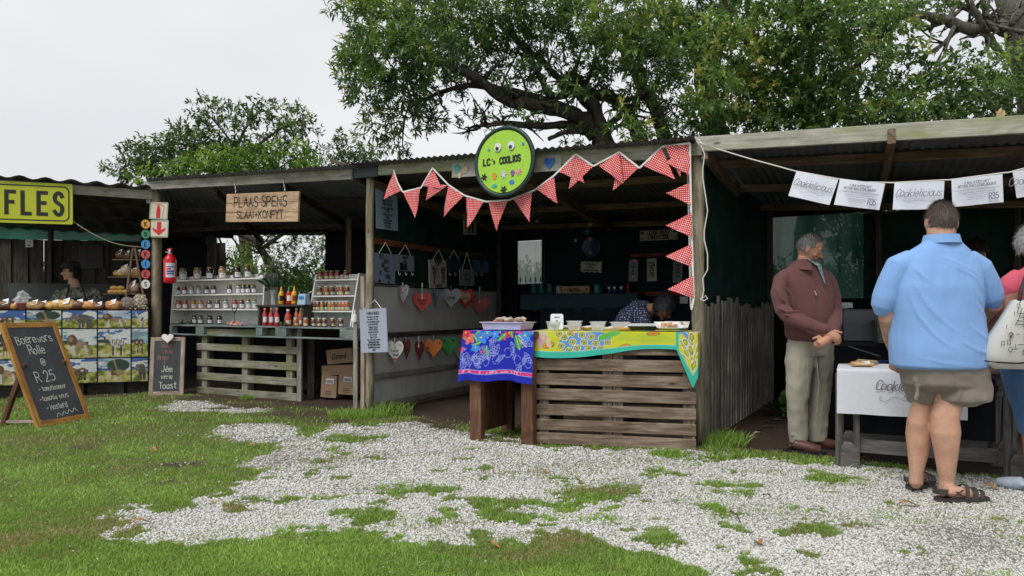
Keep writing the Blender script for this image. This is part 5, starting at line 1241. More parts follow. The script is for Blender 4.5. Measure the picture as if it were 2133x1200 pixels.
t_, F_, w_, h_ = wall_sign('wall_sign', 'grey-blue board about keeping calm with the coals, first on the red rail', [(783, 526), (824, 531), (782, 589)], SW, .05, MB2, cordpt=(803, 505))
mb = MB(); lines(mb, F_, w_, h_, [("BLY", .3, .82, .045), ("KALM", .55, .68, .045), ("DIE", .38, .54, .045), ("KOLE", .55, .40, .045), ("IS", .25, .27, .045), ("WARM", .62, .16, .045)], .009); mb.build('lettering', MT['ink'], t_)
mb = MB(); mb.prism([(w_ * .1, h_ * .03), (w_ * .3, h_ * .03), (w_ * .2, h_ * .14)], F_, .003); mb.prism([(w_ * .6, h_ * .02), (w_ * .72, h_ * .02), (w_ * .66, h_ * .11)], F_, .003); mb.build('flame_motif', glossy('dark_maroon', (.06, .015, .03)), t_)
def braai_sign(q, cp_, mat, label, hooks=3, cm=None):
 t_, F_, w_, h_ = wall_sign('wall_sign', label, q, SW, .05, mat, cordpt=cp_, cmat=cm)
 mb = MB(); lines(mb, F_, w_, h_, [("ONS GAAN", .5, .77, h_ * .14), ("NOU", .5, .55, h_ * .13)], .008); mb.build('lettering', MT['ink'], t_)
 mb = MB(); text(mb, "BRAAI", F_, w_ * .42, h_ * .08, h_ * .38, .022, .55, .2, off=.002); mb.build('large_lettering', MT['black'], t_)
 for k in range(hooks):
  mb = MB(); p = F_[0] + F_[1] * w_ * (.15 + .35 * k) - F_[2] * .005; cord(mb, [p, p - F_[2] * .03, p - F_[2] * .045 + F_[1] * .015, p - F_[2] * .035 + F_[1] * .035, p - F_[2] * .02 + F_[1] * .038], .005); mb.build('hook', MT['white'], t_)
braai_sign([(824, 530), (863, 533), (824, 564)], (845, 510), MB3, 'grey braai sign with three white hooks, second on the red rail')
braai_sign([(931, 539), (962, 541), (931, 566)], (945, 522), M('navy_board', (.03, .05, .11), .7), 'dark navy braai sign between the cream panel and the grey hanging panel', 2)
braai_sign([(986, 541), (1018, 545), (986, 566)], (1002, 527), M('strong_blue_board', (.03, .12, .30), .7), 'strong blue braai sign, deepest on the side wall', 2, MT['rail_red'])
t_, F_, w_, h_ = wall_sign('wall_sign', 'cream panel crowded with black lettering and a small red bottle motif', [(895, 541), (930, 542), (896, 600)], SW, .06, CR, .02, cordpt=(914, 520))
mb = MB(); lines(mb, F_, w_, h_, [("WELKOM BY ONS", .5, .91, .025), ("KUIER", .5, .80, .05), ("BRAAI", .28, .64, .045), ("LAG", .28, .54, .04), ("EET", .28, .44, .04), ("WYN", .28, .32, .03), ("VUUR", .78, .64, .04), ("ROOK", .78, .53, .045), ("TJOP", .78, .42, .04), ("VLEIS", .78, .30, .035), ("SAAM", .78, .17, .035), ("ALTYD WELKOM", .5, .04, .025)], .008); ribbon(mb, [(w_ * .5, h_ * .2), (w_ * .5, h_ * .7)], F_, .006, .003); mb.build('lettering', MT['ink'], t_)
mb = MB(); mb.prism([(w_ * .25 + a * .05, h_ * .12 + b_ * .1) for a, b_ in [(-.4, 0), (.4, 0), (.4, .6), (.15, .75), (.12, 1.1), (-.12, 1.1), (-.15, .75), (-.4, .6)]], F_, .003); mb.build('bottle_motif', glossy('sign_red', 0), t_)
t_, F_, w_, h_ = wall_sign('wall_sign', 'grey-blue panel on a long narrow cord, before the strong blue sign', [(958, 560), (988, 562), (958, 595)], SW, .09, MB3, cordpt=(973, 526))
mb = MB(); lines(mb, F_, w_, h_, [("n", .5, .78, .03), ("Goeie braai", .5, .6, .035), ("begin met", .5, .35, .035), ("tyd", .6, .1, .05)], .006, .2); mb.build('lettering', MT['ink'], t_)
t_, F_, w_, h_ = wall_sign('wall_picture', 'cream picture with a pair of dark footprints behind the fifth pennant', [(968, 438), (993, 440), (968, 489)], SW, .05, CR, .02)
mb = MB();
for sx in (-.15, .15): mb.prism([(w_ * (.52 + sx) + a, h_ * .35 + b_) for a, b_ in circ(0, 0, .028, 16, .085)], F_, .003); mb.prism([(w_ * (.52 + sx) + a, h_ * .14 + b_) for a, b_ in circ(0, 0, .022, 12, .03)], F_, .003)
mb.build('footprint_motif', MT['black'], t_)
t_, F_, w_, h_ = wall_sign('hanging_sign', 'grey-blue braai prayer board hung on the middle wooden post', [(752, 645), (808, 641), (752, 735)], FR, .14, M('prayer_board', (.36, .40, .49), .7, .05, 3), .008, cordpt=(781, 625))
mb = MB(); rows = [("'N BRAAI GEBED", .5, .87, .028), ("Ons Vader in die Hemel", .5, .80, .017), ("Ons dank U vir vuur", .5, .745, .017), ("VIR AL DIE WORSROLLETJIES", .5, .685, .015), ("SLAAITJIES EN KOS", .5, .625, .017), ("Familie & Vriende", .5, .565, .018), ("WARMTE & GESELS", .5, .51, .017), ("HOUTJIE EN VUURTJIE", .5, .45, .016), ("EK & JY & ONS", .5, .39, .017), ("Tjops & wors", .5, .335, .018), ("Seen ons hande en Braai", .5, .275, .017), ("MAAK DIE KOLE WARM", .5, .215, .017), ("DIE VLEIS HEERLIK SAPPIG", .5, .16, .016), ("EN HOU ONS ALMAL SAAM", .5, .10, .016), ("AMEN", .5, .035, .022)]
for (s_, x, y, hh_) in rows:
 ww = text_width(s_, hh_, .7, .2); text(mb, s_, F_, w_ * x, h_ * y, hh_, .0042 if y > .85 or y < .23 else .003, .7 * min(1, .86 * w_ / ww), .2, 'c', 0, .04, .002)
mb.build('lettering', MT['ink'], t_)
REDH = (.52, .03, .025)
hearts = [(842, 614, 34, 42, 52, (.30, .30, .34), 'slim grey heart with two red dots, first in the upper row', None, 589), (879, 631, 40, 42, -8, REDH, 'red heart with black writing on a wide white strap, upper row', 'Lief vir jou', 590), (908, 622, 36, 38, 78, (.16, .18, .33), 'lilac-blue heart turned edge-on between the red and grey hearts', None, 596),
 (940, 622, 42, 42, 6, (.31, .32, .36), 'grey heart lettered Liefde in the upper row', 'Liefde', 596), (970, 623, 38, 42, 22, REDH, 'red heart with a cream inner heart, upper row', 'Love', 596), (999, 638, 40, 36, -4, (.42, .025, .025), 'dull red heart on a strap, last of the upper row', None, 598),
 (823, 733, 36, 46, 8, (.70, .70, .67), 'white smiling heart lettered I Love you, lower row', 'I Love you!', 703), (848, 727, 34, 42, 64, (.13, .025, .02), 'dark brown-red heart turned aside, second in the lower row', None, 701), (875, 731, 34, 40, 60, (.16, .012, .012), 'dark maroon heart on a white strap, third in the lower row', None, 700), (903, 726, 37, 40, 4, (.75, .20, .02), 'orange heart in the lower row', None, 697),
 (935, 722, 34, 40, -4, (.03, .36, .05), 'green frog-eyed heart in the lower row', None, 695), (961, 735, 34, 40, 14, (.34, .37, .36), 'pale grey-green heart half hidden by the blue cloth', None, 700)]
for i, (px, py, w_, h_, yaw, col_, lab, wd, ry_) in enumerate(hearts):
 P0 = SW.hit(px, py, .09); s_ = FP / P0.y; W_, H_ = w_ / s_, h_ / s_
 view = V(-P0.x, -P0.y, 0).normalized(); rt = V(-view.y, view.x, 0); a = R(yaw); ux = (rt * math.cos(a) + view * math.sin(a)).normalized(); n_ = V(ux.y, -ux.x, 0)
 if n_.dot(view) < 0: n_ = -n_
 t_ = thing('hanging_heart', lab, 'heart ornament', P0, group='painted wooden hearts hung on the side wall'); F_ = (P0, ux, Z, n_)
 mb = MB(); mb.prism(heart_outline(W_, H_, 30), F_, .014); mb.build('heart', glossy('heart_%d' % i, col_, .42), t_)
 top = P0 + Z * H_ * .34 + n_ * .02; rl = SW.hit(px, ry_, .05); rl = V(top.x, top.y, rl.z); strap = i in (1, 5, 8, 0, 6)
 mb = MB(); mb.tube([top - Z * (.04 if strap else 0), rl], .011 if i in (1, 5, 8) else (.006 if strap else .003), 6); mb.build('cord', MT['rope'], t_)
 F2 = (P0 + n_ * .014, ux, Z, n_)
 if i == 4: mb = MB(); mb.prism([(x_, y_ + .01) for x_, y_ in heart_outline(W_ * .64, H_ * .6)], F2, .006); mb.build('inner_heart', glossy('heart_cream', (.62, .50, .28)), t_); F2 = (F2[0] + n_ * .006, ux, Z, n_)
 if wd:
  mb = MB()
  if i == 1: text(mb, "KOM ONS", F2, 0, .02, .022, .005, .8, off=.002); text(mb, "BRAAI", F2, 0, -.02, .022, .005, .8, off=.002)
  elif i == 6: text(mb, "I", F2, 0, .05, .028, .005, off=.002); text(mb, "Love", F2, 0, .0, .03, .005, .8, off=.002); text(mb, "you!", F2, .01, -.045, .03, .006, .8, off=.002)
  else: text(mb, wd, F2, 0, -.01, .045, .006, .62, .12, 'c', .25, 0, .002)
  mb.build('lettering', MT['ink'], t_)
 if i == 6: deco('dot', MT['black'], circ(0, 0, .008), -.06, .08, .002, .002, t_, F2); deco('dot', MT['black'], circ(0, 0, .008), .06, .08, .002, .002, t_, F2); deco('smile', glossy('sign_red', 0), [(-.03, -.075), (.03, -.075), (.015, -.095), (-.015, -.095)], 0, 0, .002, .002, t_, F2)
 if i == 0: deco('dot', glossy('sign_red', 0), circ(0, 0, .012), -.04, .06, .002, .002, t_, F2); deco('dot', glossy('sign_red', 0), circ(0, 0, .012), .04, .06, .002, .002, t_, F2); deco('dot', glossy('sign_red', 0), circ(0, 0, .013), 0, -.1, .002, .002, t_, F2)
 if i == 10: deco('eye', MT['black'], circ(0, 0, .018), -.06, .075, .002, .003, t_, F2); deco('eye', MT['black'], circ(0, 0, .018), .055, .08, .002, .003, t_, F2)
 if i == 9: deco('dot', MT['black'], circ(0, 0, .012), -.07, .01, .002, .003, t_, F2); deco('dot', MT['black'], circ(0, 0, .012), .08, .075, .002, .003, t_, F2)
# ===== back of the middle stall
def bkp(px, py, off=.0): return BK.hit(px, py, off)
t_, F_, w_, h_ = wall_sign('wall_sign', 'white board with hearts warning of skinny cooks, on the back wall', [(1333, 481), (1411, 477), (1333, 502)], BK, .06, CR)
mb = MB(); text(mb, "NEVER TRUST", F_, w_ * .5, h_ * .56, .05, .011, .72, .3, off=.002); text(mb, "A SKINNY COOK", F_, w_ * .5, h_ * .12, .05, .011, .66, .25, off=.002); mb.build('lettering', MT['ink'], t_)
for x_, y_, s_ in ((.07, .75, .05), (.93, .78, .05), (.06, .18, .03), (.95, .2, .03)): deco('heart_motif', MT['black'], heart_outline(s_, s_), w_ * x_, h_ * y_, .002, .003, t_, F_)
ol = []
for k in range(24): ol.append((k / 24, .03 + .05 * math.sin(k * 1.05)))
for k in range(12): ol.append((1 + .03 * math.sin(k * 1.3), k / 12))
for k in range(24): ol.append((1 - k / 24, 1 - .03 + .05 * math.sin(k * 1.05)))
for k in range(12): ol.append((.03 * math.sin(k * 1.3), 1 - k / 12))
t_, F_, w_, h_ = wall_sign('wall_sign', 'small wavy-edged white plaque in the middle of the back wall', [(1209, 544), (1252, 545), (1209, 567)], BK, .06, CR, outline=ol)
mb = MB(); lines(mb, F_, w_, h_, [("The Kitchen is", .5, .66, .03), ("where", .5, .42, .028), ("the memories are made", .5, .16, .022)], .006); mb.build('lettering', MT['ink'], t_)
for k, (q, mt_, lab, tx) in enumerate([([(1309, 541), (1328, 541), (1309, 586)], MB3, 'narrow grey notice with pink hearts, left of three on the back rail', ["My", "hart", "is", "hier"]), ([(1349, 539), (1369, 538), (1348, 586)], CR, 'narrow cream notice with black lettering, middle of three on the back rail', ["Bread", "is good", "wine", "is ok", "food", "is joy"]), ([(1402, 544), (1422, 544), (1401, 589)], MB3, 'narrow dim grey notice, right of three and half behind the side pennants', ["Count", "your", "gifts", "now"])]):
 t_, F_, w_, h_ = wall_sign('wall_sign', lab, q, BK, .06, mt_); mb = MB()
 lines(mb, F_, w_, h_, [(s_, .5, .78 - .68 / len(tx) * j, .03) for j, s_ in enumerate(tx)], .006); mb.build('lettering', MT['ink'], t_)
 if k == 0:
  for y_ in (.92, .2): deco('heart_motif', glossy('pink_heart', (.6, .08, .14)), heart_outline(.06, .06), w_ * .55, h_ * y_, .002, .003, t_, F_)
plank(st, 'rail', MT['rail_red'], bkp(1314, 533, .04), bkp(1425, 528, .04), .03, .05); plank(st, 'rail', MT['rail_red'], bkp(1312, 613, .05), bkp(1425, 612, .05), .03, .06)
t_ = thing('wall_disc', 'dark blue round plate hung above the wavy plaque', 'wall ornament', bkp(1231, 514, .05)); mb = MB(); mb.lathe(bkp(1231, 514, .03), [(0, 0), (.15, 0), (.165, .02), (.13, .012), (0, .012)], 28, ax=(BK.u, Z, BK.n), closed=False); mb.build('plate', glossy('deep_blue_plate', (.02, .05, .13), .3), t_, True)
def mobile(px, y0, y1, items, label):
 t_ = thing('flower_mobile', label, 'mobile', bkp(px, y0, .5), group='paper flower mobiles in the middle stall'); mb = MB(); cord(mb, [bkp(px, y0, .5), bkp(px, y1, .5)], .002, 4); mb.build('string', MT['black'], t_)
 for (dx, py, c_, s_) in items:
  p = bkp(px + dx, py, .5); mb = MB(); mb.prism(flower(s_, 5), (p, BK.u, Z, BK.n), .006); mb.build('flower', glossy('flower_' + c_, {'w': (.45, .47, .47), 'y': (.55, .48, .05), 'o': (.62, .16, .07), 'g': (.28, .42, .12), 'dg': (.05, .14, .07), 't': (.03, .13, .15)}[c_], .6), t_)
mobile(1229, 430, 535, [(0, 442, 'w', .026), (0, 467, 'y', .036), (0, 499, 'o', .036), (1, 526, 'g', .028), (-8, 453, 't', .06), (2, 453, 't', .06), (-6, 483, 't', .055)], 'coloured flower mobile in front of the blue round plate')
mobile(1198, 430, 530, [(0, 446, 'w', .03), (1, 501, 'w', .03)], 'pair of white flowers on a thread left of the coloured mobile')
mobile(1119, 430, 475, [(0, 461, 'w', .032), (-4, 447, 'dg', .05)], 'white flower over a green one near the eighth pennant')
mobile(1071, 440, 470, [(0, 449, 'dg', .04)], 'single dull green flower right of the lowest pennant')
for k, (px, py, lab) in enumerate([(1128, 427, 'small pale shell hooked on the purlin, left'), (1216, 393, 'small pale shell hooked on the purlin, right')]):
 mb = MB(); mb.ball(bkp(px, py, 1.2), .025, .02, .015, 8, 6, nz=.4); tag(mb.build('shell', MT['white'], None, True), lab, 'ornament')
sz = bkp(1200, 612, .35).z; sa, sc_ = BK.hit(1086, 604, .35), BK.hit(1330, 612, .35)
u0_, u1_ = (sa - BK.a).dot(BK.u), (sc_ - BK.a).dot(BK.u)
sh = thing('wall_shelf', 'shelf under a dark teal cloth along the back wall', 'shelf', BK.at(u0_, sz, .3)); mb = MB(); c_ = BK.at((u0_ + u1_) / 2, sz - .02, .2); mb.obox(c_, BK.u * (u1_ - u0_) / 2, BK.n * .18, Z * .012); mb.build('board', MT['dark_wood'], sh)
for u_ in (u0_ + .1, u1_ - .1): plank(sh, 'bracket', MT['dark_wood'], BK.at(u_, sz - .3, .03), BK.at(u_, sz - .04, .3), .04, .04, up=V(0, 1, 0))
mb = MB()
def shc(u, v):
 uu = u0_ + (u1_ - u0_) * u
 if v < .4: return BK.at(uu, sz + .004, .02 + .4 * v / .4 * .9)
 w = (v - .4) / .6; return BK.at(uu, sz - w * (.20 + .05 * math.sin(u * 3 + .5)) , .385 + .015 * math.sin(uu * 16) * w)
mb.grid(shc, 70, 14); tag(mb.build('shelf_cloth', M('teal_dark_cloth', (.035, .075, .10), .9, .15, 8), None, True), 'dark teal cloth draped over the back shelf', 'cloth')
mb = MB(); mb.grid(lambda u, v: BK.at(u0_ + .35 + (u1_ - u0_ - .6) * u, sz - .2 - .38 * v * (1 - .35 * math.sin(u * math.pi) * 0) , .40 - .03 * v + .03 * math.sin(u * 22 + v * 3)), 60, 10); tag(mb.build('hanging_cloth', M('dark_navy_cloth', (.018, .03, .045), .9, .2, 5), None, True), 'dark sheet hanging below the back shelf', 'cloth')
TEAL = M('teal_enamel', (.02, .13, .15), .35, .25, 12);
def shelf_pt(px, off=.25):
 p = BK.hit(px, 612, off); return V(p.x, p.y, sz + .006)
def jug(px, h, r, mat, lab, name='jug', handle=True, motif=None):
 p = shelf_pt(px); t_ = thing(name, lab, name, p); mb = MB(); mb.lathe(p, [(0, 0), (r * .9, 0), (r, h * .12), (r * .95, h * .8), (r * 1.02, h), (r * .93, h), (r * .88, h * .15), (0, h * .1)], 16, closed=False); mb.build('cup', mat, t_, True)
 if handle: mb = MB(); mb.tube([p + BK.u * (r * .9) + Z * h * .8, p + BK.u * (r * 1.5) + Z * h * .7, p + BK.u * (r * 1.5) + Z * h * .35, p + BK.u * (r * .9) + Z * h * .25], r * .12, 6); mb.build('handle', mat, t_, True)
 if motif: deco('heart_motif', MT['white_card'], heart_outline(r * 1.0, r * 1.1), 0, 0, 0, .003, t_, (p + BK.n * r * 1.02 + Z * h * .55, BK.u, Z, BK.n))
 return t_
for px, o in ((1112, 'leftmost'), (1128, 'middle'), (1145, 'rightmost')): jug(px, .155, .05, TEAL, o + ' of three tall teal enamel mugs under the small window', 'mug')
jug(1164, .115, .045, M('white_enamel', (.5, .5, .47), .3), 'white tin mug between the teal mugs and the welcome board', 'mug'); jug(1244, .125, .05, M('mid_teal', (.05, .26, .28), .4), 'brighter teal mug right of the welcome board', 'mug')
for px, o in ((1271, 'left'), (1282, 'middle'), (1296, 'right')): jug(px, .12, .042, M('navy_enamel', (.012, .03, .09), .3), o + ' navy mug of three marked with a white heart', 'mug', motif=True)
p = shelf_pt(1309); mb = MB(); mb.box(p + Z * .062, (.05, .05, .122), .5, .006); tag(mb.build('tin', M('dark_red_tin', (.22, .015, .015), .4)), 'dark red upright tin at the right end of the shelf', 'tin')
p0, p1 = shelf_pt(1170, .34), shelf_pt(1228, .34); ww = (p1 - p0).length; t_ = thing('welcome_board', 'rustic wooden block reading WELCOME on the back shelf', 'sign', p0); F_ = (p0, BK.u, Z, BK.n); mb = MB(); board(mb, F_, 0, 0, ww, .105, .03, .005); mb.build('block', MT['sign_wood'], t_)
mb = MB(); text(mb, "WELCOME", F_, ww * .44, .028, .05, .0075, .6, .2, off=.002); mb.build('lettering', MT['ink'], t_); deco('heart_motif', MT['ink'], heart_outline(.035, .035), ww * .9, .055, .001, .003, t_, F_)
t_, F_, w_, h_ = wall_sign('small_card', 'small white card pinned low beside the stooping seller', [(1413, 618), (1430, 618), (1416, 632)], BK, .08, MT['white_card'], .003)
# ===== counters of the middle stall
PC = Plane((.203, 6.27), (1.521, 5.95)); pcL = 1.356; bk = -PC.n; HT = .975
pc = thing('pallet_counter', 'brown slatted pallet counter under the yellow fruit cloth', 'counter', (.203, 6.27, 0));
def slat(par, P, u0, u1, z0, z1, off, th, mat, name='slat'):
 mb = MB(); tl = random.uniform(-.005, .005)
 mb.obox(P.at((u0 + u1) / 2, (z0 + z1) / 2, off - th / 2), P.u * (u1 - u0) / 2 + V(0, 0, tl), Z * (z1 - z0) / 2, P.n * th / 2, .004); return mb.build(name, mat, par)
zz = [.005, .125, .255, .385, .515, .645, .785, .89]; hts = [.095, .095, .095, .10, .10, .10, .085, .08]
for k, (z_, h_) in enumerate(zip(zz, hts)): slat(pc, PC, .0, pcL, z_, z_ + h_, 0, .022, MT['pallet'])
for u_ in (.05, .60, .69, 1.27): slat(pc, PC, u_ - .02, u_ + .065, .02, .95, -.024, .09, MT['pallet'], 'bearer')
for k, (z_, h_) in enumerate(zip(zz[::2], hts[::2])): slat(pc, PC, .0, pcL, z_, z_ + h_, -.116, .022, MT['pallet'])
PE = Plane((1.521, 5.95), (1.521 + bk.x * .8, 5.95 + bk.y * .8))
for k in range(6): slat(pc, PE, .01, .72, .03 + k * .155, .12 + k * .155, .03, .02, MT['pallet'], 'side_slat')
PE2 = Plane((.203, 6.27), (.203 + bk.x * .8, 6.27 + bk.y * .8))
for k in range(6): slat(pc, PE2, .14, .72, .03 + k * .155, .12 + k * .155, .0, .02, MT['pallet'], 'side_slat')
for u_, v_ in ((.05, .7), (pcL - .05, .7)): p = PC.at(u_, 0, -v_); plank(pc, 'leg', MT['pallet'], p, p + Z * .95, .07, .07, up=V(0, 1, 0))
mb = MB(); mb.obox(PC.at(pcL / 2, HT - .012, -.38), PC.u * (pcL / 2 - .002), PC.n * .375, Z * .011); mb.build('top', MT['pallet'], pc)
PT = Plane((-.415, 6.47), (.19, 6.16)); ptL = .68
tb = thing('table', 'sturdy red-brown stained table under the blue flowered cloth', 'table', (-.41, 6.47, 0))
for u_, v_ in ((.085, .06), (.60, .06), (.085, .66), (.60, .66)): p = PT.at(u_, 0, -v_); plank(tb, 'leg', MT['table_wood'], p - Z * .02, p + Z * .93, .115, .08, up=PT.n)
mb = MB(); mb.obox(PT.at(ptL / 2 - .0, HT - .03, -.36), PT.u * ptL / 2, PT.n * .36, Z * .018); mb.build('top', MT['table_wood'], tb)
for (v_, ) in ((.06,), (.66,)): plank(tb, 'apron', MT['table_wood'], PT.at(.143, .62, -v_), PT.at(.542, .62, -v_), .03, .05); plank(tb, 'apron', MT['table_wood'], PT.at(.143, .87, -v_), PT.at(.542, .87, -v_), .03, .1)
for u_ in (.085, .60): plank(tb, 'side_panel', MT['table_wood'], PT.at(u_, .45, -.10), PT.at(u_, .45, -.62), .02, .78)
P = Paint(.70, .86, .0055, (.018, .03, .42)); r_ = random.Random(4)
def leafline(x, y, L, a, col, w=.0045):
 c, s = math.cos(a), math.sin(a); P.line([(x, y), (x + c * L, y + s * L)], w, col)
 for sd in (-1, 1):
  P.line([(x + c * L * t + (-s) * sd * L * .22 * math.sin(math.pi * t), y + s * L * t + c * sd * L * .22 * math.sin(math.pi * t)) for t in [i / 8 for i in range(9)]], w, col)
  for q in (.25, .45, .65): P.line([(x + c * L * q, y + s * L * q), (x + c * L * (q + .12) - s * sd * L * .16, y + s * L * (q + .12) + c * sd * L * .16)], w * .8, col)
LB_ = (.28, .33, .70)
for k in range(26): leafline(r_.uniform(.02, .68), r_.uniform(.13, .36), r_.uniform(.07, .12), r_.uniform(0, 6.28), LB_)
for k in range(7): P.ell(.06 + .1 * k, r_.uniform(.17, .28), .035, .045, LB_, 0, .80)
RED, CORAL, SKY, GRN, PNK = (.62, .04, .08), (.70, .16, .12), (.07, .28, .72), (.07, .36, .07), (.68, .06, .22)
for (x, y, s_, cl) in [(.07, .37, .055, CORAL), (.03, .42, .05, RED), (.19, .38, .06, SKY), (.25, .42, .05, SKY), (.14, .29, .045, SKY), (.33, .41, .04, SKY), (.47, .42, .045, RED), (.42, .39, .035, PNK), (.62, .40, .055, SKY), (.66, .44, .05, SKY), (.57, .34, .02, PNK), (.02, .27, .02, PNK), (.20, .255, .016, PNK), (.56, .45, .04, PNK)] + [(r_.uniform(0, .7), r_.uniform(.5, .85), .05, r_.choice([CORAL, SKY, PNK, RED])) for _ in range(20)]:
 for j in range(5): a = j * 1.257 + x * 9; P.ell(x + math.cos(a) * s_ * .55, y + math.sin(a) * s_ * .55, s_ * .55, s_ * .38, tuple(c * r_.uniform(.75, 1.15) for c in cl), a)
 P.ell(x, y, s_ * .16, s_ * .16, (.75, .55, .2))
for (x, y, L, a) in [(.13, .40, .07, .8), (.15, .35, .06, 2.2), (.36, .35, .10, .7), (.38, .42, .07, 2.0), (.25, .31, .10, -1.4), (.12, .31, .08, .4), (.53, .40, .13, -1.2), (.5, .38, .08, 1.9), (.29, .44, .06, 1)]:
 c, s = math.cos(a), math.sin(a); P.ell(x + c * L / 2, y + s * L / 2, L / 2, L * .2, GRN, a); P.line([(x, y), (x + c * L, y + s * L)], .006, (.45, .65, .2))
for k in range(9): P.line([(.545 + .007 * k, .40 - .012 * k), (.575 + .008 * k, .405 - .012 * k)], .004, (.75, .8, .5))
P.band(.092, .098, (.2, .35, .75)); P.band(.064, .092, (.66, .04, .22)); P.put((P.y > .066) & (P.y < .09) & (vnoise(P.x * 60, P.y * 30, 5) > .6), (.72, .3, .45)); P.band(.058, .064, (.2, .35, .75))
o_, e_, n_ = A3(PT.at(-.02, HT + .006, 0)), A3(PT.u) * .70, A3(PT.n)
def bcf(u, v):
 d = v * .86                       # distance up from the hem
 drop = .435; top = d > drop
 z = np.where(top, 0, -(drop - d)); back = np.where(top, -(d - drop), 0)
 t = np.clip((drop - d) / drop, 0, 1)
 fold = (.016 * np.sin(u * 15 + 1) + .010 * np.sin(u * 33)) * t + .012 + .03 * t
 flare = np.clip(.12 - u, 0, 1) * 8 * t
 x = u + (-.05 * (1 - u) * t)
 zz_ = z - .035 * flare * np.clip(t, 0, 1) + .012 * np.sin(u * 9 + 2) * t
 return (o_ + x[..., None] * e_ + (back + np.where(top, .012 - .012 * 0, fold))[..., None] * n_ + zz_[..., None] * np.array([0, 0, 1]))
tag(painted('tablecloth', P, bcf), 'royal blue cloth with hibiscus flowers and a pink stripe hem', 'tablecloth')
P = Paint(1.46, .85, .0065, (.56, .58, .035)); r_ = random.Random(9)
for k in range(16): P.ell(r_.uniform(.75, 1.2), r_.uniform(.10, .26), .06, .022, (.44, .55, .05), r_.uniform(-.4, .4))
P.ell(.44, .12, .20, .09, (.12, .30, .60)); P.ell(.56, .15, .12, .07, (.12, .30, .60))
for (x, y) in [(.26, .10), (.29, .17), (.34, .20), (.36, .13), (.40, .08), (.44, .19), (.46, .125), (.50, .07), (.52, .17), (.56, .11), (.60, .06), (.61, .16), (.66, .11), (.33, .06), (.24, .20)]:
 P.ell(x, y, .034, .03, (.72, .70, .50)); P.ell(x, y, .028, .024, (.16, .13, .03)); P.ell(x, y, .022, .019, (.50, .50, .05)); P.ell(x, y, .010, .009, (.10, .18, .30))
for (x, y) in [(.15, .105), (1.04, .20), (.80, .05)]: P.ell(x, y, .055, .028, (.07, .10, .03), .2); P.ell(x, y, .048, .022, (.72, .27, .04), .2); P.ell(x, y, .03, .006, (.5, .15, .03), .2)
for k in range(30): x = r_.uniform(.24, .62); y = r_.uniform(.2, .26); P.line([(x, y), (x + r_.uniform(-.05, .05), y + .05)], .006, r_.choice([(.62, .12, .22), (.1, .42, .30), (.65, .5, .5)]))
for k in range(60): x = r_.uniform(0, 1.46); y = r_.uniform(.25, .85); P.ell(x, y, r_.uniform(.02, .07), r_.uniform(.015, .05), r_.choice([(.62, .16, .26), (.10, .42, .32), (.12, .5, .12), (.6, .6, .55), (.3, .45, .6), (.56, .58, .035)]), r_.uniform(0, 3))
for k in range(5): P.ell(.62 + .03 * k, .17 + .01 * k, .05, .02, (.12, .48, .10), .8)
for k in range(12): x = .01 + .013 * k; P.ell(x, .16 + .04 * math.sin(k), .02, .05, (.55, .52, .30) if k % 2 else (.62, .3, .35), .4)
for k in range(26): x = r_.uniform(1.26, 1.46); y = r_.uniform(.10, .34); a = r_.uniform(0, 3); P.line([(x, y), (x + .05 * math.cos(a), y + .05 * math.sin(a))], .008, r_.choice([(.68, .12, .25), (.70, .3, .42), (.75, .28, .1), (.55, .55, .6)]))
P.put((P.x > 1.24) & (P.y < .30) & (P.y > .03) & (vnoise(P.x * 12, P.y * 12, 3) > .45), (.14, .30, .55))
for k in range(16): x = r_.uniform(1.26, 1.44); y = r_.uniform(.05, .30); P.ell(x, y, .026, .024, (.72, .70, .5)); P.ell(x, y, .02, .018, (.2, .22, .03)); P.ell(x, y, .012, .011, (.5, .5, .05))
P.band(0, .052, (.05, .47, .36)); P.band(.052, .056, (.3, .6, .5)); P.put((P.x > 1.225) & (P.x < 1.25) & (P.y < .3), (.05, .47, .36))
o_, e_, n_ = A3(PC.at(-.03, HT + .008, 0)), A3(PC.u), A3(PC.n)
def ycf(u, v):
 x = u * 1.46; d = v * .85
 hang = .20 - .05 * np.clip((x - .7) / .5, 0, 1) + .03 * np.sin(x * 4.6 + .5) + .30 * np.clip(1 - np.abs(x - 1.36) / .13, 0, 1)
 k = .22 / hang                     # stretch the lower part of the print over the drop
 dd = np.where(d < .22, d / .22 * hang, hang + d - .22); top = dd > hang
 z = np.where(top, 0, -(hang - dd)); back = np.where(top, -(dd - hang), 0); t = np.clip((hang - dd) / .25, 0, 1.5)
 fold = (.012 * np.sin(x * 17) + .014 * np.sin(x * 7 + 1) * (x < .3) * 2) * t + .012 + .02 * t
 wrap = np.clip(x - 1.40, 0, 1)     # the corner bends round the end of the counter
 return o_ + (np.minimum(x, 1.40) + wrap * .3)[..., None] * e_ + (back + np.where(top, .012, fold) - wrap * .9)[..., None] * n_ + (z - .0 * t)[..., None] * np.array([0, 0, 1])
tag(painted('tablecloth', P, ycf), 'yellow fruit-print cloth with a turquoise border over the pallet counter', 'tablecloth')
ZT = HT + .016
def on(P_, px, dep):
 p = P_.hit(px, 680, -dep); return V(p.x, p.y, ZT)
m, t, b = newmat('clear_plastic'); b.inputs['Base Color'].default_value = (.8, .82, .84, 1); b.inputs['Roughness'].default_value = .15; b.inputs['Alpha'].default_value = .38; MT['clear'] = m
m, t, b = newmat('clear_wrap'); b.inputs['Base Color'].default_value = (.85, .86, .88, 1); b.inputs['Roughness'].default_value = .2; b.inputs['Alpha'].default_value = .13; MT['wrap'] = m
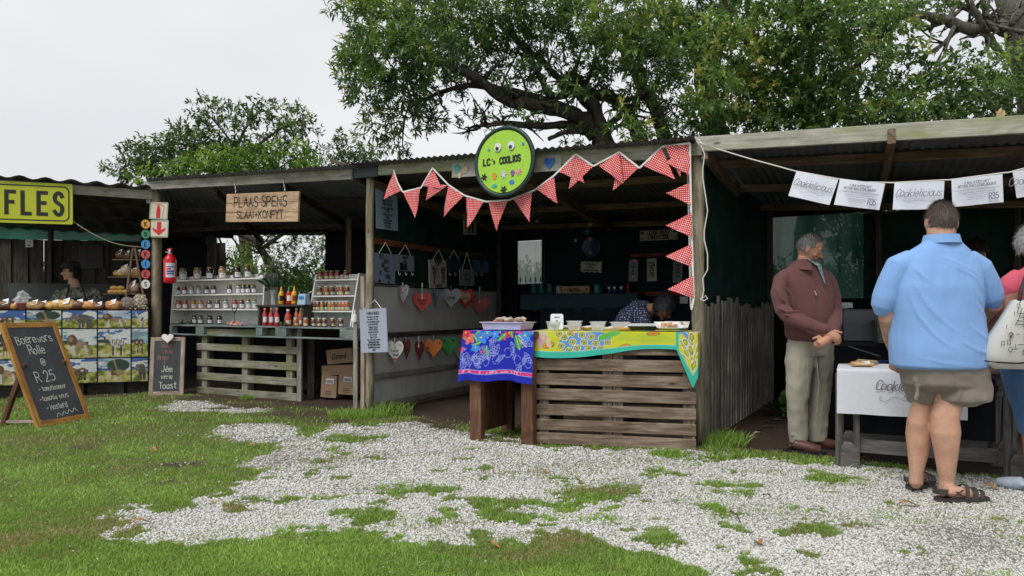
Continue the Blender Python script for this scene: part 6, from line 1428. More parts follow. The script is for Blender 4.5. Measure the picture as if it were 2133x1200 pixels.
p = on(PT, 1058, .22); tr = thing('tray', 'shallow white plastic tray on the blue cloth, heaped with packets', 'tray', p); a0 = math.atan2(PT.u.y, PT.u.x); mb = MB(); X, Y_ = PT.u, -PT.n
def rectloft(mb, p, X, Y_, prof, closed=True):
 b0 = len(mb.v)
 for (hx, hy, z_) in prof:
  for sx, sy in ((-1, -1), (1, -1), (1, 1), (-1, 1)): mb.v.append(p + X * hx * sx + Y_ * hy * sy + Z * z_)
 for i in range(len(prof) - 1):
  for k in range(4): mb.face([b0 + i * 4 + k, b0 + i * 4 + (k + 1) % 4, b0 + (i + 1) * 4 + (k + 1) % 4, b0 + (i + 1) * 4 + k])
 mb.face([b0 + 3, b0 + 2, b0 + 1, b0]); n = b0 + 4 * (len(prof) - 1); mb.face([n, n + 1, n + 2, n + 3])
rectloft(mb, p, X, Y_, [(.185, .12, 0), (.20, .135, .06), (.215, .148, .062), (.215, .148, .068), (.195, .13, .068), (.18, .115, .008)]); mb.build('shell', M('white_plastic', (.66, .64, .72), .4, .03), tr)
def packet(c, L, w, h, mat, lab, grp=None, yaw=0, tilt=0, name='packet', lbl=True):
 t_ = thing(name, lab, name, c, yaw, grp) if not lbl is None else None
 mb = MB(); rot = Matrix.Rotation(tilt, 3, 'X')
 def f(u): k = .6 + .4 * math.sqrt(max(0, 1 - abs(u.x) ** 4)); return V(math.copysign(abs(u.x) ** .5, u.x), math.copysign(abs(u.y) ** .6, u.y) * k, u.z * k)
 mb.ball((0, 0, h / 2), L / 2, w / 2, h / 2, 14, 8, rot, .25, f); o = mb.build('bag', mat, t_, True, True)
 mb = MB(); mb.obox((L * .08, -w * .33, h * .86), V(L * .17, 0, h * .08), V(0, w * .17, h * .26), V(0, -.001, .0008));
 mb.build('price_label', MT['white_card'], t_, False, True); return t_
sw = [(.62, .60, .58), (.55, .2, .12), (.6, .45, .35), (.66, .66, .66), (.5, .12, .1), (.62, .58, .5)]
for k in range(9):
 x_ = -.14 + .035 * k; c_ = p + X * x_ + Y_ * random.uniform(-.05, .05) + Z * (.03 + .022 * (k % 3))
 packet(c_, random.uniform(.10, .13), .08, .035, glossy('sweet_%d' % (k % 6), sw[k % 6], .3, .3), 'small snack packet, %s from the left in the white tray heap' % NTH[k], 'snack packets heaped in the white tray', random.uniform(0, 3), random.uniform(-.5, .5))
cc_ = on(PC, 1160, .30); cs = thing('card_stand', 'white folded price card standing between the tubs', 'card', cc_); yw = V(math.cos(-.05), math.sin(-.05), 0); bkw = V(-yw.y, yw.x, 0); mb = MB()
for sg_ in (-1, 1): F_ = (cc_ - yw * .058 + bkw * .035 * (1 if sg_ > 0 else -1), yw, (Z * .14 - bkw * .035 * (1 if sg_ > 0 else -1)).normalized(), -bkw); mb.prism(rrect(0, 0, .116, .145, .02), F_, .003); Ff = F_ if sg_ < 0 else None
cs_b = mb.build('card', MT['white_card'], cs)
F_ = (cc_ - yw * .058 - bkw * .035, yw, (Z * .14 + bkw * .035).normalized(), -bkw); mb = MB(); text(mb, "PRYSLYS", F_, .058, .108, .010, .002, .8, off=.006); mb.prism([(.058 + a, .078 + b_) for a, b_ in circ(0, 0, .012, 14, .007)], (F_[0] - bkw * .004, *F_[1:]), .001); text(mb, "R10", F_, .058, .04, .01, .002, off=.006); mb.build('print', MT['ink'], cs)
def tub(px, dep, w, h, cont, lab, fillh=.45):
 c = on(PC, px, dep); t_ = thing('plastic_tub', lab, 'tub', c); mb = MB(); rectloft(mb, c, PC.u, bk, [(w * .38, w * .3, 0), (w * .5, w * .4, h), (w * .55, w * .45, h), (w * .55, w * .45, h + .006), (w * .46, w * .37, h + .004), (w * .36, w * .28, .004)]); mb.build('shell', MT['clear'], t_)
 for k in range(12):
  mb = MB() if k == 0 else mb; mb.ball(c + PC.u * random.uniform(-.3, .3) * w + bk * random.uniform(-.22, .22) * w + Z * (.012 + random.random() * h * fillh), .014, .014, .011, 8, 6, nz=.3)
 tag(mb.build('filling', cont, t_, True), kind='stuff')
CK = M('golden_biscuit', (.62, .36, .10), .7, .25, 60, .3); CH_ = M('chocolate_biscuit', (.10, .05, .03), .6, .3, 50); PL_ = M('pale_biscuit', (.66, .52, .32), .7, .2, 60)
tub(1153, .09, .11, .07, CH_, 'clear tub of dark chocolate bits, first on the yellow cloth'); tub(1197, .10, .12, .075, CK, 'clear tub of golden cheese puffs, second on the yellow cloth'); tub(1246, .12, .13, .07, PL_, 'clear tub right of the middle of the yellow cloth', .3); tub(1292, .2, .16, .065, PL_, 'wide clear tub behind the middle of the yellow cloth', .3)
GR = M('foil_grey', (.5, .52, .55), .3, .3, 30)
for k, (px, dep, L, mt_, lab) in enumerate([(1218, .22, .12, CK, 'flat packet of crackers behind the golden puffs'), (1225, .36, .13, GR, 'silver packet behind the crackers'), (1268, .10, .10, PL_, 'pale biscuit packet between the two right tubs'), (1322, .40, .15, GR, 'large silver packet behind the black tray'), (1300, .08, .10, CK, 'small golden packet in front of the wide tub'), (1175, .42, .13, GR, 'silver packet behind the price card'), (1418, .35, .12, GR, 'silver packet at the far right of the counter')]): packet(on(PC, px, dep), L, .09, .03, mt_, lab, None, random.uniform(-.4, .4))
c = on(PC, 1340, .16); t_ = thing('food_tray', 'black foam tray with a clear lid on the yellow cloth', 'food tray', c); mb = MB(); rectloft(mb, c, PC.u, bk, [(.10, .07, 0), (.125, .095, .035), (.13, .10, .037), (.12, .09, .034), (.095, .065, .006)]); mb.build('tray', MT['black'], t_); mb = MB(); rectloft(mb, c + Z * .039, PC.u, bk, [(.128, .098, 0), (.115, .085, .022)]); mb.build('lid', MT['clear'], t_)
for k, (px, dep, yw_, lab) in enumerate([(1392, .10, .2, 'front white foam tray of pale biscuits at the right of the counter'), (1408, .24, -.1, 'second foam tray of biscuits, tucked behind the front one')]):
 c = on(PC, px, dep) + Z * .012; t_ = thing('food_tray', lab, 'food tray', c); ux = Matrix.Rotation(yw_, 3, 'Z') @ PC.u; uy = Matrix.Rotation(yw_, 3, 'Z') @ bk; tl_ = (uy + Z * .28).normalized(); mb = MB(); n_ = ux.cross(tl_)
 b0 = len(mb.v)
 for (hx, hy, z_) in [(.085, .065, 0), (.105, .085, .02), (.11, .09, .02), (.10, .08, .016), (.08, .06, .004)]:
  for sx, sy in ((-1, -1), (1, -1), (1, 1), (-1, 1)): mb.v.append(c + ux * hx * sx + tl_ * hy * sy + n_ * z_ + Z * .02)
 for i in range(4):
  for q in range(4): mb.face([b0 + i * 4 + q, b0 + i * 4 + (q + 1) % 4, b0 + (i + 1) * 4 + (q + 1) % 4, b0 + (i + 1) * 4 + q])
 mb.face([b0 + 16 + q for q in range(4)]); mb.face([b0 + 3 - q for q in range(4)]); mb.build('tray', MT['white'], t_)
 mb = MB()
 for q in range(10): mb.ball(c + ux * random.uniform(-.06, .06) + tl_ * random.uniform(-.045, .045) + n_ * .022 + Z * .02, .022, .018, .01, 8, 6, nz=.3)
 tag(mb.build('biscuits', M('pale_orange_biscuit', (.66, .38, .2), .7, .2, 50), t_, True), kind='stuff')
# ===== leaning pallet, counter pallets and racks of the preserves stall
PG = Plane((-4.44, 10.20), (-2.83, 9.33)); pl_ = 1.84
PG = Plane((-4.43, 10.12), (-2.76, 9.22)); pl_ = (Vector((-4.43, 10.12)) - Vector((-2.76, 9.22))).length
lp = thing('leaning_pallet', 'grey mossy slatted pallet closing the front of the jar counter', 'pallet', (-4.43, 10.12, 0))
for k, (z_, h_) in enumerate([(.0, .09), (.19, .10), (.385, .10), (.60, .095), (.80, .105)]): slat(lp, PG, 0, pl_, z_ + (.0 if k else -.01), z_ + h_, 0, .022, MT['pallet_grey'])
for u_ in (.10, .90, 1.72): slat(lp, PG, u_ - .03, u_ + .08, .02, .90, -.024, .05, MT['pallet_grey'], 'bearer')
plank(lp, 'end_post', MT['grey_wood'], PG.at(pl_ + .04, -.04, -.02), PG.at(pl_ + .04, .92, -.02), .06, .07, up=V(0, 1, 0))
C2 = Plane((-4.95, 10.40), (-1.80, 8.42)); cL = (Vector((-4.95, 10.40)) - Vector((-1.80, 8.42))).length; CZ = .955
ct = thing('jar_counter', 'blue-green painted pallet counter carrying the jar racks', 'counter', (-4.95, 10.4, 0))
for k in range(6): mb = MB(); mb.obox(C2.at(cL / 2, CZ - .01, -.06 - .115 * k), C2.u * cL / 2, C2.n * .052, Z * .01, .003); mb.build('top_board', MT['blue_pallet'], ct)
for (u0_, u1_) in ((0, .06), (.62, .80), (1.9, 2.02), (2.28, 2.48), (3.42, cL)): slat(ct, C2, u0_, u1_, CZ - .125, CZ - .022, -.002, .09, MT['blue_pallet'], 'block')
slat(ct, C2, 0, cL, CZ - .148, CZ - .127, .0, .09, MT['blue_pallet'], 'lower_board'); slat(ct, C2, 0, cL, CZ - .148, CZ - .022, -.62, .02, MT['black'], 'back_board')
for u_ in (.1, 1.25, 2.45, cL - .08): p = C2.at(u_, 0, -.45); plank(ct, 'leg', MT['dark_wood'], p, p + Z * (CZ - .15), .09, .09, up=V(0, 1, 0))
def cpt(px, off): p = C2.hit(px, 670, off); return V(p.x, p.y, CZ)
JP = Plane((cpt(355, -.36).x, cpt(355, -.36).y), (cpt(545, -.36).x, cpt(545, -.36).y)); JL = (cpt(545, -.36) - cpt(355, -.36)).length
def rack(label, JP, JL, shelves, depth, top, sides_lean=.10, backb=True, wd=None):
 t_ = thing('jar_rack', label, 'rack', JP.at(0, CZ, 0))
 for u_ in (.0, JL):
  mb = MB(); a = u_; F_ = (JP.at(a, CZ, 0), -JP.n, Z, JP.u); d0 = 0
  mb.prism([(0, 0), (depth, 0), (depth, top), (sides_lean + .02, top), (0, .02)], (JP.at(a - .009, CZ + .002, 0), -JP.n, Z, JP.u), .018); mb.build('side', MT['white'], t_)
 for z_ in shelves:
  s_ = sides_lean * z_ / top; mb = MB(); mb.obox(JP.at(JL / 2, CZ + z_ - .009, -(s_ + depth) / 2 - .004), JP.u * (JL / 2 - .012), JP.n * ((depth - s_) / 2 - .004), Z * .009); mb.build('shelf', MT['white'], t_)
 if backb: mb = MB(); mb.obox(JP.at(JL / 2, CZ + top / 2 + .002, -depth - .006), JP.u * JL / 2, JP.n * .004, Z * (top / 2)); mb.build('back', MT['white'], t_)
 return t_
def zat(P, py, px, off): return P.hit(px, py, off).z - CZ
rack('wide white painted rack of jars on the left of the counter', JP, JL, [zat(JP, 645, 450, 0) + .01, zat(JP, 614, 450, -.04) + .01, zat(JP, 583, 450, -.08) + .01], .27, zat(JP, 573, 450, -.1), .035)
JQ = Plane((cpt(640, -.30).x, cpt(640, -.30).y), (cpt(730, -.36).x, cpt(730, -.36).y)); JQL = (cpt(730, -.36) - cpt(640, -.30)).length
rr = rack('smaller white rack with a broad slanted side, right of the sauce bottles', JQ, JQL, [zat(JQ, 649, 690, 0) + .01, zat(JQ, 617, 690, -.05) + .01, zat(JQ, 583, 690, -.1) + .01], .36, zat(JQ, 571, 690, -.14), .14)
def glassmat(name, col):
 if name in GL: return GL[name]
 m, t, b = newmat(name); v = coords(t, 'Object'); c = ramp(t, noise(t, v, 40, 3), [(.35, [x * .7 for x in col]), (.65, [min(1, x * 1.25) for x in col])]); t.links.new(c, b.inputs[0]); b.inputs['Roughness'].default_value = .12; b.inputs['Coat Weight'].default_value = .6; GL[name] = m; return m
CONT = {'pale': (.36, .37, .26), 'tan': (.40, .25, .15), 'dark': (.022, .012, .014), 'olive': (.09, .09, .055), 'red': (.30, .035, .02), 'amber': (.42, .19, .04), 'gherkin': (.16, .17, .05), 'brown': (.14, .045, .02), 'orange': (.40, .12, .03), 'deepred': (.20, .02, .015), 'clear': (.30, .31, .30)}
MT['lid_gold'] = M('gold_lid', (.30, .24, .12), .35, .1, metal=.6); MT['lid_black'] = M('dark_lid', (.03, .03, .03), .3); MT['lid_white'] = M('white_lid', (.62, .60, .55), .4)
ORIGJ = {}
def jar(loc, h, r, cont, lab, grp, lid='gold', lb='w', rz=0):
 key = (round(h, 2), cont, lid, lb)
 mat = Matrix.Translation(loc) @ Matrix.Rotation(rz, 4, 'Z')
 if key in ORIGJ: return copy_thing(ORIGJ[key], mat, lab, grp)
 t_ = thing('jar', lab, 'jar', loc, rz, grp); mb = MB()
 mb.lathe((0, 0, 0), [(0, 0), (r * .9, 0), (r, h * .05), (r, h * .68), (r * .92, h * .77), (r * .72, h * .83), (r * .70, h * .86)], 14, closed=False); mb.build('glass', glassmat('glass_' + cont, CONT[cont]), t_, True, True)
 mb = MB(); mb.lathe((0, 0, h * .85), [(0, 0), (r * .78, 0), (r * .80, h * .01), (r * .80, h * .12), (r * .74, h * .15), (0, h * .15)], 14, closed=False); mb.build('lid', MT['lid_' + lid], t_, True, True)
 mb = MB(); hw = .8 if lb == 'w' else .95; z0, z1 = (h * .12, h * .5) if lb == 'w' else (h * .10, h * .38)
 def fl(u, v):
  a = -math.pi / 2 + (u - .5) * 2 * hw
  if lb != 'w': vv = .5 + (v - .5) * math.sqrt(max(.05, 1 - (2 * u - 1) ** 4))
  else: vv = v
  return V(math.cos(a) * r * 1.012, math.sin(a) * r * 1.012, z0 + (z1 - z0) * vv)
 mb.grid(fl, 8, 3); l_ = mb.build('label', MT['white_card'] if lb == 'w' else M('oval_label', (.60, .62, .42), .5), t_, False, True)
 mb = MB(); mb.grid(lambda u, v: (lambda a: V(math.cos(a) * r * 1.02, math.sin(a) * r * 1.02, z0 + (z1 - z0) * (.52 + .10 * v)))(-math.pi / 2 + (u - .5) * hw * .8), 5, 1); mb.build('label_print', MT['greyink'], l_, False, True)
 ORIGJ[key] = t_; return t_
def row(P, back, zrel, items, h, r, desc, grp, lb='w', lid='gold', lids=None):
 n = len(items)
 for k, (px, cont) in enumerate(items):
  p = P.hit(px, 640, back - .0); hh = h * random.uniform(.94, 1.04) if cont != 'BIG' else h
  o = NTH[k] if k < 13 else str(k + 1)
  side = 'last' if k == n - 1 else o
  jar(V(p.x, p.y, CZ + zrel + .001), round(h, 3), r, cont, '%s jar from the left %s, %s contents' % (o, desc, cont), grp, (lids[k] if lids else lid), lb, random.uniform(-.4, .2) + math.atan2(-P.n.x, -P.n.y) + 0)
s3, s2, s1 = [zat(JP, y_, 450, o_) + .01 for y_, o_ in ((645, 0), (614, -.04), (583, -.08))]
G1 = 'jars on the wide white rack'
row(JP, -.17, s1, [(381, 'pale'), (411, 'tan'), (437, 'dark'), (463, 'tan'), (494, 'dark'), (515, 'olive')], .19, .056, 'on top of the wide rack', G1)
row(JP, -.13, s2, [(370, 'dark'), (384, 'deepred'), (399, 'clear'), (413, 'clear'), (430, 'dark'), (445, 'dark'), (478, 'olive'), (497, 'clear'), (507, 'olive'), (517, 'dark'), (527, 'olive')], .135, .040, 'on the upper shelf of the wide rack', G1, lids=['gold'] * 11)
row(JP, -.09, s3, [(372, 'red'), (386, 'red'), (403, 'amber'), (418, 'amber'), (436, 'brown'), (453, 'olive'), (470, 'clear'), (489, 'red'), (503, 'brown'), (517, 'clear'), (530, 'clear')], .135, .042, 'on the lower shelf of the wide rack', G1)
row(JP, -.06, .002, [(405, 'olive'), (418, 'olive'), (437, 'dark'), (457, 'dark')], .125, .040, 'on the counter under the wide rack', G1, lid='black')
t3, t2, t1 = [zat(JQ, y_, 690, o_) + .01 for y_, o_ in ((649, 0), (617, -.05), (583, -.1))]
G2 = 'jars on the slanted white rack'
row(JQ, -.20, t1, [(667, 'red'), (681, 'deepred'), (691, 'deepred'), (703, 'deepred'), (721, 'brown')], .115, .036, 'on top of the slanted rack', G2, 'o')
row(JQ, -.16, t2, [(666, 'brown'), (680, 'orange'), (692, 'brown'), (705, 'brown'), (711, 'orange'), (723, 'brown')], .125, .037, 'on the upper shelf of the slanted rack', G2, 'o', 'white')
row(JQ, -.09, t3, [(647, 'dark'), (655, 'brown'), (662, 'brown'), (671, 'amber'), (680, 'dark'), (687, 'amber'), (694, 'orange'), (702, 'brown'), (709, 'orange'), (716, 'orange'), (723, 'orange')], .125, .030, 'on the lower shelf of the slanted rack', G2, 'o', 'white')
row(C2, -.12, .002, [(616, 'orange'), (637, 'orange'), (653, 'brown'), (665, 'brown'), (676, 'brown'), (693, 'brown'), (710, 'brown')], .11, .033, 'along the counter edge before the slanted rack', G2, 'o', 'white')
p = JQ.hit(747, 571, -.3); jar(V(p.x, p.y, CZ + zat(JQ, 571, 690, -.14) + .004) + JQ.u * .0, .12, .038, 'brown', 'lone brown jar on the far top corner of the slanted rack side', G2, 'white', 'o') if False else None
def bottle(loc, prof, mats, lab, name='bottle', lbz=None, lbm=None):
 t_ = thing(name, lab, 'bottle', loc); (pb_, pc_) = prof
 mb = MB(); mb.lathe(loc, pb_, 14, closed=False); mb.build('body', mats[0], t_, True); mb = MB(); mb.lathe(loc, pc_, 12, closed=False); mb.build('cap', mats[1], t_, True)
 if lbz:
  r_ = lbz[2]; mb = MB(); mb.grid(lambda u, v: loc + V(math.cos(-1.9 + u * 1.5) * r_, math.sin(-1.9 + u * 1.5) * r_, lbz[0] + (lbz[1] - lbz[0]) * v), 8, 1); mb.build('label', lbm or MT['white_card'], t_)
 return t_
def longb(h, r): return ([(0, 0), (r * .9, 0), (r, .01), (r, h * .55), (r * .85, h * .66), (r * .42, h * .82), (r * .40, h * .9)], [(r * .46, h * .88), (r * .46, h), (0, h)])
for px, o in ((552, 'left'), (565, 'middle'), (577, 'right')): bottle(cpt(px, -.15), longb(.235, .036), (glassmat('glass_redb', (.45, .03, .035)), M('orange_cap', (.5, .14, .08), .4)), o + ' of three slim red sauce bottles with white labels', lbz=(.05, .12, .037))
bottle(cpt(600, -.15), longb(.22, .045), (glassmat('glass_tomato', (.45, .05, .02)), MT['lid_white']), 'big tomato sauce bottle right of the slim red ones', lbz=(.03, .08, .046), lbm=M('oval_label', (.60, .62, .42), .5))
for px, o in ((618, 'left'), (627, 'right')): bottle(cpt(px, -.25), longb(.24, .036), (glassmat('glass_chutney', (.40, .11, .04)), MT['lid_white']), o + ' of two brown chutney bottles beside the slanted rack', lbz=(.03, .08, .037))
mb = MB(); zp = C2.hit(590, 635, -.30).z; a_, c_ = C2.hit(546, 635, -.30), C2.hit(645, 635, -.30); tp = thing('riser_plank', 'narrow dark plank riser between the two white racks', 'shelf', V(a_.x, a_.y, CZ)); plank(tp, 'board', MT['dark_wood'], V(a_.x, a_.y, zp - .012), V(c_.x, c_.y, zp - .012), .22, .024)
for q in (.04, .96): w_ = a_.lerp(c_, q); plank(tp, 'support', MT['dark_wood'], V(w_.x, w_.y, CZ), V(w_.x, w_.y, zp - .025), .04, .18, up=C2.n)
def rz_(px, o=-.27): p = C2.hit(px, 630, o); return V(p.x, p.y, zp + .001)
def sq(h, r): return ([(0, 0), (r * .85, 0), (r, .02), (r * .92, h * .25), (r, h * .5), (r * .75, h * .68), (r * .4, h * .74)], [(r * .5, h * .73), (r * .42, h * .8), (r * .12, h), (0, h)])
for px, cl, cc, o in ((586, (.70, .42, .02), (.60, .36, .02), 'left yellow mustard squeeze bottle with a dark label'), (602, (.55, .01, .015), (.04, .22, .05), 'red sauce squeeze bottle with a green cap'), (613, (.70, .42, .02), (.60, .36, .02), 'right yellow squeeze bottle with a red label')):
 bottle(rz_(px), sq(.245, .040), (glossy('sq%d' % px, cl, .3), glossy('sqc%d' % px, cc, .3)), o, lbz=(.05, .12, .0415), lbm={586: MT['black'], 602: MT['white_card'], 613: glossy('maroon_label', (.30, .03, .02))}[px])
p = rz_(633); t_ = thing('price_scale', 'small white and blue price scale display behind the slanted rack', 'scale', p); mb = MB(); rectloft(mb, p, C2.u, -C2.n, [(.07, .05, 0), (.065, .03, .13), (.06, .025, .14)]); mb.build('housing', glossy('pale_blue_plastic', (.35, .50, .66), .4), t_); mb = MB(); mb.obox(p + C2.n * .048 + Z * .09, C2.u * .04, Z * .018, C2.n * .002); mb.build('display', glossy('scale_blue', (.03, .22, .5)), t_)
p = cpt(739, -.05); bottle(p, ([(0, 0), (.030, 0), (.033, .01), (.033, .14), (.02, .16)], [(.018, .155), (.014, .19), (.004, .215), (0, .215)]), (MT['white'], MT['lid_white']), 'white squeeze bottle with a nozzle at the right end of the jar counter', lbz=(.03, .07, .0338), lbm=MT['greyink'])
p = rz_(569, -.35); t_ = thing('flower_vase', 'glass vase with a large white lily and dark leaves between the racks', 'vase', p); mb = MB(); mb.lathe(p, [(0, 0), (.035, 0), (.03, .02), (.028, .12), (.042, .2), (.038, .2), (.025, .12), (.0, .02)], 14, closed=False); mb.build('glass', MT['clear'], t_, True)
for k in range(26):
 d = V(*rng.normal(0, .35, 3)); d.z = abs(d.z) + .5; d.normalize(); q0 = p + Z * .15 + d * .10; L = random.uniform(.12, .26); mb = MB() if k == 0 else mb
 up = d.cross(V(random.random(), random.random(), .2)).normalized(); mb.grid(lambda u, v: q0 + d * L * u + up * (.035 * math.sin(math.pi * min(u * .95 + .03, 1)) * (v - .5) * 2) - Z * (.09 * u * u), 5, 2)
tag(mb.build('leaves', M('vase_leaf', (.035, .085, .03), .5), t_, True), kind='stuff')
def petal(mb, c, d, L, w):
 s_ = d.cross(Z).normalized(); mb.grid(lambda u, v: c + d * L * u + s_ * (w * math.sin(math.pi * min(.1 + u * .9, 1)) * (v - .5) * 2) + Z * (.05 * u - .10 * u * u + .03 * (abs(v - .5) * 2) ** 2), 6, 4)
for k, (px, py, sz_) in enumerate([(566, 560, .13), (580, 553, .15), (550, 575, .09)]):
 c = C2.hit(px, py, -.35); mb = MB()
 for j in range(4): a = j * 1.6 + k; petal(mb, c, V(math.cos(a), math.sin(a), .35).normalized(), sz_, .035)
 mb.build('lily', M('lily_white', (.50, .52, .44), .6), t_, True)
 mb = MB(); cord(mb, [p + Z * .12, (p + c) / 2 + Z * .08, c], .005); mb.build('stem', M('stem_green', (.05, .12, .03), .6), t_)
p = cpt(489, -.10); t_ = thing('sweets_pile', 'heap of pink and orange wrapped sweets on greenery under the wide rack', 'sweets', p); mb = MB()
for k in range(46): a = random.random() * 6.28; r_ = random.random() ** .6; mb.ball(p + C2.u * math.cos(a) * r_ * .17 + C2.n * math.sin(a) * r_ * .08 + Z * (.012 + .055 * (1 - r_) * random.random()), .022, .018, .012, 6, 5, nz=.4)
tag(mb.build('sweets', M('pink_wrap', (.58, .30, .25), .35, .4, 30), t_, True), kind='stuff')
mb = MB(); cord(mb, [p + Z * .05, p + Z * .17 - C2.u * .01], .003); ho = heart_outline(.09, .08, 20); hp_ = [p - C2.u * .01 + Z * (.20 + y_) + C2.u * x_ for x_, y_ in ho]; cord(mb, hp_ + [hp_[0]], .007); mb.build('heart_pick', MT['lid_black'], t_)
for k, (px, lab) in enumerate([(388, 'sprig of greenery on the counter under the left of the wide rack'), (595, 'sprig of greenery before the tomato sauce bottle')]):
 p = cpt(px, -.06); mb = MB()
 for j in range(30): d = V(*rng.normal(0, 1, 3)); d.z = abs(d.z) * .3; d.normalize(); q0 = p + C2.u * random.uniform(-.12, .12) + Z * .01; s_ = d.cross(Z).normalized(); mb.grid(lambda u, v: q0 + d * .07 * u + s_ * (.012 * math.sin(math.pi * min(u + .05, 1)) * (v - .5) * 2) + Z * .02 * math.sin(u * 3), 3, 1)
 tag(mb.build('greenery', M('sprig', (.06, .10, .04), .7)), lab, 'greenery')
CB = M('cardboard', (.36, .235, .15), .85, .12, 7, .1)
def cbox(label, pxl, pxr, pyb, pyt, Y, dep, yaw=0, txt=None, lblw=None, roll=0):
 c = pt((pxl + pxr) / 2, pyb, Y); w_ = (pxr - pxl) / FP * Y; h_ = (pyt - pyb) / -FP * Y; t_ = thing('cardboard_box', label, 'box', c)
 rt = V(math.cos(yaw), math.sin(yaw), 0); n_ = V(rt.y, -rt.x, 0); up = (Z + rt * -roll).normalized(); rr_ = (rt + Z * roll).normalized(); mb = MB(); mb.obox(c + up * h_ / 2 - n_ * dep / 2, rr_ * w_ / 2, up * h_ / 2, n_ * dep / 2, .003); mb.build('carton', CB, t_)
 F_ = (c - rr_ * w_ / 2 + n_ * .0, rr_, up, n_)
 if txt: mb = MB(); text(mb, txt, F_, w_ * .47, h_ * .35, h_ * .32, .011, .8, .15, 'c', .25, 0, .003); mb.build('lettering', MT['ink'], t_)
 if lblw: mb = MB(); board(mb, (F_[0] + n_ * .004, *F_[1:]), w_ * .32, h_ * .62, w_ * .5, h_ * .24, .003); l_ = mb.build('label', MT['white_card'], t_); mb = MB(); [ribbon(mb, [(w_ * .37, h_ * (.67 + .05 * j)), (w_ * .77, h_ * (.67 + .05 * j))], F_, .008, .006) for j in range(3)]; [ribbon(mb, [(w_ * .3, h_ * (.12 + .08 * j)), (w_ * .68, h_ * (.12 + .08 * j))], F_, .007, .003) for j in range(3)]; mb.build('print', MT['ink'], l_)
 return t_
cbox('left of two labelled cartons standing under the right of the jar counter', 666, 701, 828, 782, 9.35, .22, -.2, None, True, -.06); cbox('right of two labelled cartons standing under the jar counter', 703, 739, 822, 779, 9.3, .22, -.2, None, True, -.04)
cbox('flat brown carton lying on the two labelled cartons', 668, 739, 781, 761, 9.34, .26, -.2, None, False, .06); cbox('tilted jar carton with black script on top of the carton pile', 680, 737, 757, 727, 9.33, .26, -.2, 'Consol', False, .10)
mb = MB(); mb.box(pt(640, 800, 10.2), (.5, .3, .14), -.2); tag(mb.build('loose_board', MT['dark_wood']), 'dark board lying under the counter behind the grey pallet', 'board')
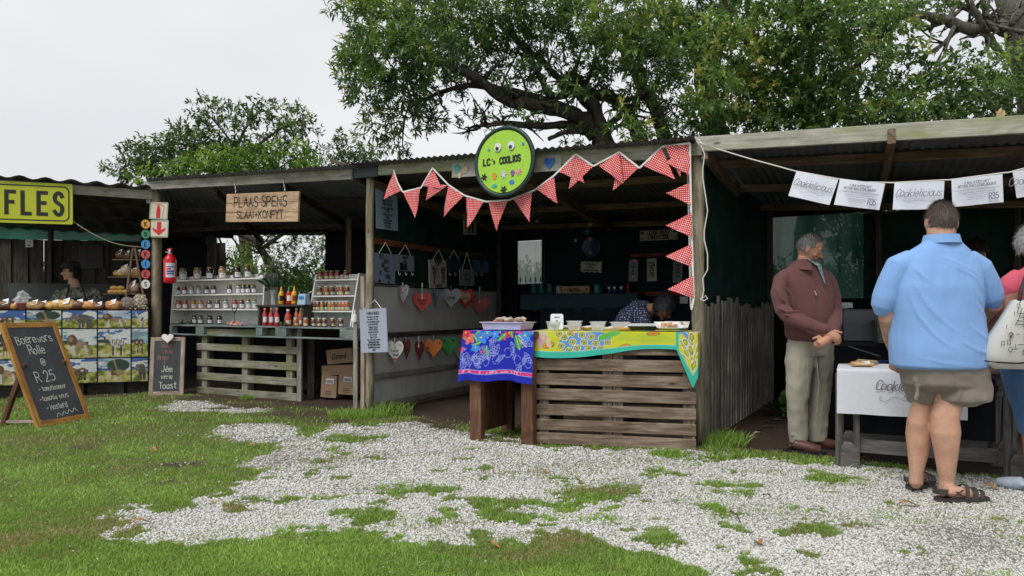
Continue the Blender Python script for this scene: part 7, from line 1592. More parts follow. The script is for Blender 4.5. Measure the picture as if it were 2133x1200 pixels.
# ===== sweets and bread counter of the leftmost stall
WA, WB = pt(-130, 648, 9.27), pt(309, 648, 10.1); PWc = Plane((WA.x, WA.y), (WB.x, WB.y)); WLn = (V(WB.x, WB.y, 0) - V(WA.x, WA.y, 0)).length
WZ = 1.165
P = Paint(WLn, 1.01, .009, (.012, .012, .016)); r_ = random.Random(21)
SKYC = [(.42, .55, .66), (.70, .72, .72), (.05, .14, .45), (.35, .58, .60)]
def tile(x0, x1, y0, y1, kind):
 w = x1 - x0; h = y1 - y0; X = (P.x - x0) / w; Y = (P.y - y0) / h; inr = (X > 0) & (X < 1) & (Y > 0) & (Y < 1)
 nzv = fbm(P.x * 7 + kind * 3, P.y * 22, kind); hz = .42 + .12 * vnoise(P.x * 4, P.y * 0, kind)
 P.put(inr, SKYC[kind % 4]); P.put(inr & (nzv > .52), (.72, .74, .72)); P.put(inr & (nzv < .36), (.06, .16, .42) if kind % 3 else (.2, .34, .42))
 P.put(inr & (Y < hz + .10) & (X < .75), (.05, .07, .06) if kind % 2 else (.05, .12, .36))
 g = fbm(P.x * 16, P.y * 26, kind + 40); gr = inr & (Y < hz)
 P.put(gr, (.36, .38, .05)); P.put(gr & (g > .52), (.55, .50, .10)); P.put(gr & (g < .40), (.14, .20, .03)); P.put(gr & (g > .64), (.62, .60, .42))
 c = lambda a, b_: (x0 + a * w, y0 + b_ * h); BR_, TN, DK, WH = (.17, .09, .045), (.36, .25, .12), (.04, .03, .025), (.62, .60, .52)
 def E(a, b_, rx, ry, col, rot=0): P.ell(*c(a, b_), rx * w, ry * h, col, rot)
 def Ln(pts, t, col): P.line([c(*q) for q in pts], t * w, col)
 k = kind % 5
 if k == 0:      # grazing long-necked pair
  for d in (0, .28): E(.30 + d, .52, .13, .12, BR_); Ln([(.22 + d, .58), (.14 + d, .42), (.12 + d, .34)], .06, BR_); [Ln([(.22 + d + q, .45), (.21 + d + q, .14)], .03, DK) for q in (0, .05, .14, .18)]; E(.30 + d, .52, .05, .05, WH)
 elif k == 1:    # big cat, walking
  E(.50, .48, .24, .13, TN, -.25); E(.28, .62, .15, .20, BR_); [Ln([(a, .42), (a + b_, .10)], .06, TN if i % 2 else WH) for i, (a, b_) in enumerate([(.32, .0), (.40, .03), (.66, .06), (.72, .12)])]; Ln([(.72, .5), (.84, .30), (.86, .16)], .025, DK); E(.24, .66, .07, .09, TN)
 elif k == 2:    # tall pair of giraffes by trees
  E(.62, .72, .36, .26, (.045, .075, .05)); E(.66, .42, .14, .12, TN, -.4); Ln([(.58, .5), (.50, .88)], .05, TN); E(.48, .90, .05, .04, TN); [Ln([(.6 + q, .36), (.6 + q, .05)], .03, TN) for q in (0, .05, .14, .18)]; Ln([(.44, .4), (.38, .62)], .04, BR_); E(.46, .36, .08, .08, BR_); [Ln([(.42 + q, .3), (.42 + q, .08)], .02, BR_) for q in (0, .08)]
 elif k == 3:    # zebra
  E(.60, .50, .22, .15, WH); Ln([(.44, .55), (.32, .74)], .12, WH); E(.27, .72, .10, .07, WH, .5); [Ln([(.44 + .055 * q, .62), (.46 + .055 * q, .38)], .018, DK) for q in range(7)]; [Ln([(.46 + q, .4), (.46 + q, .06)], .04, WH if i % 2 else DK) for i, q in enumerate((0, .06, .24, .30))]; E(.20, .68, .035, .05, DK)
 else:           # elephant
  E(.62, .52, .26, .24, (.15, .13, .11)); E(.36, .60, .13, .16, (.20, .17, .14)); Ln([(.28, .56), (.20, .36), (.10, .44), (.14, .58)], .05, (.19, .16, .13)); [Ln([(.5 + q, .4), (.5 + q, .08)], .08, (.12, .10, .09)) for q in (0, .1, .24, .32)]
sc = WLn / (309 + 130)
seam = [-130, -108, -31, 45, 120, 196, 271, 309]
for i in range(7):
 for j, (y0, y1) in enumerate(((.01, .335), (.355, .74), (.76, 1.0))): tile((seam[i] + 130 + 2) * sc, (seam[i + 1] + 130 - 1.5) * sc, y0, y1, i * 2 + j * 3 + (0 if j else 2))
o_, e_, n_ = A3(PWc.at(0, WZ + .004, .02)), A3(PWc.u) * WLn, A3(PWc.n)
P.c = P.c * np.where(np.mean(P.c, -1, keepdims=True) > .1, .72 + .28 * fbm(P.x * 30, P.y * 55, 9)[..., None] * 1.1, 1); P.c = P.c * .8 + P.c.mean(-1, keepdims=True) * .17
tag(painted('counter_cloth', P, lambda u, v: o_ + u[..., None] * e_ + ((v - 1) * 1.01)[..., None] * np.array([0, 0, 1]) + (.012 * np.sin(u * 22) * (1 - v))[..., None] * n_), 'wipe-clean cloth printed with wildlife scenes in a grid, fronting the bread counter', 'cloth')
wc = thing('bread_counter', 'long counter on dark legs behind the wildlife cloth', 'counter', PWc.at(0, 0, -.1)); mb = MB(); mb.obox(PWc.at(WLn / 2, WZ - .022, -.34), PWc.u * WLn / 2, PWc.n * .355, Z * .02); mb.build('top', MT['dark_wood'], wc)
for u_ in (.4, 1.6, WLn - .35): p = PWc.at(u_, 0, -.08); plank(wc, 'leg', MT['black'], p, p + Z * (WZ - .05), .12, .08, up=V(0, 1, 0))
mb = MB(); mb.obox(PWc.at(WLn / 2, .1, -.12), PWc.u * WLn / 2, Z * .1, PWc.n * .02); mb.build('kick_board', MT['dark_wood'], wc)
def wpt(px, dep): p = PWc.hit(px, 640, -dep); return V(p.x, p.y, WZ)
BRD = {'tan': (.52, .30, .12), 'dark': (.15, .07, .04), 'gold': (.62, .38, .10), 'orange': (.58, .27, .09), 'nut': (.38, .25, .16), 'pale': (.58, .46, .30)}
GB = 'bags of baked goods along the wildlife cloth'
for k, (px, py, w_, h_, cl, lab) in enumerate([(-12, 0, .22, .13, 'tan', 'tan bread bag cut by the left edge of the picture'), (10, .0, .2, .13, 'dark', 'dark loaf bag with an upright white tag, far left'), (33, .0, .09, .09, 'orange', 'small orange bun bag left of the pink tub'), (72, 0, .21, .12, 'tan', 'tan bag of rolls right of the pink tub'), (90, .04, .17, .11, 'dark', 'dark bag behind the tan rolls'), (112, 0, .20, .12, 'gold', 'pale golden bag, left of the large orange bag'), (138, 0, .24, .14, 'gold', 'large golden-orange bag in front of the seller'),
 (164, 0, .21, .13, 'dark', 'dark brown loaf bag in front of the seller'), (187, 0, .2, .12, 'orange', 'orange-brown bag with a tilted tag'), (207, 0, .16, .10, 'dark', 'small dark bag beside the seller\'s hand'), (236, 0, .22, .13, 'orange', 'orange bag of rolls below the bread stand')]):
 packet(wpt(px, .10 + py), w_, .16, h_, glossy('bread_' + cl, BRD[cl], .35, .35), lab, GB, math.atan2(PWc.u.y, PWc.u.x) + random.uniform(-.3, .3))
for k, (px, w_, h_, cl, lab) in enumerate([(265, .19, .18, 'nut', 'tall clear bag of nutty pieces left of the rusk bag'), (293, .19, .22, 'pale', 'tall clear bag of pale rusk cubes at the right end of the counter')]):
 c = wpt(px, .10); t_ = thing('rusk_bag', lab, 'bag', c, 0, GB); mb = MB(); s_ = .022 if cl == 'pale' else .016
 for q in range(90 if cl == 'pale' else 70): z_ = random.random(); mb.box(c + PWc.u * random.uniform(-.42, .42) * w_ * (1 - .1 * z_) - PWc.n * random.uniform(-.04, .05) + Z * (.015 + z_ * (h_ - .03)), (s_ * 1.6, s_, s_), random.random() * 3, .003)
 tag(mb.build('contents', glossy('bread_' + cl, BRD[cl]), t_), kind='stuff')
 mb = MB(); mb.ball((0, 0, h_ / 2), w_ * .54, .075, h_ * .54, 14, 8, None, .2); mb.build('bag', MT['wrap'], t_, True, True)
c = wpt(47, .07); t_ = thing('pink_tub', 'small pink tub holding crinkled foil bags', 'tub', c); mb = MB(); mb.lathe(c, [(0, 0), (.045, 0), (.058, .09), (.062, .09), (.062, .1), (0, .095)], 16, closed=False); mb.build('tub', glossy('pink_tub', (.62, .20, .26), .4), t_, True)
mb = MB(); mb.ball(c + Z * .16, .09, .06, .075, 16, 10, nz=1.1); tag(mb.build('foil', MT['clear'], t_), kind='stuff')
def wst(px, py, Y=10.55): return pt(px, py, Y)
t_ = thing('bread_stand', 'brown wooden A-frame stand with three shelves of bread', 'stand', V(wst(270, 625).x, 10.55, WZ - .01))
for (a, c, n_) in (((277, 517), (262, 622), 0), ((281, 517), (298, 612), 0)): plank(t_, 'leg', MT['rafter'], wst(*a, 10.5), wst(*c, 10.45), .03, .02, up=V(0, 1, 0)); plank(t_, 'leg', MT['rafter'], wst(*a, 10.62), wst(*c, 10.8), .03, .02, up=V(0, 1, 0))
for (x0, x1, y_) in ((243, 300, 542), (234, 300, 578), (224, 300, 613)): plank(t_, 'shelf', MT['rafter'], wst(x0, y_, 10.62), wst(x1, y_, 10.62), .24, .018)
for k, (px, py, w_, h_, cl, lab) in enumerate([(252, 541, .14, .13, 'dark', 'dark loaf bag with a white tag on the top shelf of the bread stand'), (268, 541, .13, .12, 'dark', 'second dark loaf bag on the top shelf of the bread stand'), (290, 541, .13, .13, 'dark', 'dark bag at the right of the top shelf of the bread stand'), (250, 577, .17, .10, 'gold', 'golden buns on the middle shelf of the bread stand, left'), (262, 576, .14, .16, 'pale', 'crinkled clear bag of buns on the middle shelf of the stand'), (281, 577, .17, .12, 'tan', 'tan buns on the middle shelf of the bread stand, right')]):
 packet(wst(px, py, 10.6), w_, .14, h_, glossy('bread_' + cl, BRD[cl]), lab, 'bread on the A-frame stand', random.uniform(-.2, .2))
for k, (px, dz, lab) in enumerate([(232, 0, 'golden roll at the left of the lowest bread stand shelf'), (242, 0, 'second golden roll on the lowest bread stand shelf'), (237, .055, 'golden roll stacked on the two left rolls'), (252, 0, 'golden roll in the middle of the lowest bread stand shelf'), (251, .055, 'top golden roll of the right pile on the lowest shelf'), (263, 0, 'golden roll beside the spotted bag on the lowest shelf')]):
 c = wst(px, 612, 10.55) + Z * (.03 + dz); mb = MB(); mb.ball(c, .055, .042, .034, 12, 8, nz=.15); tag(mb.build('roll', M('roll_crust', (.62, .36, .10), .5, .25, 25), None, True), lab, 'bread roll', 'bread on the A-frame stand')
packet(wst(279, 612, 10.55), .16, .12, .17, glossy('bread_nut', BRD['nut']), 'tall spotted bag on the lowest shelf of the bread stand', 'bread on the A-frame stand')
F_, w_, h_ = quadboard([(165, 510), (215, 510), (165, 560)], BW, .06, 0); mb = MB()
for j in range(4): text(mb, ["Boerewors", "Hotdog", "Koffie", "Tee"][j], F_, w_ * .5, h_ * (.8 - .24 * j), .055, .008, .7, .2, 'c', 0, .1, .002)
t_ = thing('menu_board', 'barely lit black menu board with red lettering on the plank wall', 'sign', F_[0]); mb.build('lettering', M('dull_red_paint', (.16, .03, .03), .8), t_); mb = MB(); board(mb, F_, 0, 0, w_, h_, .01); mb.build('board', MT['black'], t_)
F_, w_, h_ = quadboard([(53, 499), (69, 499), (53, 515)], BW, .07, 0); t_ = thing('paper_note', 'small white note pinned at the top of the plank wall', 'note', F_[0]); mb = MB(); board(mb, F_, 0, 0, w_, h_, .004); mb.build('paper', MT['white_card'], t_); mb = MB(); ribbon(mb, [(w_ * .3, h_ * .3), (w_ * .5, h_ * .15), (w_ * .7, h_ * .3)], F_, .01, .003); ribbon(mb, [(w_ * .3, h_ * .7), (w_ * .4, h_ * .75)], F_, .01, .003); ribbon(mb, [(w_ * .6, h_ * .75), (w_ * .75, h_ * .7)], F_, .01, .003); mb.build('print', MT['ink'], t_)
# ===== the biscuit stall: cloth-covered table
TA, TB = gnd(1745, 975), gnd(2122, 1008); P4 = Plane((TA.x, TA.y), (TB.x, TB.y)); L4 = (TB - TA).length; TH = .735
tt = thing('folding_table', 'dark slot-legged table under the white printed cloth', 'table', (TA.x, TA.y, 0))
mb = MB(); mb.obox(P4.at(L4 / 2, TH - .02, -.33), P4.u * L4 / 2, P4.n * .33, Z * .018); mb.build('top', MT['dark_wood'], tt)
gl = wood('grey_painted_leg', (.07, .07, .065), (.15, .145, .14), (.24, .235, .22))
for u_, v_ in ((.03, .06), (L4 - .03, .06), (.03, .60), (L4 - .03, .60)):
 c = P4.at(u_, 0, -v_)
 for du in (-.035, .085): plank(tt, 'leg_upright', gl, c + P4.u * (du + .01), c + P4.u * (du + .01) + Z * (TH - .04), .035, .04, up=V(0, 1, 0))
 mb = MB(); F_ = (c - P4.u * .045, P4.u, Z, P4.n); mb.prism([(0, 0), (.16, 0), (.16, .12), (.13, .17), (.105, .19), (.06, .19), (.035, .15), (.035, .02)], F_, .03); mb.build('leg_brace', gl, tt); mb = MB(); mb.prism([(.02, .52), (.16, .52), (.16, .69), (.02, .69), (.02, .60), (.05, .60)], F_, .03); mb.build('leg_brace', gl, tt)
plank(tt, 'stretcher', gl, P4.at(.12, .16, -.10), P4.at(L4 - .1, .16, -.10), .03, .10); plank(tt, 'stretcher', gl, P4.at(.12, .16, -.60), P4.at(L4 - .1, .16, -.60), .03, .10)
mb = MB(); mb.grid(lambda u, v: P4.at(.14 + (L4 - .24) * u, .24 + .46 * v, -.2 + .012 * math.sin(u * 30)), 60, 2); mb.build('skirt', MT['blackcloth'], tt, True)
cw = (P4.hit(2015, 800) - P4.a).dot(P4.u)
cwl = -.005
def wcf(u, v):
 x = cwl + (cw - cwl) * u; drop = .33; d = v * (drop + .55)
 if d > drop: return P4.at(x, TH + .004 + .004 * math.sin(x * 9 + v * 11), .012 - (d - drop))
 t = (drop - d) / drop; return P4.at(x + .0 * t, TH + .004 - (drop - d) - .0 * t, .014 + .010 * t + .008 * math.sin(x * 21 + 1) * t)
mb = MB(); mb.grid(wcf, 60, 40); ct_ = mb.build('tablecloth', M('white_linen', (.66, .68, .74), .85, .03, 30, .1), None, True); tag(ct_, 'white linen cloth with grey script on the front table of the rightmost stall', 'tablecloth')
F_ = (P4.at(0, TH - .33, .035), P4.u, Z, P4.n); xs_ = (P4.hit(1829, 800) - P4.a).dot(P4.u); mb = MB(); text(mb, "Cookielicious", F_, xs_ - .02, .19, .065, .007, .75, .1, 'l', .26, .1, .0); ribbon(mb, _cr([(xs_ + .02, .15), (xs_ + .01, .12), (xs_ + .05, .11), (xs_ + .10, .14), (xs_ + .17, .12), (xs_ + .25, .11)]), F_, .003, .001); text(mb, "Home Bakes", F_, xs_ + .22, .14, .018, .003, .8, .3, 'c', .2, 0, .0); ribbon(mb, _cr([(xs_ + .33, .12), (xs_ + .42, .14), (xs_ + .5, .11), (xs_ + .52, .14)]), F_, .003, .001); mb.build('lettering', MT['greyink'], ct_)
def t4(px, dep): p = P4.hit(px, 755, -dep); return V(p.x, p.y, TH + .01)
packet(t4(1797, .16), .17, .12, .035, glossy('rusk', (.55, .33, .15), .5, .3), 'flat packet of golden biscuits on the white cloth', None, -.3)
a = t4(1768, .3); mb = MB(); cord(mb, [a, a + V(.1, .05, .03), a + V(.22, .02, .02), a + V(.26, .08, .01)], .012); tag(mb.build('raffia', M('raffia', (.33, .24, .13), .8)), 'length of brown raffia lying on the white cloth', 'raffia')
fY = 7.1; fc = pt(1785, 712, fY); t_ = thing('mini_fridge', 'grey mini fridge standing behind the man in the maroon jacket', 'fridge', fc); rt = V(.97, -.22, 0).normalized(); n_ = V(-.22, -.97, 0).normalized(); fw = (1823 - 1742) / FP * fY * 1.06; fh = (712 - 644) / FP * fY
mb = MB(); mb.obox(fc + Z * fh / 2 - n_ * .2, rt * fw / 2, n_ * .18, Z * fh / 2, .01); mb.build('body', M('fridge_grey', (.17, .185, .21), .35, .05), t_); mb = MB(); mb.obox(fc + Z * fh / 2, rt * (fw / 2 - .003), n_ * .022, Z * (fh / 2 - .004), .01); mb.build('door', M('fridge_door', (.21, .225, .25), .3, .05, metal=.2), t_)
mb = MB(); mb.tube([fc - rt * fw * .34 + n_ * .03 + Z * .01, fc - rt * fw * .34 + n_ * .03 + Z * (fh - .01)], .014, 10); mb.build('handle', M('fridge_handle', (.5, .52, .55), .25, metal=.5), t_, True); mb = MB(); mb.obox(fc + rt * fw * .41 + n_ * .024 + Z * (fh - .03), rt * .02, n_ * .002, Z * .004); mb.build('badge', MT['black'], t_)
ft = thing('back_table', 'dark draped table carrying the grey fridge', 'table', V(fc.x, fc.y, 0)); mb = MB(); mb.obox(V(fc.x, fc.y, fc.z - .02) + rt * .35 - n_ * .2, rt * .75, n_ * .34, Z * .018); mb.build('top', MT['black'], ft); mb = MB(); mb.grid(lambda u, v: V(fc.x, fc.y, fc.z - .04) + rt * (-.38 + 1.46 * u) + n_ * (.14 + .015 * math.sin(u * 40)) - Z * (fc.z - .06) * v, 60, 3); mb.build('skirt', MT['blackcloth'], ft, True)
for (a_, b_) in ((-.35, -.5), (1.05, -.5)): p = V(fc.x, fc.y, 0) + rt * a_ + n_ * b_; plank(ft, 'leg', MT['black'], p, p + Z * (fc.z - .04), .05, .05, up=V(0, 1, 0))
p = fc + Z * fh - rt * .12 - n_ * .12; mb = MB(); mb.ball(p + Z * .03, .10, .07, .035, 12, 8, nz=.9); mb.box(p + rt * .04 + Z * .04, (.1, .09, .055), .2, .01); tag(mb.build('tissue_pack', MT['white_card']), 'crumpled white paper pack on top of the grey fridge', 'paper')
p = pt(1845, 728, 6.9); p.z = fc.z; t_ = thing('plastic_tub', 'cloudy grey lidded tub right of the fridge', 'tub', p); mb = MB(); rectloft(mb, p, rt, n_, [(.085, .08, 0), (.10, .09, .2), (.105, .095, .2), (.105, .095, .215), (.0, .0, .22)]); mb.build('tub', M('cloudy_plastic', (.16, .155, .14), .4), t_)
p = pt(1848, 762, 6.3); t_ = thing('crate', 'dark blue plastic crate half hidden by the blue-shirted man', 'crate', V(p.x, p.y, .50)); mb = MB(); rectloft(mb, V(p.x, p.y, .5), rt, n_, [(.13, .1, 0), (.15, .12, .22), (.155, .125, .22), (.14, .11, .21), (.12, .09, .02)]); mb.build('crate', M('dark_blue_plastic', (.012, .03, .10), .4), t_)
t_ = thing('low_bench', 'low dark bench inside the rightmost stall', 'bench', V(p.x, p.y + .05, 0)); mb = MB(); mb.obox(V(p.x - .1, p.y + .05, .475), rt * .42, n_ * .18, Z * .02); mb.build('seat', MT['black'], t_)
for a_ in (-.4, .25): plank(t_, 'leg', MT['black'], V(p.x, p.y + .05, 0) + rt * a_, V(p.x, p.y + .05, .455) + rt * a_, .05, .25, up=V(0, 1, 0))
mb = MB(); a = pt(1770, 722, 6.8); c = pt(1832, 742, 6.5); mb.beam(a, c, .04, .004); tag(mb.build('steel_strip', M('dull_steel', (.35, .36, .37), .3, metal=.8)), 'thin shiny strip lying across the dark table front', 'strip')
g0 = gnd(1628, 820); mb = MB()
for k in range(60): d = V(*rng.normal(0, 1, 3)); d.z = abs(d.z) * .8 + .2; d.normalize(); q0 = V(2.98, 7.9, .05) + d * random.uniform(.0, .22); s_ = d.cross(V(0, 0, 1)).normalized(); mb.grid(lambda u, v: q0 + d * .12 * u + s_ * (.035 * math.sin(math.pi * min(u + .05, 1)) * (v - .5) * 2) - Z * .03 * u * u, 3, 2)
mb.tube([V(2.98, 7.9, -.02), V(2.98, 7.9, .25)], [.02, .008], 6); tag(mb.build('weed', M('weed_leaf', (.08, .20, .04), .5)), 'leafy green weed at the back end of the picket divider', 'plant', kind='thing')
for k, (x_, y_, L, a_) in enumerate([(2.35, 6.9, .22, .5), (2.15, 6.5, .3, .9), (2.0, 6.3, .16, 2.5), (2.6, 7.4, .25, .2)]):
 mb = MB(); p = V(x_, y_, .02); d = V(math.cos(a_), math.sin(a_), 0); mb.tube([p, p + d * L * .5 + V(0, .01, .02), p + d * L], [.012, .014, .007], 6); tag(mb.build('stick', MT['driftwood'] if k == 1 else MT['dark_wood'], None, True), ['dry stick on the earth behind the picket divider foot', 'pale split stick on the earth by the picket divider', 'short stick near the end post of the picket divider', 'dark stick at the back of the earth floor'][k], 'stick')
mb = MB(); mb.beam(pt(690, 334, 8.7), pt(758, 357, 8.15), .035, .035, bev=.004); tag(mb.build('steel_bar', M('rusty_steel', (.09, .06, .05), .7, .3, 20)), 'rusty steel bar sticking out where the two roofs meet', 'bar')
c = R4.hit(2083, 240, .02); mb = MB(); mb.ball(c, .03, .02, .045, 8, 6, nz=.8); tag(mb.build('dead_leaf', M('dry_curl', (.5, .36, .2), .8)), 'curled dry leaf standing on the right roof edge', 'leaf')
# ---------------------------------------------------------------- people
def ring(pl, pr, py, Y, ry): return (pt((pl + pr) / 2, py, Y), (pr - pl) / 2 * Y / FP, ry)
def loft(mb, rings, seg=20, yaw=0.0, power=2.3, cap=True):
 """stack of horizontal rounded sections (centre, half width, half depth[, yaw])"""
 b0 = len(mb.v)
 R_ = [((r + (yaw,)) if len(r) == 3 else r) for r in rings]
 if cap:
  c, a, b_, w = R_[0]; c2 = R_[1][0]; R_ = [(c + (c - c2).normalized() * min(a, b_) * .25, a * .5, b_ * .5, w)] + R_
  c, a, b_, w = R_[-1]; c2 = R_[-2][0]; R_ = R_ + [(c + (c - c2).normalized() * min(a, b_) * .25, a * .5, b_ * .5, w)]
 for (c, a, b_, w) in R_:
  for k in range(seg):
   t = 2 * math.pi * k / seg; x = math.copysign(abs(math.cos(t)) ** (2 / power), math.cos(t)) * a; y = math.copysign(abs(math.sin(t)) ** (2 / power), math.sin(t)) * b_
   mb.v.append(c + V(x * math.cos(w) - y * math.sin(w), x * math.sin(w) + y * math.cos(w), 0))
 for i in range(len(R_) - 1):
  for k in range(seg): k2 = (k + 1) % seg; mb.face([b0 + i * seg + k, b0 + i * seg + k2, b0 + (i + 1) * seg + k2, b0 + (i + 1) * seg + k])
 mb.face([b0 + k for k in range(seg - 1, -1, -1)]); n = b0 + (len(R_) - 1) * seg; mb.face([n + k for k in range(seg)])
def limbt(mb, pts, seg=14):
 """pts: (px, py, Y, radius in metres); rounded ends"""
 P = [(pt(*p[:3]) if len(p) == 4 else p[0], p[-1]) for p in pts]
 a, b_ = P[0], P[1]; d = (a[0] - b_[0]).normalized(); P = [(a[0] + d * a[1] * .8, a[1] * .45)] + P
 a, b_ = P[-1], P[-2]; d = (a[0] - b_[0]).normalized(); P = P + [(a[0] + d * a[1] * .8, a[1] * .45)]
 mb.tube([p[0] for p in P], [p[1] for p in P], seg)
def folds(mb, rings, lines, r=.012, out=.35, yaw=0.0, p=2.1):
 """soft ridges of cloth following the surface of a lofted body"""
 R_ = sorted(rings, key=lambda q: q[0].z)
 def surf(px, py):
  z = pt(px, py, R_[0][0].y).z
  for a, b in zip(R_, R_[1:]):
   if a[0].z <= z <= b[0].z: break
  else: a, b = (R_[0], R_[1]) if z < R_[0][0].z else (R_[-2], R_[-1])
  t = min(1, max(0, (z - a[0].z) / max(1e-6, b[0].z - a[0].z))); c = a[0].lerp(b[0], t); rx = a[1] + (b[1] - a[1]) * t; ry = a[2] + (b[2] - a[2]) * t
  k = math.cos(yaw); x = max(-.97, min(.97, (pt(px, py, c.y).x - c.x) / rx)); return V(c.x + x * rx, c.y - ry * (1 - abs(x) ** p) ** (1 / p) * (1 if not yaw else 1.0) - .25 * math.sin(yaw) * x * rx * 0, z)
 for ln in lines:
  w = 1.0
  if isinstance(ln, tuple): ln, w = ln
  P = [surf(*q) for q in _cr(ln, 5)]; n = len(P)
  mb.tube([q + V(0, r * w * (1 - out), 0) for q in P], [max(.002, r * w * math.sin(math.pi * (.08 + .84 * i / (n - 1))) ** .7) for i in range(n)], 8)
TEXC = {}
def finish(o, vox, sm=4, disp=0.0, dscale=.25, seed=0):
 m = o.modifiers.new('join', 'REMESH'); m.mode = 'VOXEL'; m.voxel_size = vox; m.use_smooth_shade = True
 s_ = o.modifiers.new('soft', 'SMOOTH'); s_.factor = .6; s_.iterations = sm
 if disp:
  tx = bpy.data.textures.new('folds', 'CLOUDS'); tx.noise_scale = dscale; tx.noise_depth = 1
  d = o.modifiers.new('folds', 'DISPLACE'); d.texture = tx; d.strength = disp; d.mid_level = .5; d.texture_coords = 'LOCAL'
 return o
def skinmat(name, col, red=(.50, .20, .14)):
 m, t, b = newmat(name); v = coords(t, 'Object'); c = ramp(t, noise(t, v, 9, 5, .6), [(.3, [x * .76 for x in col]), (.7, [x * 1.12 for x in col])]); c = mix(t, ramp(t, noise(t, v, 7, 5, .7), [(.45, (0, 0, 0)), (.7, (.45,) * 3)]), c, red); c = mix(t, ramp(t, noise(t, v, 90, 3, .6), [(.56, (0, 0, 0)), (.66, (.3,) * 3)]), c, [x * .6 for x in col])
 t.links.new(c, b.inputs[0]); b.inputs['Roughness'].default_value = .62; b.inputs['Subsurface Weight'].default_value = .08; b.inputs['Subsurface Radius'].default_value = (.02, .008, .004); b.inputs['Subsurface Scale'].default_value = .5
 bump(t, b, noise(t, v, 220, 3), .15, .001); return m
def fabric(name, col, var=.08, weave=380, rough=.85, fold=.35, fs=(3, 3, 3)):
 m, t, b = newmat(name); v = coords(t, 'Object', fs); c = ramp(t, noise(t, v, 1.6, 5, .6), [(.3, [x * (1 - var) for x in col]), (.7, [min(1, x * (1 + var)) for x in col])]); t.links.new(c, b.inputs[0])
 b.inputs['Roughness'].default_value = rough; b.inputs['Specular IOR Level'].default_value = .15; b.inputs['Sheen Weight'].default_value = .15
 mpn = t.nodes.new('ShaderNodeMapping'); mpn.inputs['Rotation'].default_value = (.3, .75, .4); mpn.inputs['Scale'].default_value = (9, 5, 1.5); tcn = t.nodes.new('ShaderNodeTexCoord'); t.links.new(tcn.outputs['Object'], mpn.inputs[0])
 n1 = N(t, 'ShaderNodeBump', Strength=fold, Distance=.03); t.links.new(noise(t, mpn.outputs[0], 1.0, 2, .45, .5), n1.inputs['Height'])
 n2 = N(t, 'ShaderNodeBump', Strength=.15, Distance=.001); t.links.new(noise(t, coords(t, 'Object'), weave, 2), n2.inputs['Height']); t.links.new(n1.outputs[0], n2.inputs['Normal']); t.links.new(n2.outputs[0], b.inputs['Normal']); return m
def hairmat(name, c1, c2, sc=60):
 m, t, b = newmat(name); v = coords(t, 'Object', (1, 1, .35)); n_ = noise(t, v, sc, 6, .75); t.links.new(ramp(t, n_, [(.35, c1), (.65, c2)]), b.inputs[0]); b.inputs['Roughness'].default_value = .55; bump(t, b, n_, .9, .006); return m
def fwd_frame(yaw, pitch, roll=0):
 """yaw 0 = facing the camera, positive = turned to picture right; pitch down positive"""
 m = Matrix.Rotation(math.pi + yaw, 3, 'Z') @ Matrix.Rotation(-pitch, 3, 'X') @ Matrix.Rotation(roll, 3, 'Y'); return m   # local +y is forward
def head(mb, c, yaw, pitch, roll=0, s=1.0, jaw=1.0, nose=1.0):
 m = fwd_frame(yaw, pitch, roll)
 def f(u):
  x, y, z = u.x * .076, u.y * .098, u.z * .118
  lo = max(0, -u.z - .1)
  x *= 1 - .36 * lo * jaw
  if u.y > 0: y *= .93 + .0 * lo; y += .006 * lo
  else: y *= 1 - .38 * lo; y *= 1.04
  if u.z > .5: x *= 1 - .06 * (u.z - .5)
  return V(x, y, z)
 mb.ball(c, s, s, s, 28, 20, m, 0, f)
 L = lambda x, y, z: c + m @ V(x * s, y * s, z * s)
 mb.tube([L(0, .080, .022), L(0, .100, -.002), L(0, .112 * (1 + .03 * nose), -.022), L(0, .088, -.032)], [.006 * s, .010 * s, .0125 * s, .006 * s], 10)
 for sx in (-1, 1):
  mb.ball(L(sx * .011, .094, -.026), .009 * s, .010 * s, .007 * s, 8, 6, m); mb.ball(L(sx * .030, .078, .030), .026 * s, .014 * s, .008 * s, 10, 6, m); mb.ball(L(sx * .040, .062, -.022), .024 * s, .022 * s, .020 * s, 10, 6, m)
  mb.ball(L(sx * .078, -.006, -.004), .008 * s, .019 * s, .032 * s, 10, 8, m @ Matrix.Rotation(-.25 * sx, 3, 'Z')); mb.ball(L(sx * .078, .002, -.034), .006 * s, .009 * s, .010 * s, 8, 6, m)
 mb.ball(L(0, .083, -.054), .024 * s, .013 * s, .010 * s, 10, 6, m); mb.ball(L(0, .076, -.092), .024 * s, .018 * s, .018 * s, 10, 6, m)
 return L, m
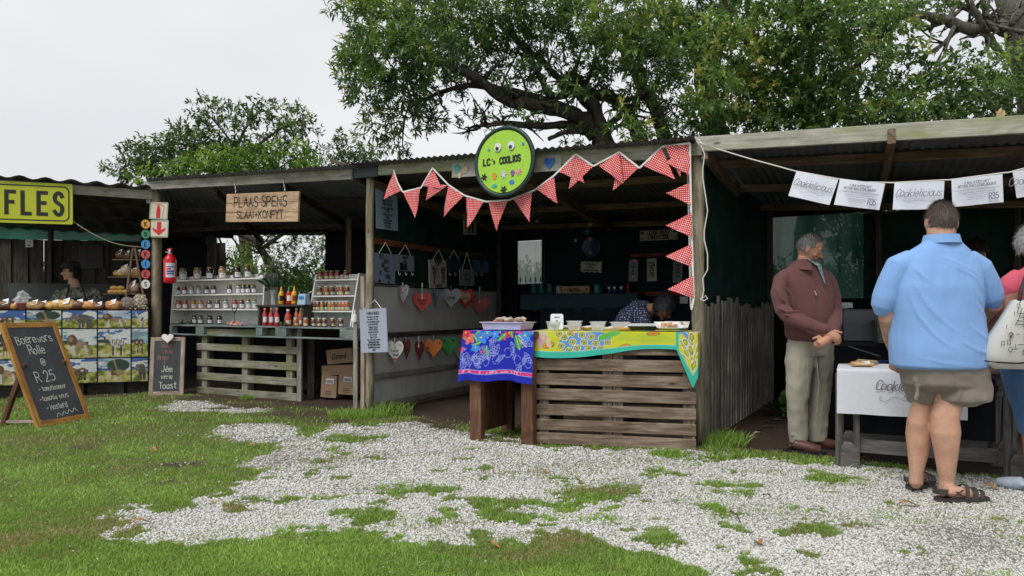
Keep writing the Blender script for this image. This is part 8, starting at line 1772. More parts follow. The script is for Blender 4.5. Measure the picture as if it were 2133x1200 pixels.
def face_parts(par, L, m, s=1.0, brow=(.08, .06, .05), lip=(.42, .16, .13), glasses=False, iris=(.10, .07, .05), smile=0):
 for sx in (-1, 1):
  mb = MB(); mb.ball(L(sx * .030, .0815, .012), .0125 * s, .009 * s, .0062 * s, 10, 8, m); e_ = mb.build('eye', glossy('eye_white', (.55, .52, .48), .3), par, True)
  mb = MB(); mb.ball(L(sx * .030, .0885, .012), .0055 * s, .0035 * s, .0055 * s, 8, 6, m); mb.build('iris', glossy('iris', iris, .2), e_, True)
  mb = MB(); mb.tube([L(sx * .014, .093, .029), L(sx * .032, .093, .034), L(sx * .048, .080, .028)], [.003 * s, .004 * s, .002 * s], 6); mb.build('eyebrow', M('eyebrow', brow, .8), par, True)
 mb = MB(); mb.tube([L(-.024, .086, -.055 + smile), L(-.012, .0965, -.054), L(0, .0985, -.053), L(.012, .0965, -.054), L(.024, .086, -.055 + smile)], [.002 * s, .005 * s, .0055 * s, .005 * s, .002 * s], 8); mb.build('lips', M('lips', lip, .45), par, True)
 if glasses:
  mb = MB()
  for sx in (-1, 1):
   c_ = [L(sx * .031 + .022 * math.cos(a), .100, .010 + .016 * math.sin(a)) for a in [k * math.pi / 6 for k in range(13)]]; mb.tube(c_, [.0022] * 13, 5, False); mb.tube([L(sx * .053, .098, .014), L(sx * .080, .02, .012)], [.002, .002], 5)
  mb.tube([L(-.009, .102, .013), L(.009, .102, .013)], [.002, .002], 5); mb.build('glasses', MT['black'], par)
def hair(par, c, m, s, test, mat, grow=1.07, nz=.05, name='hair', off=(0, 0, 0), squash=(1, 1, 1), seg=44, rings=34):
 mb = MB(); cc = c + m @ V(*off); sd = random.random() * 9
 b0 = 0; n_ = 0; keep = {}
 def pos(u, g):
  x, y, z = u.x * .078 * squash[0], u.y * .098 * squash[1], u.z * .118 * squash[2]
  lo = max(0, -u.z - .1); x *= 1 - .25 * lo
  if u.y > 0: y *= .94
  else: y *= 1.04 * (1 - .25 * lo)
  k = g * (1 + nz * mnoise.noise(u * 6 + V(sd, 0, 0)) + nz * .6 * mnoise.noise(u * 17 + V(0, sd, 0)))
  return cc + m @ (V(x, y, z) * k * s)
 def u_(i, k): t = math.pi * i / rings; a = 2 * math.pi * k / seg; return V(math.sin(t) * math.cos(a), math.sin(t) * math.sin(a), -math.cos(t))
 vi = {}
 def vid(i, k, g):
  k %= seg; key = (i, k, g)
  if key not in vi: vi[key] = len(mb.v); mb.v.append(pos(u_(i, k), g))
  return vi[key]
 for i in range(rings):
  for k in range(seg):
   uc = u_(i + .5, k + .5)
   if test(uc + V(*rng.normal(0, .035, 3))): mb.face([vid(i, k, grow), vid(i, k + 1, grow), vid(i + 1, k + 1, grow), vid(i + 1, k, grow)]); mb.face([vid(i, k, .97), vid(i + 1, k, .97), vid(i + 1, k + 1, .97), vid(i, k + 1, .97)])
 for f in [f for i, f in enumerate(mb.f) if i % 2 == 0]:
  q = [mb.v[i] for i in f]; ce = sum(q, V(0, 0, 0)) / 4; nn = (ce - cc).normalized(); tg_ = (V(0, 0, -1) - nn * -nn.z); tg_ = tg_.normalized() if tg_.length > .1 else m @ V(0, 1, 0)
  for _ in range(7):
   p = q[0].lerp(q[1], rng.random()).lerp(q[3].lerp(q[2], rng.random()), rng.random()); d = (tg_ + nn * .28 + V(*rng.normal(0, .25, 3))).normalized(); sd2 = d.cross(nn).normalized() * .0011; L = rng.uniform(.012, .026) * s * grow ** 3
   b0 = len(mb.v); mb.v += [p - sd2, p + sd2, p + d * L]; mb.face([b0, b0 + 1, b0 + 2])
 return mb.build(name, mat, par, True)
def hand(mb, wrist, d, n, s=1.0, curl=.8, thumb=1, spread=.12, tcurl=.6):
 """palm and five separate fingers; d = towards the fingertips, n = out of the back of the hand, thumb = side"""
 d = d.normalized(); n = (n - d * n.dot(d)).normalized(); w = d.cross(n) * thumb
 mb.tube([wrist - d * .03 * s, wrist, wrist + d * .03 * s, wrist + d * .065 * s, wrist + d * .09 * s], [.026 * s, .026 * s, .033 * s, .036 * s, .030 * s], 12, ell=None)
 for k, (o, L) in enumerate(((.028, .072), (.010, .080), (-.009, .075), (-.027, .060))):
  p = wrist + d * (.082 - .006 * abs(k - 1)) * s + w * o * s; dd = (d + w * (o * 4 * spread)).normalized(); pts = [p - d * .02 * s, p]; a = 0
  for j, f in enumerate((.44, .31, .25)): a += curl * (.8, .95, .6)[j] * (1 + .06 * k); q = dd * math.cos(a) - n * math.sin(a); pts.append(pts[-1] + q * L * f * s)
  mb.tube(pts, [.0085 * s, .0092 * s, .0085 * s, .0078 * s, .0062 * s], 9)
 p = wrist + d * .02 * s + w * .026 * s; q1 = (d * .55 + w * .85).normalized(); q2 = (d * (1 - .3 * tcurl) + w * .25 - n * .5 * tcurl).normalized()
 mb.tube([p - q1 * .012 * s, p + q1 * .026 * s, p + q1 * .026 * s + q2 * .032 * s, p + q1 * .026 * s + q2 * .055 * s], [.013 * s, .0115 * s, .0098 * s, .0072 * s], 9)
SK1 = skinmat('tanned_skin', (.60, .31, .20)); SK2 = skinmat('fair_ruddy_skin', (.60, .345, .235)); SK3 = skinmat('brown_skin', (.33, .165, .10)); SK4 = skinmat('light_skin', (.52, .30, .21))
# ===== 1 man in the light blue shirt, seen from behind
Y1 = 4.5
pm = thing('person', 'heavy-set man in a light blue short-sleeved shirt and grey-brown shorts, seen from behind', 'person', gnd(1955, 1036))
mb = MB(); H1 = pt(1961, 462, Y1 + .02)
L1, m1 = head(mb, H1, R(160), R(8), 0, 1.10, .6)
limbt(mb, [(1961, 480, Y1, .082), (1960, 503, Y1 - .01, .078)])
loft(mb, [ring(1910, 2015, 790, Y1, .11), ring(1900, 2010, 740, Y1, .13), ring(1900, 2005, 690, Y1, .13), ring(1900, 2005, 620, Y1, .12), ring(1900, 2010, 565, Y1, .09), ring(1925, 1998, 530, Y1, .06)])
limbt(mb, [(1874, 580, Y1, .045), (1849, 625, Y1 + .02, .052), (1847, 662, Y1 + .05, .050), (1854, 705, Y1 + .16, .042), (1866, 742, Y1 + .27, .030)])
limbt(mb, [(2036, 575, Y1, .045), (2062, 612, Y1 + .02, .054), (2068, 636, Y1 + .03, .056), (2048, 662, Y1 + .16, .050), (2022, 690, Y1 + .32, .034)])
hand(mb, pt(1868, 746, Y1 + .28), V(.1, .5, -.6), V(-1, .1, .1), 1.05, .5, 1); hand(mb, pt(2018, 694, Y1 + .34), V(-.7, .55, -.1), V(.2, .2, 1), 1.05, .7, -1)
limbt(mb, [(1925, 790, Y1 + .05, .09), (1921, 845, Y1 + .07, .062), (1914, 880, Y1 + .07, .070), (1914, 905, Y1 + .085, .077), (1912, 945, Y1 + .08, .060), (1909, 982, Y1 + .07, .041), (1908, 1006, Y1 + .07, .042)], 20)
limbt(mb, [(1985, 790, Y1 - .05, .09), (1974, 845, Y1 - .05, .080), (1969, 870, Y1 - .06, .077), (1969, 900, Y1 - .065, .085), (1971, 950, Y1 - .06, .064), (1972, 1000, Y1 - .06, .043), (1972, 1026, Y1 - .06, .046)], 20)
def foot(mb, heel, d, L=.25, w=.045):
 d = d.normalized(); s_ = d.cross(Z)
 loft_ = [(heel - d * .01 + Z * .04, .028), (heel + d * .04 + Z * .052, .036), (heel + d * .10 + Z * .046, .038), (heel + d * .17 + Z * .034, .037), (heel + d * .22 + Z * .026, .028)]
 mb.tube([p for p, r in loft_], [r for p, r in loft_], 12)
 for k in range(5):
  o = (-.034 + .017 * k); p = heel + d * (.205 - .006 * abs(k - 1) ** 1.5) * (L / .25) + s_ * o + Z * .024; mb.tube([p, p + d * .025, p + d * (.042 - .004 * k)], [.011 - .001 * k, .0105 - .001 * k, .007], 8)
hl = gnd(1900, 1021); hl.z = .012; hr = gnd(1962, 1046); hr.z = .012
dl, dr = V(.80, .62, 0), V(1.0, .05, 0)
foot(mb, hl, dl); foot(mb, hr, dr, .27)
finish(mb.build('body', SK2, pm, True), .0065, 3)
hair(pm, H1, m1, 1.10, lambda u: u.z > (-.42 if u.y < -.1 else (.05 + .9 * max(0, u.y))) and not (abs(u.x) > .86 and -.35 < u.z < .18), hairmat('short_brown_hair', (.055, .042, .034), (.17, .13, .105), 90), 1.05, .03)
BLUE = fabric('light_blue_shirt', (.235, .42, .77), .05, 420, .8, .75, (2.2, 2.2, 1.3))
mb = MB()
RS = [ring(1862, 2052, 762, Y1, .225), ring(1860, 2051, 733, Y1, .228), ring(1858, 2045, 690, Y1 + .01, .225), ring(1856, 2038, 645, Y1 + .01, .21), ring(1858, 2040, 600, Y1, .185), ring(1864, 2042, 565, Y1, .155), ring(1876, 2034, 540, Y1, .125), ring(1896, 2018, 521, Y1, .10), ring(1922, 2000, 505, Y1, .088), ring(1930, 1993, 494, Y1, .084)]; loft(mb, RS, 28, .0, 2.1)
folds(mb, RS, [[(1922, 532), (1955, 548), (1995, 566), (2022, 590)], [(1932, 548), (1965, 562), (2000, 582), (2024, 612)], ([(1920, 524), (1919, 548)], .6), ([(1929, 524), (1930, 552)], .6), [(1884, 548), (1896, 575), (1918, 600)], [(2022, 548), (2019, 585), (2028, 625), (2036, 650)],
 [(1872, 600), (1885, 655), (1918, 705), (1965, 735)], [(1880, 580), (1902, 640), (1942, 690)], [(1990, 628), (2012, 650), (2034, 668)], [(1965, 668), (2000, 695), (2040, 712)], [(1950, 705), (1995, 728), (2044, 736)], ([(1880, 740), (1930, 752), (1985, 756)], .7), ([(1888, 519), (1930, 524), (1985, 530), (2024, 540)], .45), ([(1900, 620), (1925, 668), (1960, 700)], .8), ([(1985, 590), (2005, 620), (2022, 640)], .9)], .015, .45)
limbt(mb, [(1900, 541, Y1, .070), (1872, 556, Y1, .080), (1856, 590, Y1 + .01, .080), (1843, 622, Y1 + .02, .078), (1838, 640, Y1 + .03, .070)], 18)
limbt(mb, [(2012, 540, Y1, .070), (2036, 560, Y1, .084), (2051, 590, Y1 + .01, .084), (2062, 614, Y1 + .02, .080), (2066, 626, Y1 + .02, .072)], 18)
finish(mb.build('shirt', BLUE, pm, True), .0075, 4, .010, .2)
mb = MB();
c_ = pt(1961, 498, Y1)
def colr(u, v): a = 2 * math.pi * u; r1 = .098 + .014 * (1 - v); return c_ + V(math.cos(a) * r1, math.sin(a) * r1 * 1.0, -.030 + .055 * v - .012 * math.cos(a) * 0)
mb.grid(colr, 40, 4); mb.grid(lambda u, v: c_ + (colr(1 - u, v) - c_) * .97, 40, 4); mb.build('collar', BLUE, pm, True)
SHORT = fabric('grey_brown_shorts', (.235, .205, .175), .10, 300)
mb = MB()
loft(mb, [ring(1886, 2050, 800, Y1, .19), ring(1880, 2052, 770, Y1, .20), ring(1876, 2048, 742, Y1, .20)], 24)
loft(mb, [ring(1899, 1940, 838, Y1 + .08, .105), ring(1886, 1944, 802, Y1 + .07, .13), ring(1884, 1970, 770, Y1 + .02, .15)], 20)
loft(mb, [ring(1948, 2057, 832, Y1 - .04, .150), ring(1948, 2057, 800, Y1 - .03, .15), ring(1940, 2048, 770, Y1 - .01, .17)], 20)
for q in ([(1905, 790), (1912, 812), (1908, 832)], [(1930, 786), (1934, 812)], [(1990, 790), (2000, 815), (1996, 830)], [(2028, 790), (2034, 815), (2040, 828)], [(1950, 780), (1945, 800), (1943, 815)]): limbt(mb, [(x, y, Y1 - .135 + (-.03 if x > 1945 else .045), .012) for x, y in q], 8)
finish(mb.build('shorts', SHORT, pm, True), .009, 2, .018, .09)
SAND = M('dark_brown_leather', (.045, .038, .034), .55, .25, 30, .3)
for hh_, dd, L in ((hl, dl.normalized(), .27), (hr, dr.normalized(), .29)):
 s_ = dd.cross(Z); sd_ = None; mb = MB(); ol_ = [(-.035, -.025), (-.04, .02), (-.035, .035), (.02, .044), (.10, .048), (.18, .054), (.24, .045), (L, .018), (L + .004, -.008), (.25, -.042), (.18, -.052), (.10, -.044), (.0, -.044)]
 mb.prism(ol_, (V(hh_.x, hh_.y, .001), dd, s_, Z), .028); so = mb.build('sandal', SAND, pm)
 for (x_, w_, hgt) in ((.17, .036, .066), (.215, .03, .05), (.12, .026, .085)):
  mb = MB(); mb.grid(lambda u, v: V(hh_.x, hh_.y, 0) + dd * (x_ + w_ * (v - .5) + .02 * math.sin(u * 3.14)) + s_ * (.054 * math.cos(math.pi * u)) + Z * (.022 + hgt * math.sin(math.pi * u) ** .7), 14, 2); mb.build('strap', SAND, so, True)
 mb = MB(); mb.grid(lambda u, v: V(hh_.x, hh_.y, 0) + dd * (.01 - .062 * math.cos(1.9 * (u - .5) * 1.6)) + s_ * (.052 * math.sin(1.9 * (u - .5) * 1.6)) + Z * (.055 + .035 * v), 18, 2); mb.build('heel_strap', SAND, so, True)
 for sg_ in (-1, 1): mb = MB(); mb.grid(lambda u, v: V(hh_.x, hh_.y, 0) + dd * (.05 + .07 * u + .018 * v) + s_ * sg_ * (.048 - .004 * u) + Z * (.075 - .05 * u + .02 * v * 0), 8, 1); mb.grid(lambda u, v: V(hh_.x, hh_.y, 0) + dd * (.02 + .07 * u + .018 * v) + s_ * sg_ * (.050 - .0 * u) + Z * (.03 + .055 * u), 8, 1); mb.build('side_strap', SAND, so, True)
# ===== 2 man in the maroon jacket
Y2 = 5.98
pj = thing('person', 'grey-haired man in a maroon jacket and khaki trousers looking down with clasped hands', 'person', gnd(1690, 940))
hc = pt(1687, 517, Y2 - .02)
mb = MB(); L2, m2 = head(mb, hc, R(64), R(30), R(4), 1.03, 1.1, 1.6)
limbt(mb, [(1678, 535, Y2 + .0, .060), (1674, 565, Y2 + .02, .066)])
loft(mb, [ring(1658, 1714, 730, Y2, .08), ring(1654, 1714, 690, Y2, .09), ring(1652, 1712, 640, Y2, .09), ring(1650, 1710, 600, Y2, .08), ring(1660, 1696, 572, Y2, .06)], yaw=.35)
limbt(mb, [(1627, 605, Y2 - .08, .035), (1638, 655, Y2 - .15, .036), (1690, 684, Y2 - .26, .038), (1722, 692, Y2 - .33, .030)]); limbt(mb, [(1733, 610, Y2 + .01, .035), (1739, 652, Y2 - .03, .036), (1738, 686, Y2 - .22, .036), (1722, 712, Y2 - .34, .030)])
hand(mb, pt(1724, 692, Y2 - .33), V(.75, -.25, -.55), V(.35, -.9, .3), 1.08, .75, -1, tcurl=-.5)
hand(mb, pt(1724, 706, Y2 - .34), V(-.75, -.15, -.42), V(0, -.8, .45), 1.05, 1.15, 1)
limbt(mb, [(1668, 740, Y2 - .02, .06), (1662, 830, Y2 - .03, .045), (1668, 925, Y2 - .02, .040)]); limbt(mb, [(1704, 740, Y2 + .04, .06), (1708, 830, Y2 + .07, .045), (1705, 915, Y2 + .08, .040)])
finish(mb.build('body', SK1, pj, True), .0055, 3)
face_parts(pj, L2, m2, 1.03, (.10, .085, .075), (.36, .13, .10))
hair(pj, hc, m2, 1.03, lambda u: (u.z > .66 and u.y < .50) or (u.y < .28 and u.z > .12 and abs(u.x) > .3) or (u.y < -.12 and u.z > -.34), hairmat('greying_hair', (.05, .05, .05), (.42, .41, .40), 110), 1.045, .035)
MAR = fabric('maroon_jacket', (.15, .068, .066), .10, 300, .8, .7, (2.5, 2.5, 1.8))
mb = MB()
RJ = [ring(1644, 1728, 709, Y2, .140), ring(1636, 1736, 699, Y2, .160), ring(1632, 1740, 660, Y2, .165), ring(1628, 1736, 615, Y2, .155), ring(1624, 1732, 585, Y2, .135), ring(1630, 1722, 565, Y2, .11), ring(1644, 1708, 552, Y2, .09), ring(1654, 1698, 544, Y2, .078)]; loft(mb, RJ, 26, .2, 2.1)
folds(mb, RJ, [[(1655, 580), (1662, 620), (1668, 650)], [(1700, 600), (1712, 632), (1722, 660)], [(1668, 570), (1676, 600), (1684, 640)], ([(1645, 690), (1680, 698), (1725, 700)], .8), ([(1712, 575), (1720, 600), (1728, 640)], .8), ([(1638, 702), (1680, 706), (1734, 704)], .7)], .011, .5)
for q in ([(1640, 600), (1650, 618), (1654, 640)], [(1618, 640), (1640, 650), (1662, 648)], [(1628, 655), (1652, 660), (1672, 656)], [(1612, 600), (1622, 616), (1634, 628)], [(1680, 664), (1690, 676), (1694, 686)]): limbt(mb, [(x, y, Y2 - .19 - (.05 if y > 640 else 0), .009) for x, y in q], 8)
limbt(mb, [(1642, 570, Y2 - .03, .055), (1628, 582, Y2 - .05, .064), (1622, 610, Y2 - .08, .064), (1630, 645, Y2 - .13, .062), (1646, 662, Y2 - .19, .062), (1682, 676, Y2 - .26, .054), (1710, 684, Y2 - .31, .046), (1722, 687, Y2 - .33, .043)], 18)
limbt(mb, [(1716, 572, Y2 + .03, .055), (1728, 590, Y2 + .02, .060), (1736, 618, Y2 + .01, .060), (1740, 650, Y2 - .02, .056), (1740, 674, Y2 - .14, .050), (1732, 692, Y2 - .27, .044)], 18)
finish(mb.build('jacket', MAR, pj, True), .007, 3, .010, .13)
mb = MB(); fw_ = V(math.sin(R(40)), -math.cos(R(40)), 0); sd_ = V(fw_.y, -fw_.x, 0) * -1
nc = pt(1677, 551, Y2)
for sg_ in (-1, 1):
 def cf(u, v): a = u * 2.2; r1 = .078 + .060 * v; base = nc + (-fw_ * math.cos(a) + sd_ * sg_ * math.sin(a)) * r1 * 1.05; return base + Z * (.045 - .065 * v - .035 * u) + fw_ * (.035 * u)
 mb.grid(cf, 14, 5)
mb.build('jacket_collar', MAR, pj, True)
def chest(a, z, r=.0): return nc + fw_ * (.10 + r) + sd_ * a + Z * z
mb = MB(); mb.poly([chest(-.032, -.02, .02), chest(.036, -.02, .02), chest(.012, -.17, .070), chest(.0, -.17, .070)]); mb.poly([chest(-.07, .045, -.05), chest(-.045, -.016, .02), chest(.045, -.016, .02), chest(.07, .045, -.05)])
m, t, b = newmat('checked_shirt'); v = coords(t, 'Object', (30, 30, 30)); ck = t.nodes.new('ShaderNodeTexChecker'); ck.inputs['Scale'].default_value = 1.2; ck.inputs['Color1'].default_value = (.12, .34, .34, 1); ck.inputs['Color2'].default_value = (.45, .5, .55, 1); t.links.new(v, ck.inputs[0]); t.links.new(ck.outputs[0], b.inputs[0]); b.inputs['Roughness'].default_value = .8
mb.build('shirt', m, pj)
mb = MB(); q0 = pt(1697, 606, Y2 - .175); mb.beam(q0, q0 + V(.012, -.006, -.035), .010, .006); mb.build('zip_pull', M('steel', (.6, .6, .58), .3, metal=.8), pj)
KH = fabric('khaki_trousers', (.36, .34, .27), .10, 260, .85, .8, (3, 3, 1.2))
mb = MB()
loft(mb, [ring(1640, 1730, 740, Y2 + .02, .13), ring(1640, 1731, 700, Y2 + .02, .13)], 22, .3)
loft(mb, [ring(1646, 1680, 922, Y2 - .03, .062), ring(1643, 1683, 905, Y2 - .03, .068), ring(1641, 1681, 850, Y2 - .04, .076), ring(1639, 1686, 800, Y2 - .04, .085), ring(1637, 1697, 750, Y2 - .02, .105), ring(1640, 1704, 715, Y2, .12)], 20, .3)
loft(mb, [ring(1686, 1719, 918, Y2 + .08, .062), ring(1684, 1722, 900, Y2 + .08, .068), ring(1686, 1726, 850, Y2 + .07, .076), ring(1686, 1732, 800, Y2 + .06, .085), ring(1680, 1734, 750, Y2 + .04, .105), ring(1680, 1731, 715, Y2 + .02, .12)], 20, .3)
for q in ([(1672, 735), (1669, 790), (1662, 850)], [(1700, 745), (1706, 800), (1702, 860)], [(1648, 905), (1662, 911), (1676, 905)]): limbt(mb, [(x, y, Y2 - .10 + (.02 if x > 1690 else 0) + (.025 if y > 830 else 0), .010) for x, y in q], 8)
finish(mb.build('trousers', KH, pj, True), .008, 2, .018, .12)
SHOE = M('brown_leather', (.11, .045, .035), .4, .25, 20)
for px, py, dx, dy, lab in ((1655, 938, .92, -.40, 0), (1694, 930, .97, -.24, 1)):
 h_ = gnd(px, py + 4); d = V(dx, dy, 0).normalized(); mb = MB()
 P_ = [(h_ - d * .04 + Z * .055, .040), (h_ + Z * .065, .047), (h_ + d * .07 + Z * .055, .046), (h_ + d * .14 + Z * .040, .044), (h_ + d * .20 + Z * .034, .034)]
 mb.tube([p for p, r in P_], [r for p, r in P_], 14); o = finish(mb.build('shoe', SHOE, pj, True), .006, 3)
 s_ = d.cross(Z); mb = MB(); mb.prism([(-.085, -.03), (-.085, .03), (.0, .046), (.12, .052), (.22, .038), (.245, 0), (.22, -.038), (.12, -.052), (.0, -.046)], (V(h_.x, h_.y, .0), d, s_, Z), .022); mb.build('sole', MT['black'], o)
# ===== 3 woman in pink at the right edge
Y3 = 4.55
pw = thing('person', 'short-grey-haired woman in a pink top and jeans at the right edge of the picture', 'person', gnd(2175, 1035))
hc3 = pt(2152, 508, Y3); mb = MB(); L3, m3 = head(mb, hc3, R(118), R(12), 0, .98, 1, .8)
limbt(mb, [(2164, 545, Y3, .052), (2170, 575, Y3, .06)])
loft(mb, [ring(2110, 2235, 800, Y3, .16), ring(2112, 2232, 740, Y3, .15), ring(2120, 2228, 680, Y3, .13), ring(2118, 2232, 620, Y3, .14), ring(2110, 2236, 585, Y3, .12), ring(2140, 2206, 560, Y3, .09)])
limbt(mb, [(2112, 595, Y3, .060), (2092, 640, Y3 - .0, .058), (2084, 668, Y3 + .02, .050), (2056, 682, Y3 + .18, .042), (2030, 690, Y3 + .32, .030)])
limbt(mb, [(2232, 595, Y3, .058), (2246, 660, Y3 + .02, .05), (2220, 690, Y3 + .2, .04), (2180, 690, Y3 + .3, .03)])
hand(mb, pt(2026, 691, Y3 + .34), V(-.7, .6, 0), V(0, .2, 1), .92, .7, -1); hand(mb, pt(2176, 690, Y3 + .31), V(-.8, .4, 0), V(0, -.2, 1), .92, .7, 1)
limbt(mb, [(2140, 790, Y3 + .05, .10), (2150, 880, Y3 + .04, .065), (2156, 1000, Y3 + .03, .045)]); limbt(mb, [(2205, 790, Y3 - .03, .10), (2204, 880, Y3 - .04, .065), (2204, 1010, Y3 - .05, .045)])
finish(mb.build('body', SK3, pw, True), .0065, 3)
face_parts(pw, L3, m3, .98)
hair(pw, hc3, m3, .98, lambda u: (u.z > .45) or (u.y < .15 and u.z > .02) or (u.y < -.1 and u.z > -.5), hairmat('short_grey_hair', (.26, .26, .27), (.62, .62, .62), 70), 1.14, .08)
PINK = fabric('coral_pink_top', (.66, .115, .17), .06, 300, .85, .4)
mb = MB(); loft(mb, [ring(2112, 2236, 770, Y3, .175), ring(2114, 2232, 720, Y3, .165), ring(2120, 2230, 670, Y3, .15), ring(2112, 2236, 620, Y3, .155), ring(2106, 2238, 592, Y3, .135), ring(2120, 2222, 568, Y3, .105), ring(2142, 2196, 553, Y3, .078)], 24)
limbt(mb, [(2126, 578, Y3, .066), (2108, 592, Y3, .072), (2097, 606, Y3, .066)], 16); limbt(mb, [(2222, 578, Y3, .07), (2238, 600, Y3, .074), (2244, 620, Y3, .066)], 16); finish(mb.build('top', PINK, pw, True), .009, 3, .010, .12)
JN = fabric('blue_jeans', (.075, .165, .36), .15, 260, .85, .5, (3, 3, 1.2))
mb = MB(); loft(mb, [ring(2104, 2240, 800, Y3, .18), ring(2102, 2240, 765, Y3, .18)], 22); loft(mb, [ring(2130, 2170, 905, Y3 + .04, .085), ring(2118, 2172, 860, Y3 + .05, .10), ring(2100, 2178, 800, Y3 + .03, .135), ring(2096, 2180, 770, Y3, .15)], 20); loft(mb, [ring(2180, 2226, 905, Y3 - .04, .085), ring(2176, 2232, 860, Y3 - .04, .10), ring(2170, 2240, 800, Y3 - .02, .13)], 20); finish(mb.build('jeans', JN, pw, True), .010, 2, .014, .12)
for px, py in ((2146, 1026), (2196, 1042)):
 h_ = gnd(px, py); d = V(-.5, .85, 0).normalized() if px < 2170 else V(.3, .95, 0).normalized(); mb = MB(); P_ = [(h_ - d * .03 + Z * .045, .036), (h_ + d * .05 + Z * .05, .042), (h_ + d * .13 + Z * .036, .040), (h_ + d * .19 + Z * .03, .028)]; mb.tube([p for p, r in P_], [r for p, r in P_], 12); finish(mb.build('shoe', M('pale_blue_canvas', (.42, .5, .6), .8), pw, True), .007, 2)
bc = pt(2098, 690, Y3 - .20); tg = thing('tote_bag', 'large white tote bag with black sketch print and piping, hung from the pink woman\'s shoulder', 'bag', bc)
BG = M('white_canvas', (.56, .56, .53), .75, .06, 9, .1); C4 = lambda px, py, dy=0: pt(px, py, Y3 - .22 + dy)
outl = [(2112, 624), (2150, 626), (2178, 640), (2182, 745), (2168, 766), (2140, 770), (2070, 768), (2052, 756), (2050, 738), (2062, 700), (2084, 668)]
mb = MB()
def pillow(outl, y0, th):
 n = len(outl); cx_ = sum(p[0] for p in outl) / n; cy_ = sum(p[1] for p in outl) / n
 Ls = [(1.0, 0), (.96, .6), (.7, .92), (.3, 1.0), (0, 1.0)]
 b0 = len(mb.v)
 for side in (-1, 1):
  for (k, h_) in Ls:
   for (x, y) in outl: p = pt(cx_ + (x - cx_) * k, cy_ + (y - cy_) * k, y0); mb.v.append(p + V(0, side * th * h_, 0))
 m_ = len(Ls)
 for sd in range(2):
  for i in range(m_ - 1):
   for k in range(n): k2 = (k + 1) % n; a = b0 + sd * m_ * n + i * n; q = [a + k, a + k2, a + n + k2, a + n + k]; mb.face(q if sd else q[::-1])
pillow(outl, Y3 - .22, .06); mb.build('bag', BG, tg, True)
mb = MB(); bt = [(2052, 752), (2080, 755), (2120, 757), (2150, 754), (2170, 742), (2178, 700), (2174, 650)]; cord(mb, [C4(x, y, -.068) for x, y in bt], .006); mb.build('piping', MT['black'], tg)
mb = MB(); rr2 = random.Random(3); Ff = (C4(2050, 770, -.066), V(1, 0, 0), Z, V(0, -1, 0))
for k in range(60):
 x_ = rr2.uniform(.06, .36); y_ = rr2.uniform(.08, .38)
 if x_ < .06 + (y_ - .1) * .45: continue
 q = rr2.random()
 if q < .5: a_ = rr2.uniform(-.25, .25) + (0 if rr2.random() < .4 else 1.4); l_ = rr2.uniform(.02, .06); ribbon(mb, [(x_, y_), (x_ + l_ * math.cos(a_), y_ + l_ * math.sin(a_))], Ff, .0035, .001 + k * .00015)
 elif q < .75: ribbon(mb, _cr([(x_, y_), (x_ + .012, y_ + .02), (x_ + .0, y_ + .03), (x_ - .012, y_ + .015), (x_ + .004, y_ - .006)]), Ff, .003, .001 + k * .00015)
 else: ribbon(mb, [(x_, y_), (x_ + .018, y_), (x_ + .018, y_ + .024), (x_, y_ + .024), (x_, y_)], Ff, .003, .001 + k * .00015)
mb.build('sketch_print', MT['ink'], tg)
for dx in (0, 22): mb = MB(); mb.tube([C4(2122 + dx, 632, -.03), C4(2128 + dx, 600, -.0), C4(2140 + dx * .6, 566, .12), C4(2150 + dx * .6, 562, .24), C4(2156 + dx * .6, 600, .36)], [.011] * 5, 8); mb.build('strap', MT['black'], tg, True)
# ===== 4 dark-haired woman inside the right stall
Y4 = 5.95
p4 = thing('person', 'dark-haired woman in a brown jacket behind the white table, mostly hidden', 'person', (pt(2032, 645, Y4).x, Y4, 0))
hc4 = pt(2032, 538, Y4); mb = MB(); L4_, m4 = head(mb, hc4, R(-18), R(6), 0, .97); limbt(mb, [(2034, 560, Y4, .05), (2034, 588, Y4, .055)])
loft(mb, [ring(1985, 2085, 740, Y4, .13), ring(1988, 2080, 680, Y4, .12), ring(1984, 2086, 610, Y4, .11), ring(2010, 2060, 582, Y4, .08)])
for sx, (a_, e__, h__) in ((-1, ((1990, 612), (1982, 670), (2000, 715))), (1, ((2082, 612), (2092, 668), (2060, 712)))): limbt(mb, [(*a_, Y4, .05), (*e__, Y4 - .05, .042), (*h__, Y4 - .22, .03)]); hand(mb, pt(*h__, Y4 - .24), V(-.2 * sx, -.8, -.5), V(0, -.4, 1), .9, .6, sx)
limbt(mb, [(2012, 740, Y4, .08), (2014, 860, Y4, .055), (2014, 930, Y4, .04)]); limbt(mb, [(2056, 740, Y4, .08), (2056, 860, Y4, .055), (2056, 930, Y4, .04)]); finish(mb.build('body', SK4, p4, True), .0065, 3)
face_parts(p4, L4_, m4, .97, (.03, .02, .02))
hair(p4, hc4, m4, .97, lambda u: (u.z > .38) or (u.y < .35 and abs(u.x) > .2) or u.y < -.05, hairmat('black_brown_hair', (.010, .008, .008), (.045, .032, .028), 60), 1.30, .12, squash=(1, 1, 1.05))
BRJ = fabric('brown_jacket', (.13, .098, .085), .12); mb = MB(); loft(mb, [ring(1980, 2088, 750, Y4, .15), ring(1984, 2086, 680, Y4, .14), ring(1978, 2092, 612, Y4, .13), ring(1998, 2074, 590, Y4, .10), ring(2014, 2054, 580, Y4, .07)], 22); limbt(mb, [(1992, 606, Y4, .06), (1980, 668, Y4 - .05, .055), (1998, 706, Y4 - .2, .045)]); limbt(mb, [(2080, 606, Y4, .06), (2094, 666, Y4 - .05, .055), (2064, 705, Y4 - .2, .045)]); finish(mb.build('jacket', BRJ, p4, True), .009, 3, .012)
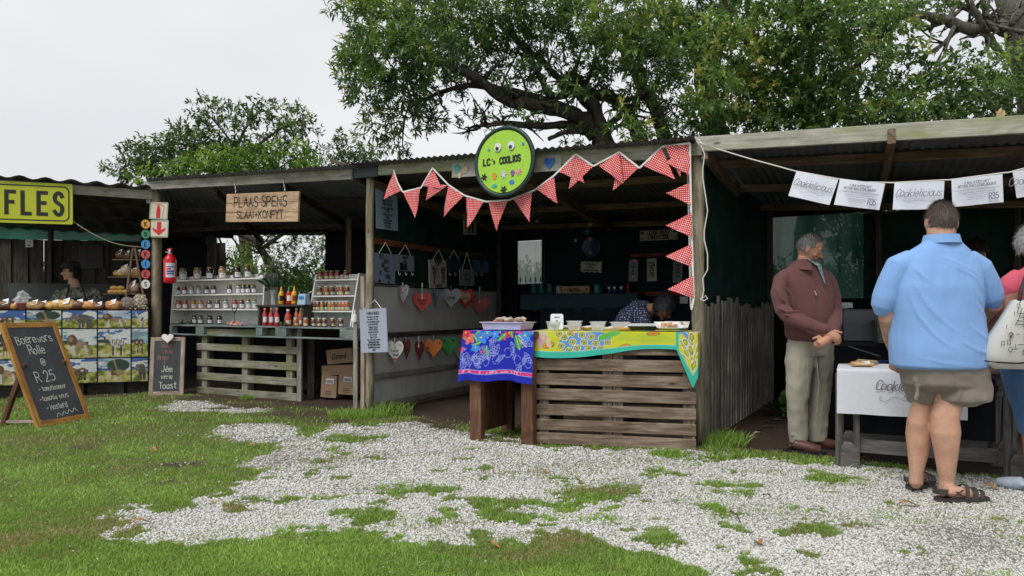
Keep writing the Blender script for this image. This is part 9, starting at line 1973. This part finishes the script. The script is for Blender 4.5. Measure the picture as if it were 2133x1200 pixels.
mb = MB(); loft(mb, [ring(1992, 2036, 930, Y4, .07), ring(1988, 2038, 820, Y4, .09), ring(1984, 2086, 748, Y4, .14)], 18); loft(mb, [ring(2036, 2078, 930, Y4, .07), ring(2034, 2082, 820, Y4, .09), ring(1984, 2086, 748, Y4, .14)], 18); finish(mb.build('trousers', fabric('black_trousers', (.02, .02, .024)), p4, True), .010, 2)
# ===== 5 bread seller in camouflage top
Y5 = 11.15
p5 = thing('person', 'woman in a camouflage top, black apron and dark cap looking left behind the bread counter', 'person', (pt(158, 645, Y5).x, Y5, 0))
hc5 = pt(147, 567, Y5); mb = MB(); L5, m5 = head(mb, hc5, R(-62), R(4), 0, 1.12, .5, 1.3); limbt(mb, [(152, 585, Y5, .072), (158, 602, Y5, .085)])
loft(mb, [ring(130, 192, 725, Y5, .17), ring(126, 196, 660, Y5, .19), ring(128, 192, 625, Y5, .17), ring(134, 184, 604, Y5, .12)])
limbt(mb, [(124, 612, Y5, .06), (116, 640, Y5 - .05, .05), (126, 652, Y5 - .3, .035)]); limbt(mb, [(198, 612, Y5, .06), (208, 638, Y5 - .08, .055), (192, 646, Y5 - .36, .04)])
hand(mb, pt(127, 652, Y5 - .33), V(.2, -.9, -.2), V(0, 0, 1), .95, .5, 1); hand(mb, pt(190, 645, Y5 - .38), V(-.4, -.9, -.2), V(0, 0, 1), .95, .5, -1)
limbt(mb, [(145, 725, Y5, .10), (145, 797, Y5, .05)]); limbt(mb, [(176, 725, Y5, .10), (176, 797, Y5, .05)]); finish(mb.build('body', SK2, p5, True), .009, 3)
face_parts(p5, L5, m5, 1.12, glasses=True, lip=(.45, .10, .10))
hair(p5, hc5, m5, 1.12, lambda u: (u.z > .42) or (u.y < .1 and u.z > .0) or (u.y < -.3 and u.z > -.55), hairmat('dark_hair', (.012, .012, .014), (.04, .04, .045)), 1.12, .08)
mb = MB(); mb.lathe(hc5 + m5 @ V(0, -.01, .062), [(.118, 0), (.122, .03), (.11, .075), (.06, .105), (0, .11)], 20, ax=(m5 @ V(1, 0, 0), m5 @ V(0, 1.1, 0), m5 @ V(0, 0, 1)), closed=False); mb.grid(lambda u, v: hc5 + m5 @ V(.105 * math.sin((u - .5) * 2.4), .06 + .05 * math.cos((u - .5) * 2.4) + .09 * v, .068 - .02 * v), 12, 4); mb.build('cap', M('black_cap', (.012, .013, .017), .8), p5, True)
m, t, b = newmat('camouflage'); v = coords(t, 'Object'); c = ramp(t, noise(t, v, 11, 2, .5, 1.5), [(.40, (.035, .04, .03)), (.43, (.16, .17, .12)), (.55, (.12, .13, .09)), (.57, (.28, .27, .22))]); t.links.new(c, b.inputs[0]); b.inputs['Roughness'].default_value = .85
mb = MB(); loft(mb, [ring(124, 200, 700, Y5, .22), ring(120, 202, 650, Y5, .22), ring(121, 201, 622, Y5, .19), ring(128, 192, 607, Y5, .14), ring(140, 178, 600, Y5, .10)], 22); limbt(mb, [(126, 608, Y5, .075), (114, 632, Y5 - .05, .085), (118, 646, Y5 - .15, .075)]); limbt(mb, [(196, 606, Y5, .075), (208, 628, Y5 - .04, .085), (206, 640, Y5 - .15, .072)]); finish(mb.build('top', m, p5, True), .012, 3, .014)
AP = M('black_apron', (.012, .012, .016), .85); mb = MB(); mb.grid(lambda u, v: pt(134 + 50 * u - 4 * v * (1 - 2 * u) * -1, 621 + 100 * v, Y5 - .225 - .01 * math.sin(u * 3.1)), 10, 10)
for (a, c_) in (((145, 592), (138, 624)), ((168, 590), (180, 624))): mb.grid(lambda u, v: pt(a[0] + (c_[0] - a[0]) * v + 4 * (u - .5), a[1] + (c_[1] - a[1]) * v, Y5 - .10 - .13 * min(1, v * 2.2)), 2, 8)
mb.build('apron', AP, p5, True)
mb = MB(); loft(mb, [ring(138, 158, 796, Y5, .07), ring(134, 160, 740, Y5, .11), ring(126, 196, 700, Y5, .2)], 16); loft(mb, [ring(166, 186, 796, Y5, .07), ring(162, 190, 740, Y5, .11), ring(126, 196, 700, Y5, .2)], 16); finish(mb.build('trousers', fabric('black_trousers', (.02, .02, .024)), p5, True), .014, 2)
# ===== 6 seller stooping behind the middle counter
Y6 = 7.35
p6 = thing('person', 'woman in a navy dotted top stooping over behind the pallet counter', 'person', (pt(1330, 645, Y6).x, Y6, 0))
hc6 = pt(1384, 640, Y6 - .15); mb = MB(); L6, m6 = head(mb, hc6, R(68), R(52), R(8), 1.0, .8, 1); limbt(mb, [(1372, 640, Y6 - .12, .055), (1352, 646, Y6 - .05, .066)])
pb_ = [pt(1290, 730, Y6 + .12), pt(1300, 700, Y6 + .10), pt(1318, 668, Y6 + .04), pt(1340, 650, Y6 - .02), pt(1354, 646, Y6 - .06)]
mb.tube(pb_, [.15, .15, .14, .13, .08], 16)
limbt(mb, [(1336, 656, Y6 - .14, .055), (1350, 700, Y6 - .22, .045), (1385, 715, Y6 - .3, .03)]); limbt(mb, [(1346, 652, Y6 + .1, .055), (1370, 700, Y6 + .06, .045), (1400, 715, Y6 - .1, .03)])
hand(mb, pt(1390, 716, Y6 - .32), V(.8, -.4, -.2), V(0, 0, 1), .92, .6, 1); hand(mb, pt(1404, 716, Y6 - .12), V(.8, -.4, -.2), V(0, 0, 1), .92, .6, -1)
limbt(mb, [(1278, 740, Y6 + .12, .10), (1282, 810, Y6 + .12, .06), (1282, 880, Y6 + .12, .04)]); limbt(mb, [(1306, 740, Y6 + .12, .10), (1308, 810, Y6 + .12, .06), (1308, 880, Y6 + .12, .04)]); finish(mb.build('body', SK3, p6, True), .007, 3)
face_parts(p6, L6, m6, 1.0, glasses=True)
hair(p6, hc6, m6, 1.0, lambda u: (u.z > .35) or (u.y < .3 and u.z > -.1) or (u.y < -.1 and u.z > -.7), hairmat('dark_grey_streaked_hair', (.010, .010, .014), (.045, .045, .055), 40), 1.22, .12)
m, t, b = newmat('navy_dotted'); v = coords(t, 'Object', (45, 45, 45)); vo = N(t, 'ShaderNodeTexVoronoi', Scale=1.0, Randomness=.35); t.links.new(v, vo.inputs[0]); t.links.new(ramp(t, vo.outputs['Distance'], [(.22, (.42, .46, .6)), (.30, (.014, .020, .055))]), b.inputs[0]); b.inputs['Roughness'].default_value = .8
mb = MB(); mb.tube([p + V(0, 0, 0) for p in pb_], [.175, .172, .165, .15, .10], 18); limbt(mb, [(1338, 652, Y6 - .12, .08), (1344, 680, Y6 - .2, .072)]); limbt(mb, [(1348, 650, Y6 + .1, .08), (1360, 680, Y6 + .08, .07)]); finish(mb.build('top', m, p6, True), .010, 3, .012)
mb = MB(); loft(mb, [ring(1268, 1296, 876, Y6 + .12, .07), ring(1262, 1298, 800, Y6 + .12, .10), ring(1258, 1322, 735, Y6 + .12, .17)], 18); loft(mb, [ring(1296, 1322, 876, Y6 + .12, .07), ring(1292, 1326, 800, Y6 + .12, .10), ring(1258, 1322, 735, Y6 + .12, .17)], 18); finish(mb.build('trousers', fabric('black_trousers', (.02, .02, .024)), p6, True), .012, 2)
